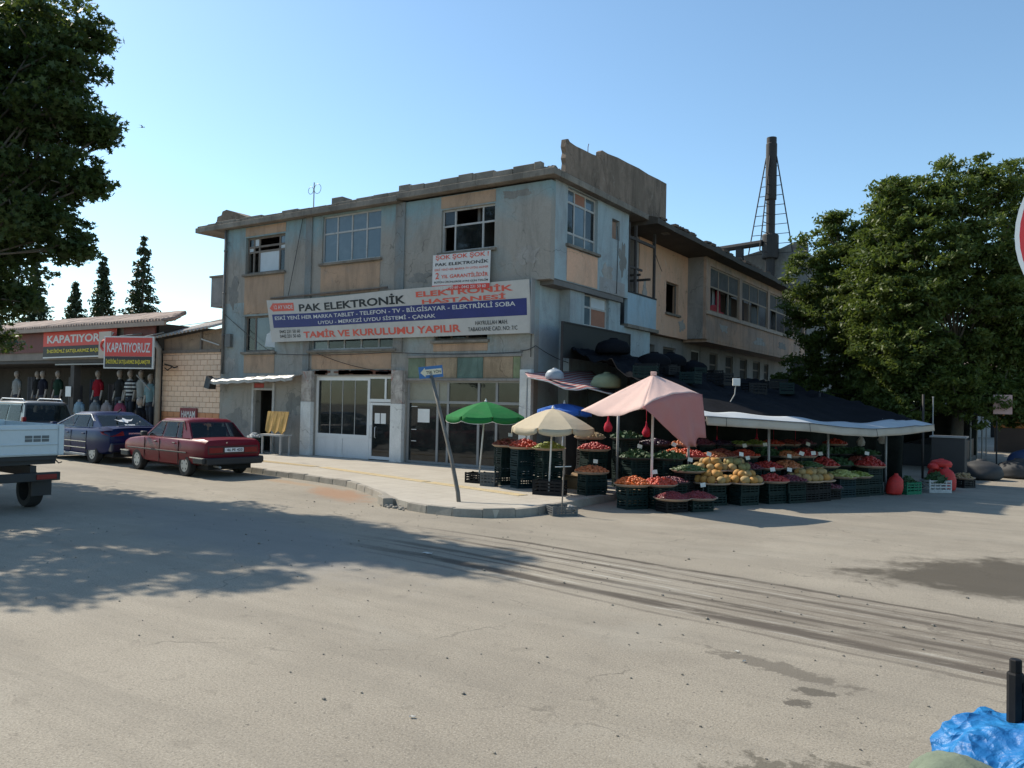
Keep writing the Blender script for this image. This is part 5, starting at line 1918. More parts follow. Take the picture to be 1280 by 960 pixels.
for s in (-1, 1):
    m = MB()
    m.add([(-2.27, s * .42, .82), (-2.24, s * .76, .80), (-1.97, s * .89, .86), (-1.84, s * .895, .93), (-2.2, s * .80, .97), (-2.26, s * .45, .94)], [(0, 1, 2, 3, 4, 5)])
    m.build('tail_light', LAMPR, car2, thick=.03)
    for x0 in (.8, -.08, -1.02):
        m = MB()
        m.box(x0, x0 + .012, s * .874, s * .8875, .3, .93)
        m.build('door_gap', UNDER, car2)
    for x in (.08, -.9):
        m = MB()
        m.box(x, x + .17, s * .872, s * .9, .83, .86)
        m.build('door_handle', PBLUE, car2, bevel=.008)
    m = MB()
    m.box(-1.0, 1.0, s * .884, s * .892, .6, .62)
    m.box(-1.0, 1.0, s * .884, s * .892, .42, .44)
    m.build('side_moulding', CHROME, car2)
    m = MB()
    m.box(-1.0, 1.0, s * .83, s * .9, .2, .27)
    m.build('side_skirt', mat('skirt_grey', (0.2, 0.21, 0.22), 0.5), car2, bevel=.01)
    m = MB()
    m.box(.86, 1.02, s * .86, s * 1.02, .98, 1.12)
    m.build('mirror', PBLUE, car2, bevel=.03)
m = MB()
m.box(-2.31, -2.1, -.78, .78, .36, .62)
m.build('rear_bumper', mat('bumper_navy', (0.008, 0.009, 0.03), 0.35), car2, bevel=.04)
m = MB()
m.box(-2.3, -2.14, -.6, .6, 1.07, 1.09)
m.build('boot_lip', PBLUE, car2, bevel=.008)
m = MB()
m.box(-2.262, -2.24, -.3, .3, .86, .9)
m.build('boot_trim', CHROME, car2)
m = MB()
m.box(-2.29, -2.265, -.26, .26, .66, .77)
m.build('number_plate', mat('plate_white', (0.72, 0.72, 0.72), 0.5), car2)
m = MB()


def rw(u, v):
    x = -1.72 + .86 * v
    return (x - .04, -(u - .5) * 1.35, 1.0 + .415 * v)


wing = [(.34, .62), (.42, .56), (.5, .6), (.55, .72), (.6, .6), (.68, .58), (.76, .66), (.68, .5), (.6, .48), (.56, .36), (.5, .44), (.42, .46)]
m.add([rw(u, v) for u, v in wing], [tuple(range(len(wing)))])
for q in range(9):
    u = .46 + q * .024
    m.add([rw(u, .2), rw(u + .016, .2), rw(u + .016, .28), rw(u, .28)], [(0, 1, 2, 3)])
m.build('window_sticker', mat('sticker_white', (0.75, 0.75, 0.75), 0.5, 0.03), car2)
m = MB()
m.tube([(-1.0, 0, 1.46), (-1.2, 0, 1.55)], .02, 6)
m.build('aerial', DARKP, car2)

# ---- dark people carrier beyond the pickup
PGR = mat('paint_charcoal', (0.13, 0.128, 0.125), 0.35, 0.1, 2, coat=0.4)
sp = dict(paint=PGR, w=.9, r=.33, xf=1.4, xr=-1.4, seats=(.4, -.6, -1.4), spokes=5,
          st=[(-2.25, .78, .45, .95, 1.02), (-2.2, .85, .36, 1.0, 1.06), (-1.9, .89, .28, 1.02, 1.08), (0, .9, .24, 1.0, 1.06), (1.0, .9, .25, .98, 1.04), (1.6, .87, .28, .92, 1.0), (2.1, .8, .34, .8, .86), (2.25, .7, .4, .7, .74)],
          cab=dict(zb=1.06, zr=1.78, r0=-2.18, f0=1.45, r1=-1.9, f1=.55, wb=.84, wt=.70, trim=1,
                   sw=[(1.05, .42, .3, .15), (.24, .1, -.7, -.7), (-.78, -.77, -1.85, -1.7)]))
car3 = car('parked_car', 'dark people carrier with white roof rails half hidden behind the pickup', (-31.3, 14.75, 0), RAD(176), sp)
for s in (-1, 1):
    m = MB()
    m.tube([(-1.7, s * .62, 1.79), (-1.55, s * .63, 1.86), (.2, s * .63, 1.87), (.35, s * .62, 1.79)], .022, 6)
    m.build('roof_rail', mat('rail_white', (0.75, 0.75, 0.74), 0.3), car3, smooth=True)
    m = MB()
    m.box(-2.2, -2.05, s * .74, s * .86, .95, 1.25)
    m.build('tail_light', LAMPR, car3, bevel=.02)
m = MB()
m.box(-2.33, -2.15, -.84, .84, .38, .6)
m.build('rear_bumper', DARKP, car3, bevel=.04)
m = MB()
m.add([(-2.215, -.8, .99), (-2.215, .8, .99), (-2.205, .8, 1.1), (-2.205, -.8, 1.1)], [(3, 2, 1, 0)])
m.build('tailgate_band', DARKP, car3, thick=.01)

# ---- white pickup, tail to the camera
PWH = mat('paint_chalk_white', (0.56, 0.60, 0.61), 0.5, 0.06, 1.5, dirt=0.18, dirtc=(0.33, 0.31, 0.28))
t = thing('pickup_truck', 'white drop side pickup seen from behind at the left picture edge', 'pickup truck', (-14.77, 6.78, 0), RAD(178), local=True)
W2 = .87
m = MB()
m.box(.04, 2.3, -W2, W2, .98, 1.02)
m.build('bed_floor', DARKP, t)
gate = MB()
gate.box(0, .04, -W2, W2, .98, 1.53)
for z in (1.0, 1.17, 1.44):
    gate.box(-.02, -.001, -W2 + .1, W2 - .1, z, z + .03)
gate.box(-.03, -.001, -W2, -W2 + .09, .985, 1.525)
gate.box(-.03, -.001, W2 - .09, W2, .985, 1.525)
gp = gate.build('tailgate', PWH, t, bevel=.008)
m = MB()
for q in range(3):
    for r in range(2):
        m.box(-.006, -.001, -.62 + q * .14, -.5 + q * .14, 1.23 + r * .06, 1.28 + r * .06)
m.build('vent_print', mat('vent_grey', (0.12, 0.13, 0.13), 0.6), gp)
for s in (-1, 1):
    m = MB()
    m.box(.045, 2.3, s * W2 - (.04 if s > 0 else 0), s * W2 + (0 if s > 0 else .04), .985, 1.53)
    m.build('side_board', PWH, t, bevel=.006)
m = MB()
m.box(2.26, 2.3, -W2 + .05, W2 - .05, 1.02, 1.56)
m.build('headboard', PWH, t)
m = MB()
for s in (-1, 1):
    m.box(.1, 4.3, s * .42 - .05, s * .42 + .05, .62, .8)
m.box(.12, .2, -.8, .8, .82, .96)
for q in range(7):
    m.box(.15 + q * .3, .22 + q * .3, -.8, .8, .86, .97)
m.box(.05, .12, -.78, .78, .9, .975)
m.build('chassis', DARKP, t)
m = MB()
m.box(.0, .1, -.84, .84, .53, .68)
bmp = m.build('light_bar', DARKP, t, bevel=.01)
for s in (-1, 1):
    m = MB()
    m.box(-.025, -.001, s * .6 - .17, s * .6 + .17, .56, .65)
    m.build('tail_light', LAMPR, bmp, bevel=.005)
    m = MB()
    m.box(.3, .32, s * .66 - .17, s * .66 + .17, .24, .56)
    m.build('mud_flap', DARKP, t)
    wheel(t, .75, s * .66, .32, .22, 5)
    wheel(t, 3.5, s * .68, .32, .2, 5)
m = MB()
rings = []
for x, zt, wt in ((2.75, 1.95, .78), (2.85, 2.0, .78), (3.4, 2.0, .78), (3.75, 1.85, .78), (4.1, 1.3, .82), (4.4, 1.1, .82), (4.5, .7, .8)):
    rings.append([(x, -.85, .5), (x, -.87, 1.15 if zt > 1.2 else zt - .1), (x, -wt, zt - .08), (x, -wt + .12, zt), (x, wt - .12, zt), (x, wt, zt - .08), (x, .87, 1.15 if zt > 1.2 else zt - .1), (x, .85, .5)])
m.loft(rings)
m.build('cab', PWH, t, smooth=False)
m = MB()
m.box(2.735, 2.745, -.62, .62, 1.3, 1.8)
m.build('rear_window', CGLASS, t)
m = MB()
m.tube([(.02, -.75, .9), (.0, -.8, .84), (-.02, -.85, .86)], .012, 5)
m.build('tow_hook', DARKP, t)
# ================================================================ TREES
BARK = mat('bark_grey', (0.10, 0.085, 0.065), 0.95, 0.35, 5, bump=0.6)
LF_PLANE = leaf_mat('leaf_plane_tree', (0.030, 0.055, 0.016), (0.055, 0.085, 0.022), 0.30)
LF_ASH = leaf_mat('leaf_ash', (0.052, 0.084, 0.018), (0.108, 0.142, 0.032), 0.36)
LF_CON = leaf_mat('leaf_cypress', (0.018, 0.032, 0.014), (0.03, 0.048, 0.02), 0.1)


def rand_dir(r):
    z = r.uniform(-1, 1)
    a = r.uniform(0, 2 * math.pi)
    s = math.sqrt(1 - z * z)
    return Vector((s * math.cos(a), s * math.sin(a), z))


STAR = []
for q in range(5):
    a = math.pi / 2 + (q - 2) * 1.05
    L = (0.75, 0.95, 1.1, 0.95, 0.75)[q]
    STAR.append((a + 0.55, 0.42))
    STAR.append((a, L))
STAR = [(math.cos(a) * l * 0.5, math.sin(a) * l * 0.5) for a, l in sorted(STAR)] + [(0, -0.1)]


def crown_mesh(clumps, seed, size, shape='star', per=55, sub=14, flat=0.55):
    """leaves hung in many small bunches spread over the surface of the clumps"""
    r = random.Random(seed)
    m = MB()
    for cx, cy, cz, rad in clumps:
        c = Vector((cx, cy, cz))
        nsub = int(sub * max(0.6, rad) ** 1.6) + 5
        for _ in range(nsub):
            d = rand_dir(r)
            q = c + Vector((d.x, d.y, d.z * 0.85)) * rad * (r.uniform(0.35, 1.05) ** 0.7)
            sr = r.uniform(0.22, 0.46) * min(1.0, 0.55 + rad * 0.35)
            lean = rand_dir(r)
            for _ in range(int(per * r.uniform(0.6, 1.2))):
                e = rand_dir(r) * (r.random() ** 0.5)
                p = q + Vector((e.x * sr * 1.25, e.y * sr * 1.25, e.z * sr * flat + lean.z * e.x * sr * 0.4))
                n = (Vector((0, 0, 1)) * 0.7 + rand_dir(r) * 0.9).normalized()
                u = n.orthogonal().normalized()
                a = r.uniform(0, 6.283)
                w = n.cross(u)
                u, w = u * math.cos(a) + w * math.sin(a), w * math.cos(a) - u * math.sin(a)
                s = size * r.uniform(0.65, 1.25)
                if shape == 'star':
                    m.add([p + u * (x * s) + w * (y * s) for x, y in STAR], [tuple(range(len(STAR)))])
                else:
                    m.add([p - w * s * 0.5, p + u * s * 0.2 - w * s * 0.1, p + w * s * 0.55, p - u * s * 0.2 - w * s * 0.1], [(0, 1, 2, 3)])
    return m


def tree(name, label, base, trunk_top, r0, clumps, lm, seed, size, shape, per, sub, group=None):
    t = thing(name, label, 'tree', base, 0, group)
    r = random.Random(seed + 1)
    m = MB()
    b, tp = Vector(base), Vector(trunk_top)
    m.tube([b - Vector((0, 0, .05)), b.lerp(tp, .12), b.lerp(tp, .5) + Vector((.08, .05, 0)), tp], [r0 * 1.35, r0, r0 * .85, r0 * .65], 10)
    for cx, cy, cz, rad in clumps:
        c = Vector((cx, cy, cz))
        s = b.lerp(tp, r.uniform(.72, 1.0))
        mid = s.lerp(c, .5) + Vector((r.uniform(-.25, .25), r.uniform(-.25, .25), .25))
        m.tube([s, mid, c], [r0 * .24, r0 * .12, r0 * .04], 6)
        for _ in range(3):
            e = c + rand_dir(r) * rad * .8
            m.tube([mid.lerp(c, r.uniform(.4, 1)), e], [r0 * .13, r0 * .04], 4)
    m.build('trunk', BARK, t, smooth=True)
    crown_mesh(clumps, seed, size, shape, per, sub).build('crown', lm, t)
    return t


lob = [(-23.85, 11.54, 12.69, 1.3), (-25.68, 11.54, 12.42, 1.6), (-23.36, 11.89, 11.56, 0.9), (-23.48, 12.39, 12.59, 0.6), (-24.87, 12.12, 10.76, 1.2), (-23.47, 12.46, 10.13, 0.8), (-23.05, 12.74, 9.72, 0.45), (-25.99, 12.02, 9.21, 1.5),
       (-23.75, 12.32, 8.43, 0.85), (-23.54, 12.75, 8.29, 0.5), (-25.35, 11.89, 7.27, 1.1), (-24.14, 12.23, 6.8, 0.75), (-23.75, 12.45, 6.34, 0.4), (-25.95, 11.54, 5.81, 1.0), (-25.5, 11.8, 4.87, 0.5), (-26.65, 11.11, 4.71, 0.8), (-27.99, 11.25, 11.06, 2), (-28.4, 11.07, 7.81, 2)]
F_ = 0.75
cl = [(x * F_, y * F_, 2.1 + (z - 2.1) * F_, r * F_ * 1.1) for x, y, z, r in lob]
cl += [(x * .81 - .3, y * .81 - .3, 2.1 + (z - 2.1) * .78, r * .8) for x, y, z, r in lob if r >= 1.0]
cl += [(x * .71, y * .71, 2.1 + (z - 2.1) * .71, r * .72) for x, y, z, r in lob if z < 11.2 and r >= 1.1]
hid = [(-20.5, 6.2, 7.0, 1.9), (-21.5, 8.0, 5.6, 1.5), (-19.5, 5.2, 6.6, 1.6), (-18.2, 5.2, 7.6, 1.3), (-20.0, 7.5, 9.0, 1.6), (-22.6, 6.5, 6.5, 1.8), (-21.0, 4.2, 6.2, 1.5), (-18.0, 6.6, 8.8, 1.0), (-23.2, 8.2, 4.6, 1.2), (-19.6, 4.1, 5.0, 0.9), (-22.3, 9.4, 4.0, 1.0), (-24.0, 9.2, 4.6, 1.2)]
cl += [(x + .5, y - .4, z - .5, r) for x, y, z, r in hid]
tree('plane_tree', 'big leafy plane tree hanging in from the top left', (-20.3, 6.2, 0), (-19.9, 6.4, 4.4), .26, cl, LF_PLANE, 11, 0.19, 'star', 44, 40)

c1 = [(-7.03, 34.71, 9.0, 1.4), (-7.99, 34.12, 7.57, 1.1), (-6.2, 35.3, 7.78, 1.9), (-7.15, 34.72, 5.9, 1.9), (-5.77, 35.65, 5.5, 2.0), (-7.03, 34.69, 9.7, 0.6), (-5.2, 35.3, 8.2, 1.2), (-6.6, 36.8, 6.8, 1.8), (-8.3, 34.6, 6.2, .9), (-6.0, 34.5, 4.2, 1.3), (-7.6, 35.5, 4.2, 1.2), (-5.0, 34.6, 6.6, 1.6), (-4.9, 35.2, 4.0, 1.6), (-6.4, 34.9, 2.9, 1.2), (-8.4, 35.5, 3.4, 1.1), (-5.2, 34.2, 2.6, 1.2), (-4.9, 34.6, 8.6, 1.3), (-5.6, 34.4, 9.2, .8), (-4.4, 35.0, 5.2, 1.5), (-4.6, 34.2, 3.2, 1.3), (-7.4, 34.6, 2.6, 1.1), (-5.4, 33.9, 7.4, 1.2)]
tree('ash_tree', 'leafy green tree nearest the eave beyond the market stalls', (-6.4, 35.4, 0), (-6.5, 35.3, 4.6), .2, c1, LF_ASH, 21, 0.2, 'q', 90, 26, 'trees beyond the stalls')
c2 = [(-4.13, 31.83, 9.2, 1.5), (-4.37, 31.65, 9.9, 0.9), (-2.15, 32.51, 10.0, 1.5), (-1.44, 32.97, 10.2, 1.0), (-2.86, 32.09, 8.21, 2.0), (-1.08, 33.27, 8.25, 1.8), (-3.8, 31.51, 6.76, 1.7), (-2.37, 32.49, 5.6, 2.1), (-0.96, 34.02, 5.6, 1.8),
      (-4.0, 31.6, 4.6, 1.6), (-2.6, 32.6, 3.9, 1.3), (-1.1, 33.6, 4.0, 1.3), (-4.7, 32.2, 7.9, 1.2), (-3.3, 32.2, 3.4, 1.1), (-4.6, 32.0, 5.8, 1.4), (-1.6, 32.6, 6.8, 1.8), (-4.6, 31.9, 3.2, 1.2), (-1.9, 32.6, 3.0, 1.0), (-.2, 33.4, 7.0, 1.5), (-3.2, 31.6, 7.4, 1.4), (-4.2, 31.6, 2.7, .9), (-2.4, 31.9, 2.5, .9), (-.9, 32.6, 2.8, 1.0), (-.2, 33.0, 4.6, 1.3), (-5.2, 32.4, 6.8, 1.0), (-3.4, 31.9, 9.6, 1.0), (-3.6, 31.4, 2.2, .8), (-1.5, 31.9, 2.3, .8), (-.3, 32.4, 2.4, .8), (-2.6, 31.5, 3.2, 1.0), (-4.9, 31.6, 4.2, 1.1), (-4.9, 32.8, 8.5, 1.1), (-5.3, 33.2, 7.2, 1.4), (-5.6, 33.5, 5.8, 1.4), (-5.0, 32.6, 5.0, 1.2)]
tree('ash_tree', 'tall round green tree in front of the right hand trees', (-2.5, 32.9, 0), (-2.5, 32.7, 4.4), .22, c2, LF_ASH, 22, 0.19, 'q', 90, 26, 'trees beyond the stalls')
c3 = [(-0.3, 37.0, 9.6, 1.9), (0.4, 37.6, 7.6, 2.2), (-0.6, 37.4, 5.6, 2.0), (1.4, 37.6, 5.4, 2.0), (1.6, 36.8, 8.6, 1.6), (0.2, 36.8, 4.0, 1.4), (-1.4, 38, 7.4, 1.6), (1.2, 36.6, 3.6, 1.4), (-.8, 36.8, 3.4, 1.2), (0.6, 36.4, 10.2, 1.4), (.2, 36.2, 2.8, 1.1), (-1.6, 37, 4.6, 1.5), (1.8, 36.4, 6.8, 1.6), (.9, 35.8, 2.4, 1.0), (-.6, 35.8, 2.2, .9), (1.6, 35.8, 4.6, 1.4)]
tree('ash_tree', 'dark green tree partly behind the red round sign at the right', (0.3, 37.4, 0), (0.3, 37.4, 4.3), .22, c3, LF_ASH, 23, 0.2, 'q', 80, 24, 'trees beyond the stalls')
# a smaller one filling the gap further down the street
c4 = [(-4.6, 44.5, 6.2, 1.8), (-3.4, 45.2, 4.9, 1.8), (-5.2, 45, 4.4, 1.5), (-4.2, 44, 7.6, 1.2), (-5.8, 44.4, 6.8, 1.3)]
tree('ash_tree', 'shaded green tree furthest down the market street', (-4.4, 44.8, 0), (-4.4, 44.8, 3.4), .17, c4, LF_ASH, 24, 0.22, 'q', 70, 20, 'trees beyond the stalls')


def cypress(x, y, h, rad, label, seed):
    r = random.Random(seed)
    t = thing('cypress_tree', label, 'tree', (x, y, 0), 0, 'dark conifers behind the shop roof')
    m = MB()
    m.tube([(x, y, -.1), (x, y, h * .5), (x + .1, y, h * .97)], [.28, .16, .03], 7)
    lv = MB()
    z = h * .12
    while z < h:
        f = (h - z) / h
        R = rad * 1.15 * (f ** .9) * r.uniform(.75, 1.15) + .08
        n = int(5 + 7 * f)
        for q in range(n):
            a = r.uniform(0, 6.283)
            L = R * r.uniform(.55, 1.15)
            tip = Vector((x + math.cos(a) * L, y + math.sin(a) * L, z - L * r.uniform(-.15, .3)))
            s = Vector((x, y, z + L * .1))
            m.tube([s, tip], [.035, .012], 3, False)
            for _ in range(int(18 + 34 * f)):
                u = r.uniform(.25, 1.05)
                p = s.lerp(tip, u) + rand_dir(r) * .28 * (.5 + f)
                d = (tip - s).normalized() * .6 + rand_dir(r) * .7
                d.normalize()
                w = d.orthogonal().normalized()
                g = r.uniform(.22, .46)
                lv.add([p - d * g * .5, p + w * g * .2, p + d * g * .6, p - w * g * .2], [(0, 1, 2, 3)])
        z += h * r.uniform(.022, .034)
    m.build('trunk', BARK, t)
    lv.build('crown', LF_CON, t)


for (x, y, z), rad, lab, sd in [((-65.47, 40.32, 15.98), 2.9, 'tallest dark conifer, nearest the corner building', 31), ((-68.38, 38.45, 14.16), 2.7, 'middle dark conifer of the three behind the roof', 32),
                                ((-70.42, 37.17, 11.8), 2.2, 'shortest dark conifer of the three behind the roof', 33), ((-73.35, 35.17, 14.2), 3.0, 'dark conifer half hidden by the plane tree leaves', 34)]:
    cypress(x, y, z, rad, lab, sd)

# two swallows
for x, y, z, a, lab in ((-36.5, 22.2, 15.1, 0.4, 'small swallow gliding in the sky right of the conifers'), (-38.2, 17.3, 17.9, 1.2, 'small swallow flying near the plane tree')):
    t = thing('swallow', lab, 'bird', (x, y, z), a, 'swallows in the sky', local=True)
    m = MB()
    m.loft([[(px, math.cos(q * math.pi / 3) * r, math.sin(q * math.pi / 3) * r) for q in range(6)] for px, r in ((-.1, .004), (-.04, .022), (.03, .026), (.08, .014), (.1, .003))])
    m.build('body', BLACK, t, smooth=True)
    for s in (-1, 1):
        m = MB()
        m.add([(.05, 0, .01), (.07, s * .1, .06), (-.02, s * .22, .04), (.02, s * .1, .045), (-.02, 0, .01)], [(0, 1, 2, 3, 4)])
        m.build('wing', BLACK, t, thick=.004)
        m = MB()
        m.add([(-.09, 0, 0), (-.2, s * .05, 0), (-.11, s * .02, 0)], [(0, 1, 2)])
        m.build('tail_feather', BLACK, t, thick=.003)
# ================================================================ THE FRUIT MARKET
CR = {n: mat('crate_' + n, c, 0.65, 0.25, 5, dirt=0.25, dirtc=(0.035, 0.032, 0.03), spec=0.25) for n, c in
      dict(green=(0.006, 0.02, 0.018), teal=(0.005, 0.024, 0.03), black=(0.008, 0.008, 0.009), grey=(0.10, 0.105, 0.105), white=(0.45, 0.45, 0.44), bright=(0.01, 0.16, 0.08)).items()}
CL, CW, CH = .52, .36, .22


def crate_mesh(L, W, H):
    m = MB()
    p = .035
    for sx in (-1, 1):
        for sy in (-1, 1):
            m.box(sx * L / 2 - (p if sx > 0 else 0), sx * L / 2 + (0 if sx > 0 else p), sy * W / 2 - (p if sy > 0 else 0), sy * W / 2 + (0 if sy > 0 else p), 0, H + .012)
    for z0, z1 in ((.0, .06), (.085, .115), (.14, .165), (.185, H)):
        for s in (-1, 1):
            m.box(-L / 2 + p, L / 2 - p, s * (W / 2 - .008) - .006, s * (W / 2 - .008) + .006, z0 * H / .22, z1 * H / .22 if z1 < H else H)
            m.box(s * (L / 2 - .008) - .006, s * (L / 2 - .008) + .006, -W / 2 + p, W / 2 - p, z0 * H / .22, z1 * H / .22 if z1 < H else H)
    for q in range(3):
        u = -L / 4 + q * L / 4
        for s in (-1, 1):
            m.box(u - .012, u + .012, s * (W / 2 - .008) - .009, s * (W / 2 - .008) + .009, .005, H - .004)
    m.box(-L / 2 + .01, L / 2 - .01, -W / 2 + .01, W / 2 - .01, .004, .014)
    return m


CM = {}


def crate(x, y, z, rz, col, label, L=CL, W=CW, H=CH, group='crates of the market stall'):
    key = (col, L, W, H)
    if key not in CM:
        CM[key] = crate_mesh(L, W, H).mesh('crate')
        CM[key].materials.append(CR[col])
    o = bpy.data.objects.new('crate', CM[key])
    COL.objects.link(o)
    o.location = (x, y, z)
    o.rotation_euler = (0, 0, rz)
    return tag(o, label, 'crate', group)


def fmat(n, c, var=.25, rough=.4):
    return mat('fruit_' + n, tuple(x * .85 for x in c), rough, var, 9)


FR = dict(tomato=fmat('tomato', (0.50, 0.055, 0.022)), orange=fmat('orange_tomato', (0.62, 0.13, 0.025)), redtom=fmat('red_tomato', (0.38, 0.03, 0.022)), dull=fmat('dull_red', (0.24, 0.045, 0.025)), cherry=fmat('cherry', (0.22, 0.022, 0.028)),
          greenp=fmat('green_pepper', (0.22, 0.26, 0.045)), dark=fmat('aubergine', (0.035, 0.012, 0.03)), yell=fmat('yellow_squash', (0.42, 0.42, 0.13)), greens=fmat('leafy_green', (0.03, 0.075, 0.02), .4, .7), cuke=fmat('cucumber', (0.06, 0.11, 0.03)),
          plum=fmat('plum', (0.15, 0.03, 0.045)), peach=fmat('peach', (0.5, 0.16, 0.06)), potato=fmat('potato', (0.32, 0.22, 0.11), .2, .8))
TRAYM = mat('tray_pale', (0.42, 0.30, 0.22), 0.6, 0.15, 4)
TRAYD = mat('tray_dark', (0.05, 0.045, 0.042), 0.6, 0.15, 4)
MEL = [mat('melon_orange', (0.40, 0.205, 0.05), 0.75, 0.35, 6, bump=.3), mat('melon_tan', (0.33, 0.225, 0.09), 0.7, 0.3, 6, bump=.3), mat('melon_green', (0.21, 0.195, 0.075), 0.7, 0.3, 6, bump=.3)]
CARD = mat('price_card', (0.62, 0.63, 0.58), 0.7, 0.06)


def heap(kind, R, H, r, n, seed, lr=1.0):
    """a mound of small fruit"""
    g = random.Random(seed)
    m = MB()
    m.lathe([(R * .93, .01), (R * .75, H * .42), (R * .42, H * .8), (R * .1, H * .97)], 12)
    for q in range(n):
        a = g.uniform(0, 6.283)
        u = math.sqrt(g.random())
        rad = R * .97 * u
        z = H * (1 - u ** 1.5) + g.uniform(-.2, .5) * r
        rr = r * g.uniform(.8, 1.15)
        if kind == 'greens':
            d = rand_dir(g)
            w = d.orthogonal().normalized()
            p = Vector((rad * math.cos(a), rad * math.sin(a), z + .03))
            m.add([p - d * rr, p + w * rr * .6, p + d * rr, p - w * rr * .6], [(0, 1, 2, 3)])
        elif lr > 1.3:
            d = g.uniform(0, 3.14)
            c = (rad * math.cos(a), rad * math.sin(a), z + rr * .4)
            m.tube([(c[0] - math.cos(d) * rr * lr, c[1] - math.sin(d) * rr * lr, c[2]), c, (c[0] + math.cos(d) * rr * lr, c[1] + math.sin(d) * rr * lr, c[2] + .01)], [rr * .45, rr * .75, rr * .4], 6)
        else:
            m.ball((rad * math.cos(a), rad * math.sin(a), z + rr * .5), rr, rr, rr * .9, 7, 5)
    return m


TRAY = {}


def tray(x, y, z, kind, label, R=.3, H=.13, n=130, seed=0, card=None):
    r, lr = dict(cherry=(.017, 1), greens=(.07, 1), cuke=(.03, 3), dark=(.04, 2.2), yell=(.04, 2.0), greenp=(.024, 2.2), potato=(.04, 1), plum=(.028, 1)).get(kind, (.036, 1))
    t = thing('produce_tray', label, 'produce tray', (x, y, z), 0, 'trays of produce on the stall', local=True)
    m = MB()
    m.lathe([(R * .9, 0), (R * 1.04, .035), (R * 1.07, .04), (R * 1.07, .05), (R * 1.0, .045), (R * .88, .012)], 20)
    m.build('tray', TRAYM if kind not in ('dark', 'greens', 'plum') else TRAYD, t, smooth=False)
    o = heap(kind, R, H, r, int(n * (2.2 if kind == 'cherry' else 1)), seed, lr).build('fruit', FR[kind], t, smooth=kind != 'greens')
    o['kind'] = 'stuff'
    o.location = (0, 0, .03)
    if card:
        price(x + rng.uniform(-.1, .1), y + rng.uniform(-.05, .1), z + H * .7, card)
    return t


def price(x, y, z, label, s=.052):
    t = thing('price_card', label, 'price card', (x, y, z), rng.uniform(.1, .9), 'price cards on the stall', local=True)
    m = MB()
    m.tube([(0, 0, 0), (.01, 0, .16)], .005, 4)
    m.build('stick', WOODF, t)
    m = MB()
    a = rng.uniform(-.35, .35)
    c, sn = math.cos(a), math.sin(a)
    pts = [(-s, -.006, -s * .8), (s, -.006, -s * .8), (s, .02, s * .8), (-s, .02, s * .8)]
    m.add([(px * c - pz * sn, py, .2 + px * sn + pz * c) for px, py, pz in pts], [(0, 1, 2, 3)])
    m.build('card', CARD, t, thick=.004)


melon_mesh = []
for q in range(3):
    k = MB()
    k.ball((0, 0, 0), .103, .088, .086, 12, 8)
    me = k.mesh('melon', smooth=True)
    me.materials.append(MEL[q])
    melon_mesh.append(me)


def melons(x, y, z, where, mix, n1=9, R=.36):
    """a heap of melons, each its own thing"""
    g = random.Random(int(x * 100))
    spots = []
    for q in range(n1):
        a = 2 * math.pi * q / n1
        spots.append((x + R * .82 * math.cos(a), y + R * .82 * math.sin(a), z + .085))
    for q in range(max(3, n1 - 4)):
        a = 2 * math.pi * q / max(3, n1 - 4) + .3
        spots.append((x + R * .38 * math.cos(a), y + R * .38 * math.sin(a), z + .195))
    for p in spots:
        v = g.choice(mix)
        o = bpy.data.objects.new('melon', melon_mesh[v])
        COL.objects.link(o)
        o.location = (p[0] + g.uniform(-.02, .02), p[1] + g.uniform(-.02, .02), p[2])
        o.rotation_euler = (g.uniform(-.5, .5), g.uniform(-.5, .5), g.uniform(0, 6.28))
        o.scale = [g.uniform(.88, 1.1)] * 3
        tag(o, ('orange melon in ' if v == 0 else 'tan melon in ' if v == 1 else 'greenish melon in ') + where, 'melon', 'melons in ' + where)
    t = thing('melon_board', 'round board carrying ' + where, 'tray', (x, y, z), 0, 'trays of produce on the stall', local=True)
    m = MB()
    m.lathe([(R * 1.1, -.01), (R * 1.15, .01), (R * 1.15, .025), (R * 1.05, .015)], 20)
    m.build('board', TRAYM, t)


ORD = ['bottom', 'second', 'third', 'fourth', 'fifth']
SA = math.atan2(9, 5)   # the stall front runs this way


def stack(x, y, z, n, col, what, rz=None):
    rz = SA if rz is None else rz
    for q in range(n):
        lab = ('%s %s plastic crate under %s' % (ORD[q] if n > 1 else 'single', {'green': 'dark green', 'teal': 'teal'}.get(col, col), what))
        crate(x + rng.uniform(-.012, .012), y + rng.uniform(-.012, .012), z + q * (CH + .003), rz + rng.uniform(-.05, .05), col, lab)
    return z + n * (CH + .003) + .008


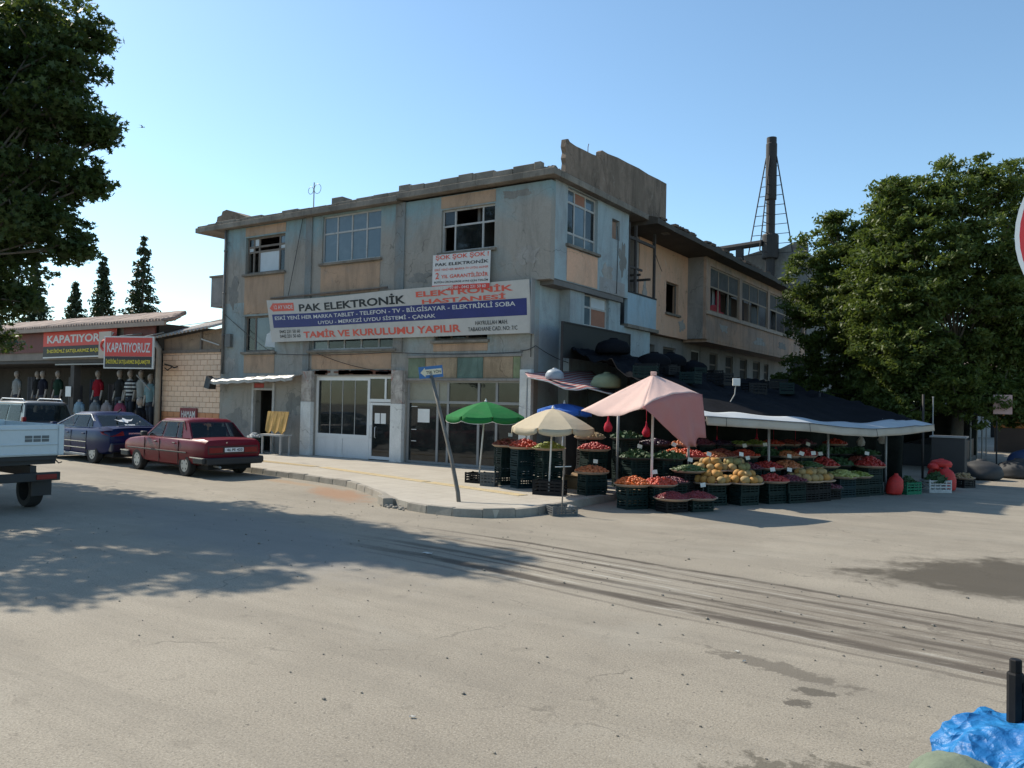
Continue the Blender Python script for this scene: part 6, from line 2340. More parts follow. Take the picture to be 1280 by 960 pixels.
# (x, y, ground, crates, crate colour, kind, what it is, heap height, price card)
STALL = [
    (-10.62, 15.98, .14, 4, 'green', 'dull', 'the dull red tomatoes by the green parasol', .12, True),
    (-9.92, 15.62, .14, 4, 'teal', 'tomato', 'the brightest sunlit tomatoes', .16, False),
    (-9.28, 15.66, .14, 4, 'green', 'greenp', 'the yellow green peppers beside the cream parasol pole', .14, False),
    (-8.45, 16.25, .14, 4, 'green', 'redtom', 'the red tomatoes right of the cream parasol', .12, False),
    (-8.1, 15.5, .14, 2, 'green', 'peach', 'the pale peaches low beside the leaning stick', .1, True),
    (-7.45, 16.35, 0, 4, 'green', 'greens', 'the dark greens under the pink parasol', .12, True),
    (-6.85, 16.75, 0, 4, 'green', 'greens', 'the second tray of dark greens under the pink parasol', .1, False),
    (-6.9, 14.98, 0, 2, 'green', 'orange', 'the bright orange tomatoes at the front corner', .13, False),
    (-6.5, 15.42, 0, 2, 'green', 'tomato', 'the red orange tomatoes beside the bright orange ones', .11, True),
    (-6.08, 15.1, 0, 1, 'black', 'cherry', 'the left of the two cherry heaps', .12, False),
    (-5.72, 15.58, 0, 1, 'green', 'cherry', 'the right of the two cherry heaps', .12, True),
    (-6.5, 16.1, 0, 2, 'green', 'plum', 'the dark plums behind the cherries', .08, False),
    (-6.3, 16.55, 0, 3, 'black', 'cuke', 'the cucumbers behind the plums', .1, True),
    (-6.95, 17.4, 0, 4, 'green', 'orange', 'the orange heap behind the cucumbers', .16, True),
    (-4.93, 17.98, 0, 2, 'green', 'redtom', 'the bright red tomatoes in the front row middle', .12, True),
    (-4.62, 18.42, 0, 2, 'green', 'plum', 'the plums right of the bright red tomatoes', .1, True),
    (-4.15, 19.75, 0, 1, 'black', 'plum', 'the low plums right of the black crates', .08, True),
    (-3.95, 20.45, 0, 2, 'teal', 'yell', 'the pale squashes in the front row', .12, False),
    (-3.72, 20.95, 0, 2, 'green', 'greenp', 'the green peppers right of the pale squashes', .1, False),
    (-3.5, 21.5, 0, 3, 'green', 'redtom', 'the tall red pepper heap at the far end', .2, True),
    (-3.85, 21.9, 0, 3, 'green', 'dull', 'the dull red heap behind the far red peppers', .18, False),
    (-5.55, 18.25, 0, 3, 'green', 'plum', 'the plums in the second row middle', .1, True),
    (-5.25, 18.75, 0, 3, 'green', 'redtom', 'the red tomatoes in the second row', .12, False),
    (-4.95, 19.3, 0, 3, 'black', 'peach', 'the peaches in the second row', .14, True),
    (-4.65, 20.0, 0, 3, 'green', 'cuke', 'the cucumbers in the second row', .1, False),
    (-4.4, 20.6, 0, 3, 'green', 'redtom', 'the red heap behind the pale squashes', .18, True),
    (-4.2, 21.2, 0, 3, 'green', 'greens', 'the greens behind the far red peppers', .14, False),
    (-6.25, 18.5, 0, 4, 'green', 'dull', 'the dull red heap in the back row middle', .14, False),
    (-5.9, 19.1, 0, 4, 'green', 'tomato', 'the tomatoes in the back row middle', .12, True),
    (-5.55, 19.8, 0, 4, 'black', 'greens', 'the greens in the back row', .14, True),
    (-5.25, 20.5, 0, 4, 'green', 'cuke', 'the cucumbers in the back row', .1, False),
    (-5.0, 21.2, 0, 4, 'green', 'dull', 'the dull red heap at the back row end', .14, True),
    (-4.7, 22.1, 0, 4, 'black', 'greens', 'the greens at the far back corner', .14, False),
    (-7.75, 18.1, 0, 5, 'green', 'dark', 'the aubergines at the back behind the pink parasol', .1, False),
    (-8.3, 17.6, .14, 5, 'green', 'greens', 'the greens at the back left of the pink parasol', .1, False),
    (-9.0, 17.1, .14, 5, 'black', 'potato', 'the potatoes behind the cream parasol', .1, False),
]
for q, (x, y, z, n, col, kind, what, hh, cd) in enumerate(STALL):
    top = stack(x, y, z, n, col, what)
    tray(x, y, top, kind, what[4:] + ' in a round tray', .36, hh, 140, 50 + q, ('price card stuck in ' + what) if cd else None)
for x, y, n, col, where, mix in ((-5.85, 16.72, 2, 'green', 'the orange melon heap nearest the pink parasol', (0, 0, 1)), (-5.32, 17.28, 2, 'green', 'the melon heap in the middle of the front row', (0, 1, 1, 2)),
                                 (-4.42, 18.82, 2, 'black', 'the melon heap on the black crates', (1, 1, 0)), (-6.1, 17.35, 3, 'green', 'the raised melon heap behind the orange melons', (0, 1, 2)),
                                 (-5.7, 17.7, 3, 'green', 'the greenish melon heap of the second row', (2, 2, 1)), (-4.25, 19.22, 2, 'black', 'the small melon heap right of the black crates', (0, 1))):
    top = stack(x, y, 0, n, col, where)
    melons(x, y, top + .012, where, mix, 10)
    if n == 2:
        price(x - .1, y + .1, top + .42, 'price card stuck in ' + where)

# the trays that fill the gaps, row by row
FA, FD = Vector((-5.7, 17.0, 0)), Vector((3.0, 5.0, 0)).normalized()
taken = [(a[0], a[1]) for a in STALL] + [(-5.85, 16.72), (-5.32, 17.28), (-4.42, 18.82), (-6.1, 17.35), (-5.7, 17.7), (-4.25, 19.22)]
NTH = ['first', 'second', 'third', 'fourth', 'fifth', 'sixth', 'seventh', 'eighth', 'ninth', 'tenth', 'eleventh', 'twelfth']
ROW = ['front row', 'second row', 'third row', 'back row', 'rearmost row']
WHAT = dict(dull='dull tomatoes', plum='plums', cuke='cucumbers', greens='leafy greens', potato='potatoes', peach='peaches', greenp='green peppers', redtom='red tomatoes', dark='aubergines', tomato='tomatoes')
g = random.Random(12)
for r in range(5):
    cnt = 0
    for c in range(11):
        p = FA + FD * (.1 + c * .56 + .2 * (r % 2)) + Vector((-.88, .48, 0)) * (r * .52)
        if any((p.x - a) ** 2 + (p.y - b) ** 2 < .40 ** 2 for a, b in taken) or p.x > -3.4:
            continue
        taken.append((p.x, p.y))
        kind = g.choice(list(WHAT))
        what = 'the gap filling %s, %s in the %s' % (WHAT[kind], NTH[cnt], ROW[r])
        cnt += 1
        n = (2, 3, 4, 4, 5)[r]
        top = stack(p.x, p.y, 0, n, g.choice(('green', 'black', 'green')), what)
        tray(p.x, p.y, top, kind, what[4:] + ' of the stall', .30, g.uniform(.07, .14), 100, 500 + r * 20 + c, None)
# wrapping paper, cartons and loose leaves between the trays
KARD = mat('carton_brown', (0.26, 0.17, 0.09), .9, .2, 5)
for q, (x, y, z, lab) in enumerate(((-7.15, 15.75, .0, 'brown carton on the ground behind the bright orange tomatoes'), (-9.0, 16.4, .14, 'brown carton between the stacks behind the cream parasol'))):
    t = thing('carton', lab, 'carton', (x, y, z), g.uniform(0, 1.5), 'cartons among the crates', local=True)
    m = MB()
    wall(m, 'y', -.17, .012, -.24, .24, 0, .26)
    wall(m, 'y', .158, .012, -.24, .24, 0, .26)
    m.box(-.24, -.228, -.158, .158, 0, .26)
    m.box(.228, .24, -.158, .158, 0, .26)
    m.box(-.228, .228, -.158, .158, 0, .012)
    m.build('box', KARD, t)
    for s_ in (-1, 1):
        m = MB()
        m.add([(-.23, s_ * .17, .26), (.23, s_ * .17, .26), (.24, s_ * .30, .31), (-.22, s_ * .29, .33)], [(0, 1, 2, 3)])
        m.build('flap', KARD, t, thick=.008)

# crates standing on their own
crate(-11.33, 15.8, .14, .1, 'black', 'low black crate holding the foot of the green parasol', .56, .38, .24)
crate(-8.78, 14.88, .14, .25, 'black', 'large black crate holding the foot of the cream parasol', .66, .42, .3)
crate(-10.75, 15.42, .14, .3, 'grey', 'grey crate on its side beside the green parasol crate', .36, .3, .3)
crate(-7.52, 13.2, 0, RAD(50), 'grey', 'grey crate with an upright stick standing at the kerb end', .5, .4, .17)
crate(-2.78, 22.5, 0, SA, 'bright', 'bright green crate near the far end of the stall', .56, .4, .3)
crate(-2.24, 23.5, 0, RAD(40), 'white', 'white crate full of greens at the far end', .62, .42, .32)
t = thing('stick_stand', 'thin upright stick with a cross bar standing in the grey crate', 'stick', (-7.52, 13.2, .02))
m = MB()
m.tube([(-7.52, 13.2, .02), (-7.5, 13.22, .95)], .014, 6)
m.build('stick', WOODF, t)
m = MB()
m.tube([(-7.62, 13.1, .9), (-7.4, 13.32, .91)], .009, 5)
m.build('cross_bar', WHITE, t)
m = MB()
m.ball((0, 0, 0), .1, .08, .07, 8, 6, .2)
o = m.build('stone', mat('ballast_stone', (0.30, 0.28, 0.25), .9, .2, 8))
o.location = (-7.38, 13.28, .12)
tag(o, 'ballast stone lying in the grey crate at the kerb', 'stone')
o = heap('greens', .26, .2, .08, 160, 5).build('greens_bunch', FR['greens'])
o.location = (-2.24, 23.5, .25)
tag(o, 'bunch of leafy greens filling the white crate', 'greens', kind='stuff')
o = heap('greens', .2, .14, .06, 90, 6).build('greens_bunch', FR['greens'])
o.location = (-2.78, 22.5, .24)
tag(o, 'dark greens in the bright green crate', 'greens', kind='stuff')


def sack(x, y, z, rx, ry, h, m_, label, lean=0.0, seed=1):
    g = random.Random(seed)
    m = MB()
    rings = []
    for zz, f in ((0, .82), (.08, 1.0), (.2, 1.02), (.35, 1.05), (.5, 1.02), (.65, .96), (.76, .86), (.85, .72), (.92, .5), (.97, .32), (1.0, .22), (1.08, .3)):
        rings.append([(rx * f * math.cos(q * math.pi / 6) * g.uniform(.93, 1.07) + lean * zz * h, ry * f * math.sin(q * math.pi / 6) * g.uniform(.93, 1.07), zz * h) for q in range(12)])
    m.loft(rings)
    m.v = [(x_ + .07 * rx * mnoise.noise(Vector((x_ * 4 / rx, y_ * 4 / ry, z_ * 5 / h + seed))), y_ + .07 * ry * mnoise.noise(Vector((y_ * 4 / ry, x_ * 4 / rx, z_ * 5 / h))), z_) for x_, y_, z_ in m.v]
    o = m.build('sack', m_, None, smooth=True, sub=1)
    o.location = (x, y, z)
    return tag(o, label, 'sack', 'sacks of the market')


NETR = mat('net_red', (0.52, 0.025, 0.02), .6, .25, 14)
sack(-3.02, 21.98, 0, .2, .2, .5, NETR, 'red net sack leaning between the far peppers and green crate', .1, 2)
sack(-2.05, 24.1, 0, .24, .22, .6, NETR, 'upright red sack behind the white crate, lower of the red pile', 0, 3)
sack(-2.35, 24.5, 0, .24, .22, .6, NETR, 'red sack leaning at the back of the red pile', .05, 4)
o = sack(-2.2, 24.3, .6, .28, .22, .22, NETR, 'red sack thrown across the top of the red pile', .05, 5)
sack(-2.35, 24.05, .56, .14, .14, .16, NETR, 'small red bag on the left shoulder of the red pile', -.05, 6)
GREYC = mat('grey_cover', (0.032, 0.033, 0.035), .7, .35, 3)
for x, y, rx, ry, h, lab, sd in ((-1.5, 29.0, .6, .5, .6, 'wide grey covered heap beyond the dark barrow', 7), (-.5, 30.6, .7, .6, .6, 'grey covered heap further up the street edge', 8), (-2.4, 28.2, .5, .5, .9, 'dark sack beside the barrow', 9)):
    sack(x, y, 0, rx, ry, h, GREYC, lab, 0, sd)
sack(-.1, 31.5, .2, .8, .5, .75, mat('blue_cover', (0.025, 0.045, 0.11), .6, .3, 3), 'blue covered heap at the far right edge', 0, 10)
t = thing('market_barrow', 'tall dark boxed barrow beyond the red sacks', 'barrow', (-2.2, 26.4, 0))
m = MB()
m.box(-2.6, -1.75, 26.0, 26.9, .35, 1.35)
m.build('body', DARKP, t, bevel=.01)
m = MB()
for x, y in ((-2.55, 26.05), (-1.82, 26.05), (-2.55, 26.83), (-1.82, 26.83)):
    m.box(x, x + .05, y, y + .05, 0, .35)
m.build('legs', WOODF, t)
m = MB()
m.box(-2.64, -1.71, 25.96, 26.94, 1.35, 1.39)
m.build('rim', GREYF, t)
stack(-1.75, 25.6, 0, 1, 'black', 'the onions in front of the dark barrow')
tray(-1.75, 25.6, .235, 'potato', 'onions in a round tray in front of the dark barrow', .28, .1, 60, 99)


# ---------------------------------------------------------------- parasols
def parasol(name, label, base, top, rim_z, R, n, cm, vm, pole_m, foot=None, lean=(0, 0), val=.14, rot=0.0):
    """n-panel market parasol: canopy, hanging valance, ribs, pole, finial"""
    t = thing(name, label, 'parasol', base, 0)
    cx, cy = base[0] + lean[0], base[1] + lean[1]
    H = top - rim_z
    m = MB()
    seg = 6
    per = 4
    rings = []
    for r in range(seg + 1):
        u = r / seg
        z = top - H * (u ** 1.45)
        ring = []
        for q in range(n * per):
            f = (q % per) / per
            a = rot + 2 * math.pi * q / (n * per)
            dip = math.sin(f * math.pi)
            k = (1 - .05 * dip * u)
            ring.append((cx + R * u * k * math.cos(a) if u else cx + .01 * math.cos(a), cy + R * u * k * math.sin(a) if u else cy + .01 * math.sin(a), z - .03 * dip * u))
        rings.append(ring)
    m.loft(rings, cap=False)
    m.build('canopy', cm, t, smooth=False, thick=.004)
    for q in range(n):
        m = MB()

        def f(u, v, q=q):
            a = rot + 2 * math.pi * (q + .02 + .96 * u) / n
            dip = math.sin(u * math.pi)
            k = (1 - .05 * dip) * (1 + .012 * v)
            return (cx + R * k * math.cos(a), cy + R * k * math.sin(a), rim_z - .03 * dip - v * val * (.75 + .25 * dip ** .4))
        m.grid(8, 2, f)
        m.build('valance', vm, t, smooth=True, thick=.004)
    m = MB()
    for q in range(n):
        a = rot + 2 * math.pi * q / n
        m.tube([(cx + .03 * math.cos(a), cy + .03 * math.sin(a), top - .02), (cx + R * .5 * math.cos(a), cy + R * .5 * math.sin(a), top - H * .37 - .015), (cx + R * .98 * math.cos(a), cy + R * .98 * math.sin(a), rim_z - .005)], .007, 4)
        m.tube([(cx, cy, rim_z - .1), (cx + R * .5 * math.cos(a), cy + R * .5 * math.sin(a), top - H * .37 - .02)], .006, 4)
    m.build('ribs', CHROME, t)
    m = MB()
    m.tube([base, (cx, cy, top - .01)], .02, 8)
    m.build('pole', pole_m, t, smooth=True)
    m = MB()
    m.lathe([(.03, -.01), (.03, .03), (.012, .05), (.012, .08)], 8, (cx, cy, top))
    m.build('finial', pole_m, t)
    return t


POLEW = mat('pole_white', (0.62, 0.62, 0.60), .4, .1, 3)
parasol('green_parasol', 'green parasol with white trim standing in a black crate', (-11.33, 15.8, .16), 2.1, 1.75, .96, 8, cloth_mat('cloth_green', (0.03, 0.24, 0.07), .35, .1), cloth_mat('cloth_green_edge', (0.025, 0.20, 0.055), .3, .1), POLEW, lean=(.08, .12))
o = MB()
gp = bpy.data.objects['green_parasol']
for q in range(8):
    a0 = 2 * math.pi * q / 8
    o.tube([(-11.25 + .965 * (1 - .05 * math.sin(u * math.pi)) * math.cos(a0 + u * .785), 15.92 + .965 * (1 - .05 * math.sin(u * math.pi)) * math.sin(a0 + u * .785), 1.75 - .03 * math.sin(u * math.pi) - .14 * (.75 + .25 * math.sin(u * math.pi) ** .4)) for u in [k / 8 for k in range(9)]], .011, 4)
o.build('white_piping', WHITE, gp)
parasol('cream_parasol', 'cream parasol with scalloped edge over the tomato crates', (-8.85, 14.95, .16), 1.98, 1.58, .93, 8, cloth_mat('cloth_cream', (0.68, 0.58, 0.42), .3, .12, (0.5, 0.42, 0.3)), cloth_mat('cloth_cream_edge', (0.60, 0.52, 0.38), .3, .12), POLEW, lean=(.02, .08), rot=.2)
parasol('blue_parasol', 'bright blue parasol half hidden behind the cream one', (-10.35, 18.1, .14), 2.1, 1.93, .72, 8, cloth_mat('cloth_blue', (0.07, 0.20, 0.60), .4, .1), cloth_mat('cloth_blue', (0.05, 0.16, 0.62)), POLEW, lean=(.0, .1), rot=.3)

# the big faded pink parasol with its torn side hanging down
t = thing('pink_parasol', 'big faded pink square parasol with one side hanging down', 'parasol', (-6.75, 15.6, 0))
PINK = cloth_mat('cloth_pink', (0.80, 0.60, 0.54), .35, .45, (0.66, 0.52, 0.47), 1.6)
PINKR = cloth_mat('cloth_pink_red', (0.60, 0.27, 0.25), .35, .4, (0.58, 0.36, 0.33), 1.6)
def nearer(p):
    return Vector((p[0] * .885, p[1] * .885, 2.1 + (p[2] - 2.1) * .885))


P0, PL, PF, PR, PK = [nearer(p) for p in ((-7.61, 17.61, 2.83), (-9.05, 16.72, 1.96), (-7.18, 16.10, 2.07), (-6.58, 18.06, 2.38), (-8.5, 18.75, 2.0))]


def tri(a, b, c, sag, bow=.0):
    """panel a-b-c with its outer edge b-c sagging"""
    def f(u, v):
        e = b.lerp(c, u)
        p = a.lerp(e, v)
        p = p.copy()
        p.z -= sag * 4 * u * (1 - u) * v ** 2 - bow * math.sin(v * math.pi) * .05
        p.z += .012 * math.sin(u * 19 + v * 5) * v
        return p
    return f


for nm, a, b, c, sg, mt in (('front_panel', P0, PL, PF, .16, PINK), ('side_panel', P0, PF, PR, -.12, PINK), ('back_panel', P0, PR, PK, .1, PINK), ('rear_panel', P0, PK, PL, .1, PINK)):
    m = MB()
    m.grid(14, 10, tri(a, b, c, sg))
    m.build(nm, mt, t, smooth=True, thick=.005)
m = MB()
low = [PF + Vector((.0, .0, -.04))] + [nearer(p) for p in ((-6.9, 16.9, 1.55), (-6.68, 17.40, 1.13), (-6.62, 17.55, 1.22), (-6.6, 17.72, 1.15), (-6.56, 17.85, 1.38), (-6.5, 18.15, 1.36))]


def drop(u, v):
    e = PF.lerp(PR, u)
    e.z += .12 * 4 * u * (1 - u)
    s = u * (len(low) - 1)
    i = min(int(s), len(low) - 2)
    b = low[i].lerp(low[i + 1], s - i)
    p = e.lerp(b, v)
    w = .035 * math.sin(u * 21 + v) * v
    return (p.x + w, p.y - w * .4, p.z)


m.grid(30, 10, drop)
m.build('hanging_side', PINKR, t, smooth=True, thick=.005)
m = MB()
m.tube([(-6.75, 15.6, 0), P0], .028, 8)
m.build('pole', POLEW, t, smooth=True)
m = MB()
for e in (PL, PF, PR, PK):
    m.tube([P0 - Vector((0, 0, .04)), e - Vector((0, 0, .03))], .011, 5)
m.build('ribs', WOODF, t)
m = MB()
m.box(P0.x - .05, P0.x + .05, P0.y - .05, P0.y + .05, P0.z - .02, P0.z + .06)
m.build('cap', PINK, t, bevel=.01)
m = MB()
m.ball(tuple(PF + Vector((.02, -.02, -.02))), .035, .035, .035, 8, 6)
m.build('corner_knob', PINKR, t)

# ---------------------------------------------------------------- stall roof, awning, posts
ST = thing('market_stall', 'long fruit stall frame with dark tarpaulin roof along the building', 'stall', (-7, 20, 0))
ED = [(-6.0, 16.72, 1.70), (-5.6, 17.1, 1.675), (-5.1, 17.6, 1.645), (-4.27, 18.5, 1.59), (-3.8, 19.7, 1.50), (-3.4, 21.0, 1.45), (-2.9, 21.8, 1.49), (-2.2, 22.6, 1.61)]


def edge(u):
    s = u * (len(ED) - 1)
    i = min(int(s), len(ED) - 2)
    return Vector(ED[i]).lerp(Vector(ED[i + 1]), s - i)


BK = Vector((-.88, .48, 0))
TARP = mat('black_tarp', (0.007, 0.0075, 0.010), .9, .5, 1.5, bump=.4, spec=.08)


def roof(u, v):
    e = edge(u) + BK * .55 + Vector((0, 0, .26))
    w = Vector((-11.6 if u < .35 else -12.4, 20.2 + u * 17, 3.75 - u * .35))
    p = e.lerp(w, v)
    n = mnoise.noise(p * 1.1) * .2 + mnoise.noise(p * 2.6) * .14 + abs(mnoise.noise(p * 5.1)) * .08
    p.z += n * math.sin(min(1, v * 1.6) * math.pi * .5) + .35 * math.sin(v * math.pi) * (.6 + .4 * mnoise.noise(p * .7))
    return p


m = MB()
m.grid(110, 44, roof)
m.build('tarp_roof', TARP, ST, smooth=True, thick=.02)
for x, y, h in ((-8.0, 16.55, 2.2), (-6.6, 17.3, 1.95), (-5.2, 18.7, 1.85), (-4.3, 20.6, 1.75), (-3.3, 22.6, 1.8), (-9.8, 19.2, 2.9), (-8.4, 21.6, 2.9), (-7.2, 24, 2.8), (-5.8, 26.5, 2.6), (-2.62, 24.2, 2.55)):
    m = MB()
    m.tube([(x, y, 0), (x, y, h)], .03, 7)
    m.build('post', GREYF if h < 2.3 else STEEL, ST, smooth=True)
m = MB()
m.tube([edge(u / 12) + Vector((0, 0, .1)) + BK * .05 for u in range(13)], .02, 6)
m.build('front_rail', GREYF, ST)
# dark sheets added behind the trays so the open stall looks dark inside
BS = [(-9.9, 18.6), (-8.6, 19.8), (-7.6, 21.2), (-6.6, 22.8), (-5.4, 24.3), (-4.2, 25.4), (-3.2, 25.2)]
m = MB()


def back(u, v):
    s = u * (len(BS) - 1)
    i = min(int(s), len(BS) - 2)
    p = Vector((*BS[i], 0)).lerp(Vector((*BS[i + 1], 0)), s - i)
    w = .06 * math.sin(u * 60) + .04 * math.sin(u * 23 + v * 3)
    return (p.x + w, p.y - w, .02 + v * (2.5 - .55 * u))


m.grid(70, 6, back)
m.build('darkening_sheet', mat('dark_sheeting', (0.022, 0.024, 0.02), .9, .5, 2, spec=.1), ST, smooth=True, thick=.01)
# the back shelves in the dark under the roof
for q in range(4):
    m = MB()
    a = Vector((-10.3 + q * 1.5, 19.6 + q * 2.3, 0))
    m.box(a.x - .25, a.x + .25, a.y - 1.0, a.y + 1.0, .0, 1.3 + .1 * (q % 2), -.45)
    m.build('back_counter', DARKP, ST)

A = thing('white_awning', 'long white canvas awning edge along the front of the stall', 'awning', (-4.3, 19, 1.6))
AWM = cloth_mat('canvas_white', (0.60, 0.54, 0.46), .3, .5, (0.36, 0.32, 0.27), 1.6)
AWT = cloth_mat('canvas_top', (0.56, 0.60, 0.63), .3, .35, (0.38, 0.39, 0.40), 1.6)


def val(u, v):
    p = edge(u) + Vector((0, 0, -.05 * abs(math.sin(u * 15.7)) * 0))
    top = p + Vector((0, 0, .185 - .03 * (u > .93)))
    q = p.lerp(top, v)
    q += Vector((.88, -.48, 0)) * (.02 * math.sin(u * 37) * (1 - v) + .03 * (1 - v))
    return q


m = MB()
m.grid(60, 3, val)
m.build('valance', AWM, A, smooth=True, thick=.004)


def top_(u, v):
    p = edge(u) + Vector((0, 0, .188 - .03 * (u > .93)))
    q = p + BK * .6 * v + Vector((0, 0, .13 * v + .02 * math.sin(u * 30) * v - .10 * math.sin(v * math.pi) * math.exp(-((u - .91) / .02) ** 2)))
    return q


m = MB()
m.grid(60, 5, top_)
m.build('top_sheet', AWT, A, smooth=True, thick=.004)
m = MB()
m.tube([val(u / 40, 1) + Vector((.012, -.008, .003)) for u in range(41)], .01, 4)
m.build('seam_cord', mat('cord_dark', (0.10, 0.10, 0.10), .8), A)
m = MB()
for u in (.12, .43, .74):
    m.tube([val(u, 0) + Vector((.01, -.006, 0)), val(u, 1) + Vector((.01, -.006, 0))], .006, 4)
m.build('joint_seam', mat('cord_dark', (0.10, 0.10, 0.10), .8), A)

# rags and bags hanging under the awning
BAGR = cloth_mat('bag_red', (0.52, 0.03, 0.06), .35, .3, (0.62, 0.30, 0.30), 9)
BAGW = cloth_mat('bag_white', (0.55, 0.53, 0.50), .35, .2)
for q, (x, y, z, c, lab) in enumerate([(-7.79, 17.65, 1.5, BAGR, 'dark pink bag hanging under the pink parasol'), (-6.72, 19.55, 1.16, BAGR, 'red bag hanging first behind the pink drape'), (-6.04, 20.61, 1.22, BAGR, 'red and white bag hanging second along the awning'),
                                       (-5.68, 20.85, 1.06, BAGR, 'dull red bag hanging third along the awning'), (-5.34, 21.67, 1.06, BAGR, 'bright red and white bag hanging fourth along the awning'), (-8.32, 16.69, 1.62, BAGR, 'small red cloth hanging at the left of the pink parasol'),
                                       (-3.9, 22.6, 1.3, BAGW, 'pale bag hanging near the far end of the awning'), (-3.4, 22.7, 1.38, BAGW, 'whitish cloth hung at the end of the awning')]):
    g = random.Random(q)
    m = MB()
    rings = []
    for zz, f in ((-.16, .25), (-.14, .8), (-.05, 1), (.04, .7), (.1, .28), (.16, .2), (.22, .12)):
        rings.append([(.1 * f * math.cos(k * math.pi / 5) * g.uniform(.8, 1.2), .07 * f * math.sin(k * math.pi / 5) * g.uniform(.8, 1.2), zz) for k in range(10)])
    m.loft(rings)
    m.tube([(0, 0, .2), (0, 0, .5)], .006, 4)
    o = m.build('hanging_bag', c, None, smooth=True)
    o.location = (x, y, z)
    tag(o, lab, 'bag', 'bags hanging under the awning')

# striped sheet awning against the corner
t = thing('striped_awning', 'red and white striped sagging awning under the dark board', 'awning', (-10.3, 18.3, 2.5))
k = NT('stripe_cloth')
x_ = k.sep(k.pos())[0]
sn = k.math('SINE', k.math('MULTIPLY', x_, 30.0))
n_ = k.noise(k.pos(), 2.0, 5, .6)
k.done(k.mix(k.math('MULTIPLY', n_, .6), k.mix(k.step(sn, -.1, .1), (0.42, 0.06, 0.06), (0.5, 0.44, 0.42)), (0.12, 0.10, 0.10)), .8)
EDG = [Vector(p) for p in ((-11.15, 17.67, 2.76), (-10.61, 17.79, 2.66), (-10.15, 17.86, 2.47), (-9.88, 18.04, 2.45), (-9.75, 18.36, 2.51), (-9.19, 19.1, 2.31))]


def sa(u, v):
    s = u * 5
    i = min(int(s), 4)
    p = EDG[i].lerp(EDG[i + 1], s - i)
    w = Vector((-12.1, 19.0, 2.95)).lerp(Vector((-11.3, 21.5, 3.1)), u)
    q = p.lerp(w, v)
    q.z += .05 * math.sin(v * 6 + u * 3) * v * (1 - v)
    return q


m = MB()
m.grid(24, 10, sa)
m.build('sheet', k.m, t, smooth=True, thick=.006)
m = MB()
m.tube([sa(u / 24, 0) for u in range(25)], .016, 5)
m.build('hem', WHITE, t)
m = MB()
m.tube([(-11.2, 17.7, 0.14), (-11.2, 17.7, 2.74)], .025, 6)
m.tube([(-9.2, 19.08, .1), (-9.2, 19.08, 2.3)], .025, 6)
m.build('props', GREYF, t)
o = sack(-10.75, 18.35, 2.72, .26, .2, .3, mat('bag_clear', (0.24, 0.29, 0.34), .5, .15, 4), 'pale bluish plastic bag lying on the striped awning', 0, 21)
o = sack(-9.75, 19.35, 2.52, .42, .34, .42, mat('sack_sage', (0.22, 0.25, 0.15), .8, .2, 4), 'sage green sack lying on the awning left of the pink parasol', .1, 22)

# black crates and junk heaped on the tarpaulin roof
g = random.Random(4)
places = ['left above the pink parasol', 'above the pink parasol top', 'behind the pink parasol cap', 'under the low dark windows', 'below the first low window', 'below the second low window', 'above the middle of the white awning', 'right of the roof middle', 'towards the tree', 'nearest the tree', 'behind the awning end', 'at the roof back edge']
for q in range(12):
    u = .05 + q * .075
    v = g.uniform(.25, .7)
    p = Vector(roof(u, v))
    crate(p.x, p.y, p.z + .0, g.uniform(0, 3), 'black' if q % 3 else 'green', 'dark crate dumped on the stall roof ' + places[q], .6, .42, g.choice((.24, .3, .34)), 'crates dumped on the stall roof')
for q, (u, v, lab) in enumerate(((.1, .75, 'left'), (.22, .6, 'middle'), (.34, .7, 'right'), (.5, .65, 'far'))):
    p = Vector(roof(u, v))
    sack(p.x, p.y, p.z - .05, .5, .5, .45, TARP, 'black bundle on the %s of the stall roof' % lab, .1, 40 + q)
t = thing('roof_spotlight', 'small white spotlight on a rod above the awning', 'lamp', (-6.6, 21.0, 2.2))
pp = Vector(roof(.3, .1)) + Vector((0, 0, .05))
m = MB()
m.tube([pp, pp + Vector((.1, 0, .18)), pp + Vector((.12, 0, .4))], .012, 5)
m.build('rod', PALEF, t)
m = MB()
m.box(pp.x + .05, pp.x + .22, pp.y - .06, pp.y + .06, pp.z + .38, pp.z + .56, .4)
m.build('head', WHITE, t, bevel=.01)
t = thing('stall_pole', 'thin pale pole rising at the far end of the stall', 'pole', (-2.3, 26.8, 0))
m = MB()
m.tube([(-2.6, 26.4, 0), (-2.6, 26.4, 2.5)], .018, 6)
m.build('shaft', GREYF, t)
m = MB()
m.tube([(-2.6, 26.4, 2.5), (-2.6, 26.4, 2.53)], .024, 6)
m.build('cap', PALEF, t)
t = thing('pink_street_sign', 'pale pink sign hanging among the far tree leaves', 'sign', (-1.0, 35.0, 2.2))
m = MB()
m.box(-1.3, -.75, 31.6, 31.66, 2.05, 2.7)
m.build('panel', mat('pink_sign', (0.55, 0.36, 0.33), .7, .1), t)
m = MB()
m.tube([(-1.2, 31.7, 0), (-1.2, 31.7, 2.75)], .025, 6)
m.build('post', STEEL, t)

# trestle corner crates by the left doorway
for q, (x, y, c, lab) in enumerate(((-23.0, 18.5, 'teal', 'lower teal crate beside the trestle by the doorway'), (-22.98, 18.5, 'green', 'upper dark crate with wrapped goods beside the trestle'))):
    crate(x, y, .14 + q * .28, 0, c, lab, .62, .42, .27, 'crates by the left doorway')
o = heap('potato', .24, .12, .05, 50, 77).build('wrapped_goods', mat('wrapped_pale', (0.5, 0.5, 0.48), .4, .2, 9))
o.location = (-22.98, 18.5, .66)
tag(o, 'pale wrapped goods heaped in the crate by the doorway', 'goods', kind='stuff')

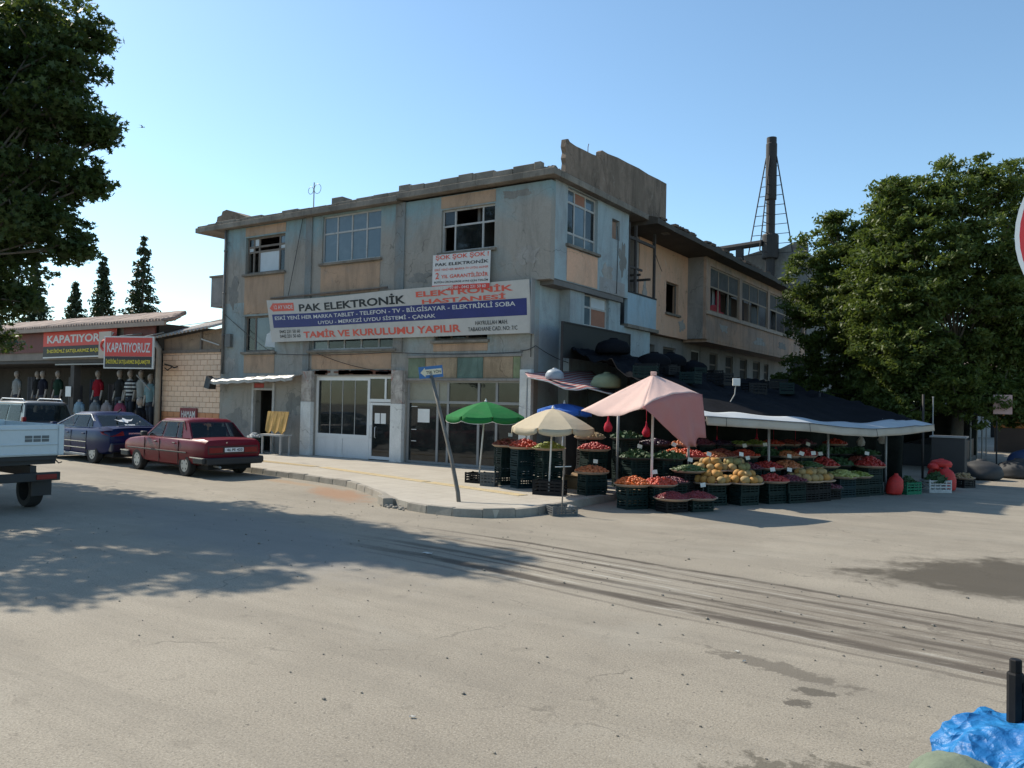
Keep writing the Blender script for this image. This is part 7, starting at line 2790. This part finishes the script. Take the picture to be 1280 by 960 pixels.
# ---------------------------------------------------------------- end of the street
t = thing('filler_stall', 'added dark stall filling the street gap under the trees', 'stall', (-3.8, 38, 0))  # stall added to make the bright gap under the trees dark
m = MB()
m.grid(20, 10, lambda u, v: (-7.2 + 5.2 * u + .05 * math.sin(v * 30), 33.6 + 11 * v, 2.75 - .75 * u + .08 * math.sin(v * 14 + u * 4)))
m.build('roof_sheet', TARP, t, smooth=True, thick=.02)
m = MB()
m.grid(30, 4, lambda u, v: (-6.9 + .05 * math.sin(u * 40), 33.7 + 11 * u, .02 + 2.6 * v))
m.build('darkening_sheet', MATS['dark_sheeting'], t, smooth=True, thick=.01)
m = MB()
m.grid(24, 4, lambda u, v: (-6.9 + 4.4 * u, 44.5 + .05 * math.sin(u * 40), .02 + (2.6 - .6 * u) * v))
m.build('end_sheet', MATS['dark_sheeting'], t, smooth=True, thick=.01)
m = MB()
m.box(-4.4, -2.6, 34.2, 44, 0, .85)
m.build('counter', DARKP, t, bevel=.02)
for y in (33.8, 37.4, 41, 44.4):
    m = MB()
    m.tube([(-2.1, y, 0), (-2.1, y, 2.0)], .03, 6)
    m.build('post', GREYF, t)
for q in range(7):
    c = ('greens', 'dull', 'potato', 'greens', 'redtom', 'dull', 'greens')[q]
    o = heap(c, .42, .22, .06, 60, 200 + q).build('produce', FR[c], t, smooth=c != 'greens')
    o['kind'] = 'stuff'
    o.location = (.7, -3.3 + q * 1.4, .86)
t = thing('far_house', 'pale sunlit house front at the end of the market street', 'building', (-1.5, 78, 0))
FW = paint('far_white_paint', (0.5, 0.48, 0.44), (0.42, 0.4, 0.37), (0.5, 0.48, 0.45), .5, None, None, .2, .2)
m = MB()
wall(m, 'y', 78, .3, -9, 6, 0, 5.5, [(-6, -5, 1, 2.4), (-3.4, -2.5, .0, 2.2), (-1, 0, 1, 2.4), (2, 3, 1, 2.4), (-6, -5, 3.6, 4.8), (-1, 0, 3.6, 4.8), (2, 3, 3.6, 4.8)])
m.box(-9, 6, 78.3, 86, 5.2, 5.5)
m.build('wall', FW, t)
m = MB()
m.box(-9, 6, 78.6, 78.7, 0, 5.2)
m.build('inner_wall', BLACKISH, t)
m = MB()
m.add([(-9.3, 77.6, 5.5), (6.3, 77.6, 5.5), (6.3, 82, 7.4), (-9.3, 82, 7.4), (-9.3, 86.5, 5.5), (6.3, 86.5, 5.5)], [(0, 1, 2, 3), (3, 2, 5, 4), (0, 3, 4), (1, 5, 2)])
m.build('roof', mat('pan_tiles', (0.40, 0.245, 0.18)), t, thick=.1)
for x, z in ((-5.5, 1.7), (-.5, 1.7), (2.5, 1.7), (-5.5, 4.2), (-.5, 4.2), (2.5, 4.2)):
    m = MB()
    m.box(x - .5, x + .5, 78.1, 78.14, z - .65, z + .65)
    m.build('window', GL_DARK, t)
t = thing('kiosk', 'small orange kiosk at the end of the market street', 'kiosk', (-1.2, 50, 0))
m = MB()
m.box(-2.0, -.6, 50, 51.5, 0, 1.3)
m.build('counter', mat('kiosk_dark', (0.05, 0.04, 0.035), .8), t)
m = MB()
m.box(-2.05, -.55, 49.95, 51.55, 1.3, 2.4)
m.build('hood', mat('kiosk_orange', (0.30, 0.12, 0.03), .7, .3, 2), t, bevel=.04)
t = thing('far_terrace', 'row of low houses far beyond the left hand shop', 'building', (-90, 60, 0))
m = MB()
m.box(-120, -80, 60, 70, 0, 5)
m.build('wall', FW, t)
m = MB()
m.add([(-121, 59, 5), (-79, 59, 5), (-79, 65, 7), (-121, 65, 7), (-121, 71, 5), (-79, 71, 5)], [(0, 1, 2, 3), (3, 2, 5, 4), (0, 3, 4), (1, 5, 2)])
m.build('roof', mat('pan_tiles', (0.40, 0.245, 0.18)), t)
t = thing('street_house', 'low shaded house across the market street at the right edge', 'building', (9, 55, 0))
m = MB()
wall(m, 'y', 46, .3, 3.5, 14, 0, 4.2, [(5, 6, 0, 2.2), (8, 9.4, 1, 2.3)])
m.box(3.5, 3.8, 46.3, 58, 0, 4.2)
m.box(3.5, 14, 46.3, 58, 4.0, 4.2)
m.build('wall', FW, t)
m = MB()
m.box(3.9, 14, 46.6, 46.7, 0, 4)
m.build('inner_wall', BLACKISH, t)

# ---------------------------------------------------------------- tarpaulin heap at the camera's right
BT = NT('tarp_blue')
p = BT.pos()
n1 = BT.noise(p, 3.0, 5, .65, .4)
w1 = BT.noise(BT.scale(p, (1, 1, 1)), 160, 2)
vo = BT.n('TexVoronoi')
vd = BT.n('VectorMath')
BT.link(p, vd.inputs[0])
nn = BT.n('TexNoise')
nn.inputs['Scale'].default_value = 4.0
BT.link(p, nn.inputs['Vector'])
BT.link(nn.outputs[1], vd.inputs[1])
BT.link(vd.outputs[0], vo.inputs['Vector'])
vo.inputs['Scale'].default_value = 6.5
BT.bump(BT.math('ADD', BT.math('ADD', BT.math('MULTIPLY', n1, 1.5), BT.math('MULTIPLY', vo.outputs['Distance'], 0.9)), BT.math('MULTIPLY', w1, .05)), .8, .03)
BT.done(BT.ramp(n1, [(.35, (0.010, 0.12, 0.34)), (.7, (0.015, 0.22, 0.50))]), .5, spec=.4)
t = thing('blue_tarpaulin', 'crumpled bright blue tarpaulin over a heap at the bottom right', 'tarpaulin', (-.1, 5.0, 0))
m = MB()


def bt(u, v):
    # a lumpy dome with sharp creases and a ragged skirt
    a = u * 2 * math.pi
    c, sn = math.cos(a), math.sin(a)
    q = Vector((c * 2.2, sn * 2.2, v * 2.5))
    k = (1 - v ** 2.6) ** .55 if v < 1 else 0
    cr = abs(mnoise.noise(q * 1.4 + Vector((3, 1, 0)))) * .16 + abs(mnoise.noise(q * 2.6)) * .06
    R = 1 + .14 * mnoise.noise(q * .8) - cr * .6
    x = .19 + (.66 * k * R) * c
    y = 5.12 + (.42 * k * R) * sn + .18 * (x - .19)
    z = .13 + .36 * v ** .55 + (.10 * mnoise.noise(Vector((x * 4, y * 4, 0))) + .05 * abs(mnoise.noise(Vector((x * 6, y * 4, 2))))) * min(1, v * 2.5)
    z += .05 * math.sin(a * 3 + 1) * (1 - v)
    return (x, y, z)


m.grid(150, 70, bt)
m.build('sheet', BT.m, t, smooth=True, thick=.004)
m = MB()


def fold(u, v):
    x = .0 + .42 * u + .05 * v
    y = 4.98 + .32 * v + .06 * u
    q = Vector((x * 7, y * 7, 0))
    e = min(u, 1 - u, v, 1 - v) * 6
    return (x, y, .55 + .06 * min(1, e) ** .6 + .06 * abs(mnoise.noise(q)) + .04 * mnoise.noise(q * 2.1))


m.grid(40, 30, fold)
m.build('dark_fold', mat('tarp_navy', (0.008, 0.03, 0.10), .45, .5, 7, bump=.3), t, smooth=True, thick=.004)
t = thing('sage_cloth', 'dull sage green cloth bundle below the blue tarpaulin', 'cloth', (-.4, 4.5, 0))
m = MB()


def sc(u, v):
    a = u * 2 * math.pi
    R = .25 * (1 - v ** 4) ** .5
    q = Vector((math.cos(a) * 2, math.sin(a) * 2, v * 3))
    R *= 1 + .22 * mnoise.noise(q) + .08 * mnoise.noise(q * 2.7)
    return (-.31 + R * math.cos(a), 4.42 + R * .8 * math.sin(a), .46 * v + .03 * mnoise.noise(Vector((math.cos(a) * 3 * (1 - v), math.sin(a) * 3 * (1 - v), 1.5))))


m.grid(48, 20, sc)
m.build('bundle', mat('cloth_sage', (0.14, 0.17, 0.12), .9, .25, 5, bump=.3), t, smooth=True)
crate(.15, 5.0, 0, RAD(20), 'black', 'lowest black crate under the blue tarpaulin', .75, .5, .3, 'crates under the blue tarpaulin')
crate(.02, 4.75, 0, RAD(20), 'black', 'black crate in the shade below the front of the tarpaulin', .6, .3, .27, 'crates under the blue tarpaulin')
t = thing('lattice_crate', 'tall black lattice crate standing behind the blue tarpaulin', 'crate', (.15, 5.35, 0), group='crates under the blue tarpaulin')
dr, db = Vector((.955, -.296, 0)), Vector((.296, .955, 0))
c0 = Vector((-.10, 5.19, 0))
for a, b in ((0, 0), (.62, 0), (0, .42), (.62, .42)):
    p = c0 + dr * a + db * b
    m = MB()
    m.lathe([(.042, .02), (.042, .68), (.036, .69)], 8, (p.x, p.y, 0))
    m.lathe([(.03, .69), (.03, .755), (.026, .76)], 8, (p.x, p.y, 0))
    m.build('post', CR['black'], t)
for z in (.05, .17, .29, .41, .50, .59):
    for (a0, b0), (a1, b1) in (((.04, 0), (.58, 0)), ((.04, .42), (.58, .42)), ((0, .04), (0, .38)), ((.62, .04), (.62, .38))):
        p, q = c0 + dr * a0 + db * b0, c0 + dr * a1 + db * b1
        m = MB()
        n = (db if b0 == b1 else dr) * .008
        m.add([p - n + Vector((0, 0, z)), q - n + Vector((0, 0, z)), q - n + Vector((0, 0, z + .055)), p - n + Vector((0, 0, z + .055)), p + n + Vector((0, 0, z)), q + n + Vector((0, 0, z)), q + n + Vector((0, 0, z + .055)), p + n + Vector((0, 0, z + .055))],
              [(0, 1, 2, 3), (7, 6, 5, 4), (0, 4, 5, 1), (1, 5, 6, 2), (2, 6, 7, 3), (3, 7, 4, 0)])
        m.build('slat', CR['black'], t)
